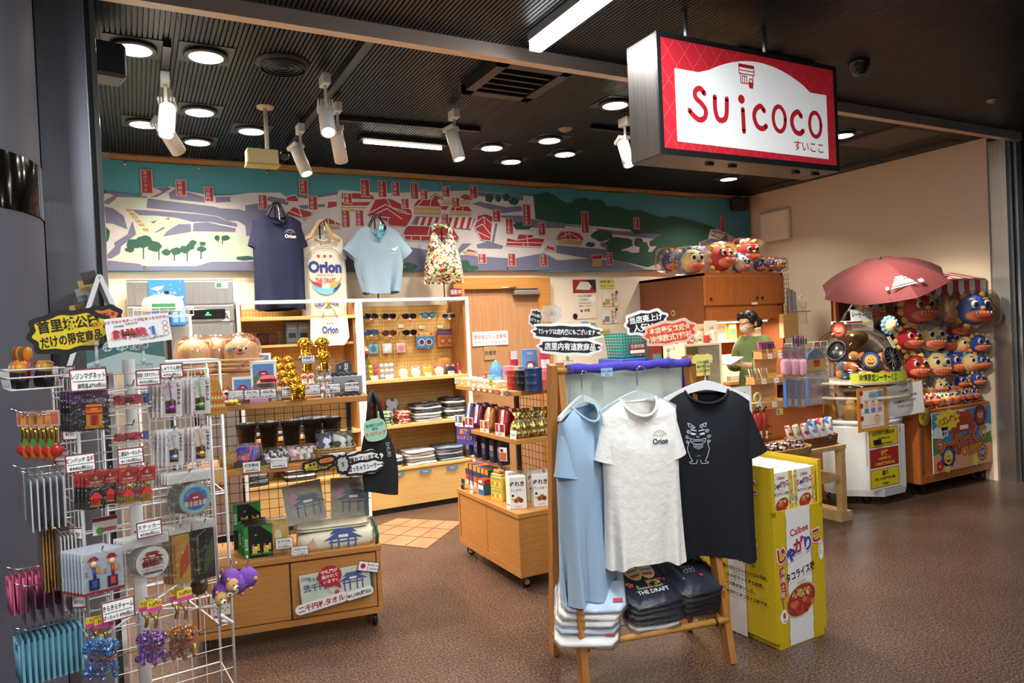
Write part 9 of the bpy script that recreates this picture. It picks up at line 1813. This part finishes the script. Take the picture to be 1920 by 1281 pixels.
for i in range(NB):a=2*PI*i/NB+PI/8;MB().tube([(r*math.cos(a),r*math.sin(a),uz_(r,a,0)[2]-.008)for r in(.03,.15,.3,.4,R-.01)],.004,CHROME,5).obj('rib',t)
MB().lathe([(.0001,.03),(.01,.025),(.014,-.012)],BLACK,12).obj('ferrule',t);se=ER.to_matrix().inverted()@(GC+Vector((-.05,.06,z3+.02))-U0);MB().bar((0,0,0),se*.85,.007,CHROME,8).tube([se*.85,se],.013,BLACK,10).obj('shaft',t)
wpz=K('#b5a6a2');b=MB()
def onc(x,z):
 a=-PI/2+.3+x/.6;r=.36-z*.8;return(r*math.cos(a)*1.0,r*math.sin(a)*1.0,uz_(r,a,0)[2]+.012)
for x0,x1,z0,z1_ in((-.13,.13,-.05,-.02),(-.11,.11,-.02,.0),(-.09,.09,.01,.03),(-.06,.06,.04,.055),(-.15,.15,-.075,-.06),(-.03,.03,-.02,.05)):b.add([onc(x0,z0),onc(x1,z0),onc(x1*.9,z1_),onc(x0*.9,z1_)],[(0,1,2,3)],wpz)
for cx in(-.19,.19,.22):b.add([onc(cx+.02*math.cos(a),-.06+.02*math.sin(a))for a in[2*PI*k/10 for k in range(10)]],[tuple(range(10))],wpz)
b.obj('print',t)
# ================================================================ plush stall
KX=Fr(5.6,3.55);KW=1.0;kz=.70;KD=.78
t=thing('plush_stall','wooden stall on casters with red and white awning full of lion plushes','stall',KX.o)
MB().box(0,KW,.02,KD,.1,kz-.06,WOODR).box(-.01,KW+.005,-.01,KD,kz-.06,kz,WOODR,.003).box(0,KW,0,.02,.1,.16,WOODR).box(0,.03,0,.02,.16,kz-.06,WOODR).box(KW-.03,KW,0,.02,.16,kz-.06,WOODR).obj('counter',t)
for u in(.06,KW-.08):
 for v in(.06,KD-.06):MB().lathe([(.04,-.016),(.044,0),(.04,.016)],BLACK,16,(u,v,.044),'x').box(u-.025,u+.025,v-.025,v+.025,.08,.1,K('#2a2a2a')).obj('caster',t)
for u in(.02,KW-.03):MB().box(u-.02,u+.02,KD-.05,KD-.01,kz,1.86,WOODR).obj('post',t)
MB().box(0,KW,KD-.02,KD,kz,1.8,mat('stall_back','#6a3a20',.6)).obj('back_board',t)
pa,pb_=KX.uz(-.05,1724,548),KX.uz(-.05,1866,545);aw0,aw1=.1,KW-.01;za,zb2=1.67,1.88
rs,ws=mat('awning_red','#b02a2c',.7),mat('awning_white','#e2dccf',.7)
NS=11;b=MB()
for i in range(NS):
 x0,x1=aw0+(aw1-aw0)*i/NS,aw0+(aw1-aw0)*(i+1)/NS;m=rs if i%2 else ws;xm=(x0+x1)/2
 b.add([(x0,.52,zb2),(x1,.52,zb2),(x1,.22,zb2-.03),(x0,.22,zb2-.03),(x0,-.02,zb2-.1),(x1,-.02,zb2-.1)],[(3,2,1,0),(4,5,2,3)],m);b.poly([(x0,zb2-.1),(x0,za-.0),(x0+(x1-x0)*.25,za-.025),(xm,za-.035),(x1-(x1-x0)*.25,za-.025),(x1,za),(x1,zb2-.1)],m,-.021)
b.obj('awning_cloth',t);MB().bar((aw0,-.02,zb2-.11),(aw1,-.02,zb2-.11),.008,WOODR).bar((aw0,-.02,zb2-.11),(aw0,KD-.03,zb2-.04),.008,WOODR).bar((aw1,-.02,zb2-.11),(aw1,KD-.03,zb2-.04),.008,WOODR).obj('awning_frame',t)
b=MB()
for i in range(13):b.bar((.06+i*.075,.5,kz),(.06+i*.075,.5,1.75),.002,WIREB,4)
for i in range(13):b.bar((.05,.5,kz+.06+i*.08),(KW-.05,.5,kz+.06+i*.08),.002,WIREB,4)
b.obj('wire_grid',t)
for x,y,v,s,c,l,bg_ in((1722,580,.3,.145,R_,'largest bagged red lion plush in the top row of the stall',1),(1785,578,.33,.145,Y_,'largest bagged yellow lion plush in the top row of the stall',1),(1838,580,.3,.145,B_,'largest bagged blue lion plush in the top row of the stall',1),
 (1704,636,.28,.11,R_,'red lion plush at the left of the second row',0),(1746,634,.25,.125,Y_,'yellow lion plush second in the second row',0),(1776,640,.36,.11,B_,'blue lion plush third in the second row',0),(1808,647,.3,.085,Y_,'small yellow lion plush fourth in the second row',0),(1835,645,.3,.085,B_,'small blue lion plush at the right of the second row',0),
 (1716,688,.22,.11,R_,'red lion plush behind the dome edge in the third row',0),(1757,685,.22,.12,Y_,'yellow lion plush second in the third row',0),(1791,680,.26,.11,B_,'blue lion plush third in the third row',0),(1822,680,.24,.09,Y_,'yellow lion plush fourth in the third row',0),(1844,678,.3,.07,B_,'small blue lion plush at the right of the third row',0),(1796,612,.42,.1,R_,'red lion plush half hidden behind the second row',0),
 (1763,724,.16,.065,Y_,'small yellow lion plush alone in the fourth row',0),(1803,715,.2,.065,B_,'small blue lion plush left of two in the fourth row',0),(1833,711,.2,.065,B_,'small blue lion plush right of two in the fourth row',0),(1722,726,.2,.065,R_,'small red lion plush beside the white notice in the fourth row',0)):
 u,z=KX.uz(v,x,y)
 while u>KW-1.2*s and v>0:v-=.02;u,z=KX.uz(v,x,y)
 plush('lion_plush',l,KX.w(min(max(u,s*.8),KW-s*1.2),v,z),-.45+.1*math.sin(x),s,*c,bag_=bool(bg_))
pr={}
for i in range(18):
 col=i//6;c=(R_,Y_,B_)[col];j=i%6;u=(.1,.38,.68)[col]+.11*(j%3);v=.07+.13*(j//3);nm_=('red','yellow','blue')[col];l='small %s lion plush lying on the stall counter, %s of its heap of six'%(nm_,NTH[j]);loc=KX.w(u,v,kz+.06+.05*(j//3))
 if col not in pr:pr[col]=plush('lion_plush',l,loc,-.5,.06,*c,rx=-.5)
 else:dup(pr[col],loc,-.5+.2*math.sin(i*2),l,rx=-.6+.2*math.sin(i))
u,z=KX.uz(.1,1668,610);b=MB()
for k in range(12):a=2*PI*k/12;b.ball((.06*math.cos(a),0,.06*math.sin(a)),(.022,.02,.022),K('#6f9ab0',.9),7,5)
b.ball((0,-.01,0),(.055,.03,.055),K('#e8cf9a',.9),12,8);b.ball((0,-.04,-.01),(.012,.012,.012),K('#d88a5a'),6,5);solo('sun_plush',b,'small sun shaped plush peeking over the dome at its right','plush toy',KX.w(u,.1,z),-.3)
u,z=KX.uz(.6,1632,580);t2=plush('bagged_plush','pale bagged lion plush under the umbrella left of the stall',KX.w(u,.6,z),-.5,.13,'e8b47a','8fb0cc','e8a88a',bag_=True)
u,z=KX.uz(.7,1662,585);plush('bagged_plush','dark red bagged plush under the umbrella next to the stall post',KX.w(u,.7,z),-.5,.12,*R_,bag_=True)
q0,q1=KX.uz(-.015,1747,780),KX.uz(-.015,1860,870);a0=KX.uz(-.015,1803,768)[1];a1=KX.uz(-.015,1803,878)[1];w_,h_=abs(q1[0]-q0[0]),a0-a1
def poster(b):
 X,Z=w_/2,h_/2
 b.rect(-X,X,-Z,Z,K('#3a8ac8'),-.0006);b.rect(-X,X,-Z,-Z*.15,K('#d8a07a'),-.0008);b.rect(-X,X,-Z*.3,-Z*.1,K('#b8503a'),-.0009)
 for x,z,r in((-.8*X,.3*Z,.12),(.0*X,.85*Z,.08),(.85*X,.1*Z,.14)):b.disc(x,z,r*.8,K('#dfe8ee'),-.001,14,r*.5)
 b.poly([(-X,.2*Z),(-.6*X,.1*Z),(-.6*X,-.3*Z),(-X,-.4*Z)],K('#3f8a4a'),-.0011);b.poly([(X,.1*Z),(.6*X,.0),(.7*X,-.3*Z),(X,-.3*Z)],K('#3f8a4a'),-.0011)
 gate(b,.02,.45*Z,.42,-.0014,K('#b8452a'));gate(b,.02,.2*Z,.5,-.0018,K('#a83a24'))
 b.poly([((-.5*X)+.15*(1+.25*(k%2))*math.cos(2*PI*k/22),.72*Z+.075*(1+.3*(k%2))*math.sin(2*PI*k/22))for k in range(22)],K('#e8d83a'),-.0022);b.text('ハズレなし',-.5*X,.72*Z,.07,K('#b8242c'),-.0028,bold=.05,rot=.15,fit=.27);b.rect(-.72*X,-.5*X,.18*Z,.5*Z,WHITE,-.0022);b.text('沖縄',-.61*X,.41*Z,.035,BLACK,-.0028,bold=.03);b.text('限定',-.61*X,.27*Z,.035,BLACK,-.0028,bold=.03)
 for d,c in((.08,'#7a1a14'),(.05,'#e8d83a'),(.02,'#b83a1c')):b.text('シーサーくじ',0,-.02*Z,.135,K(c),-.003-.0006*(3-d*30),bold=d,rot=.1,fit=w_*.85)
 b.text('1回',-.2*X,-.4*Z,.06,K('#8a3a1c'),-.003,bold=.03)
 for d,c in((.07,'#8a2a1c'),(.02,'#e8a82a')):b.text('¥1,000',.28*X,-.38*Z,.1,K(c),-.003-.0006*(3-d*30),bold=d,rot=.08)
 lface(b,.62*X,.7*Z,.085,'#c8402f','#7a1e1c',-.003);lface(b,-.52*X,-.52*Z,.09,'#e8c03a','#2f4f9a',-.003);lface(b,.66*X,-.6*Z,.065,'#3a5ab0','#d99a3a',-.003)
 for x,z,c in((-.78*X,-.05*Z,'#d85a7a'),(-.8*X,-.78*Z,'#c83038'),(-.55*X,-.85*Z,'#e8c83a'),(.4*X,-.82*Z,'#e8d04a')):
  for k in range(5):b.disc(x+.028*math.cos(1.26*k),z+.028*math.sin(1.26*k),.024,K(c),-.0032-.00005*k,8)
  b.disc(x,z,.01,WHITE,-.0036,8)
card('lottery_poster',w_,h_,'colourful lottery poster with castle and lion faces on the stall front','poster',KX.w((q0[0]+q1[0])/2,-.015,(a0+a1)/2),0,extra=poster,t=.006)
for x,y,v,s,l in((1733,782,-.02,'4等','yellow round badge with red characters at the left of the poster'),(1858,640,.5,'3等','yellow round badge with red characters at the stall right side')):
 u,z=KX.uz(v,x,y);b=MB();b.lathe([(.075,0),(.075,-.004),(.0001,-.004)],K('#e2c93a'),24,axis='y');b.text(s,0,0,.06,K('#c8402f'),-.006,bold=.03);solo('round_badge',b,l,'badge',KX.w(min(u,KW-.08),v if v<0 else .47,z))
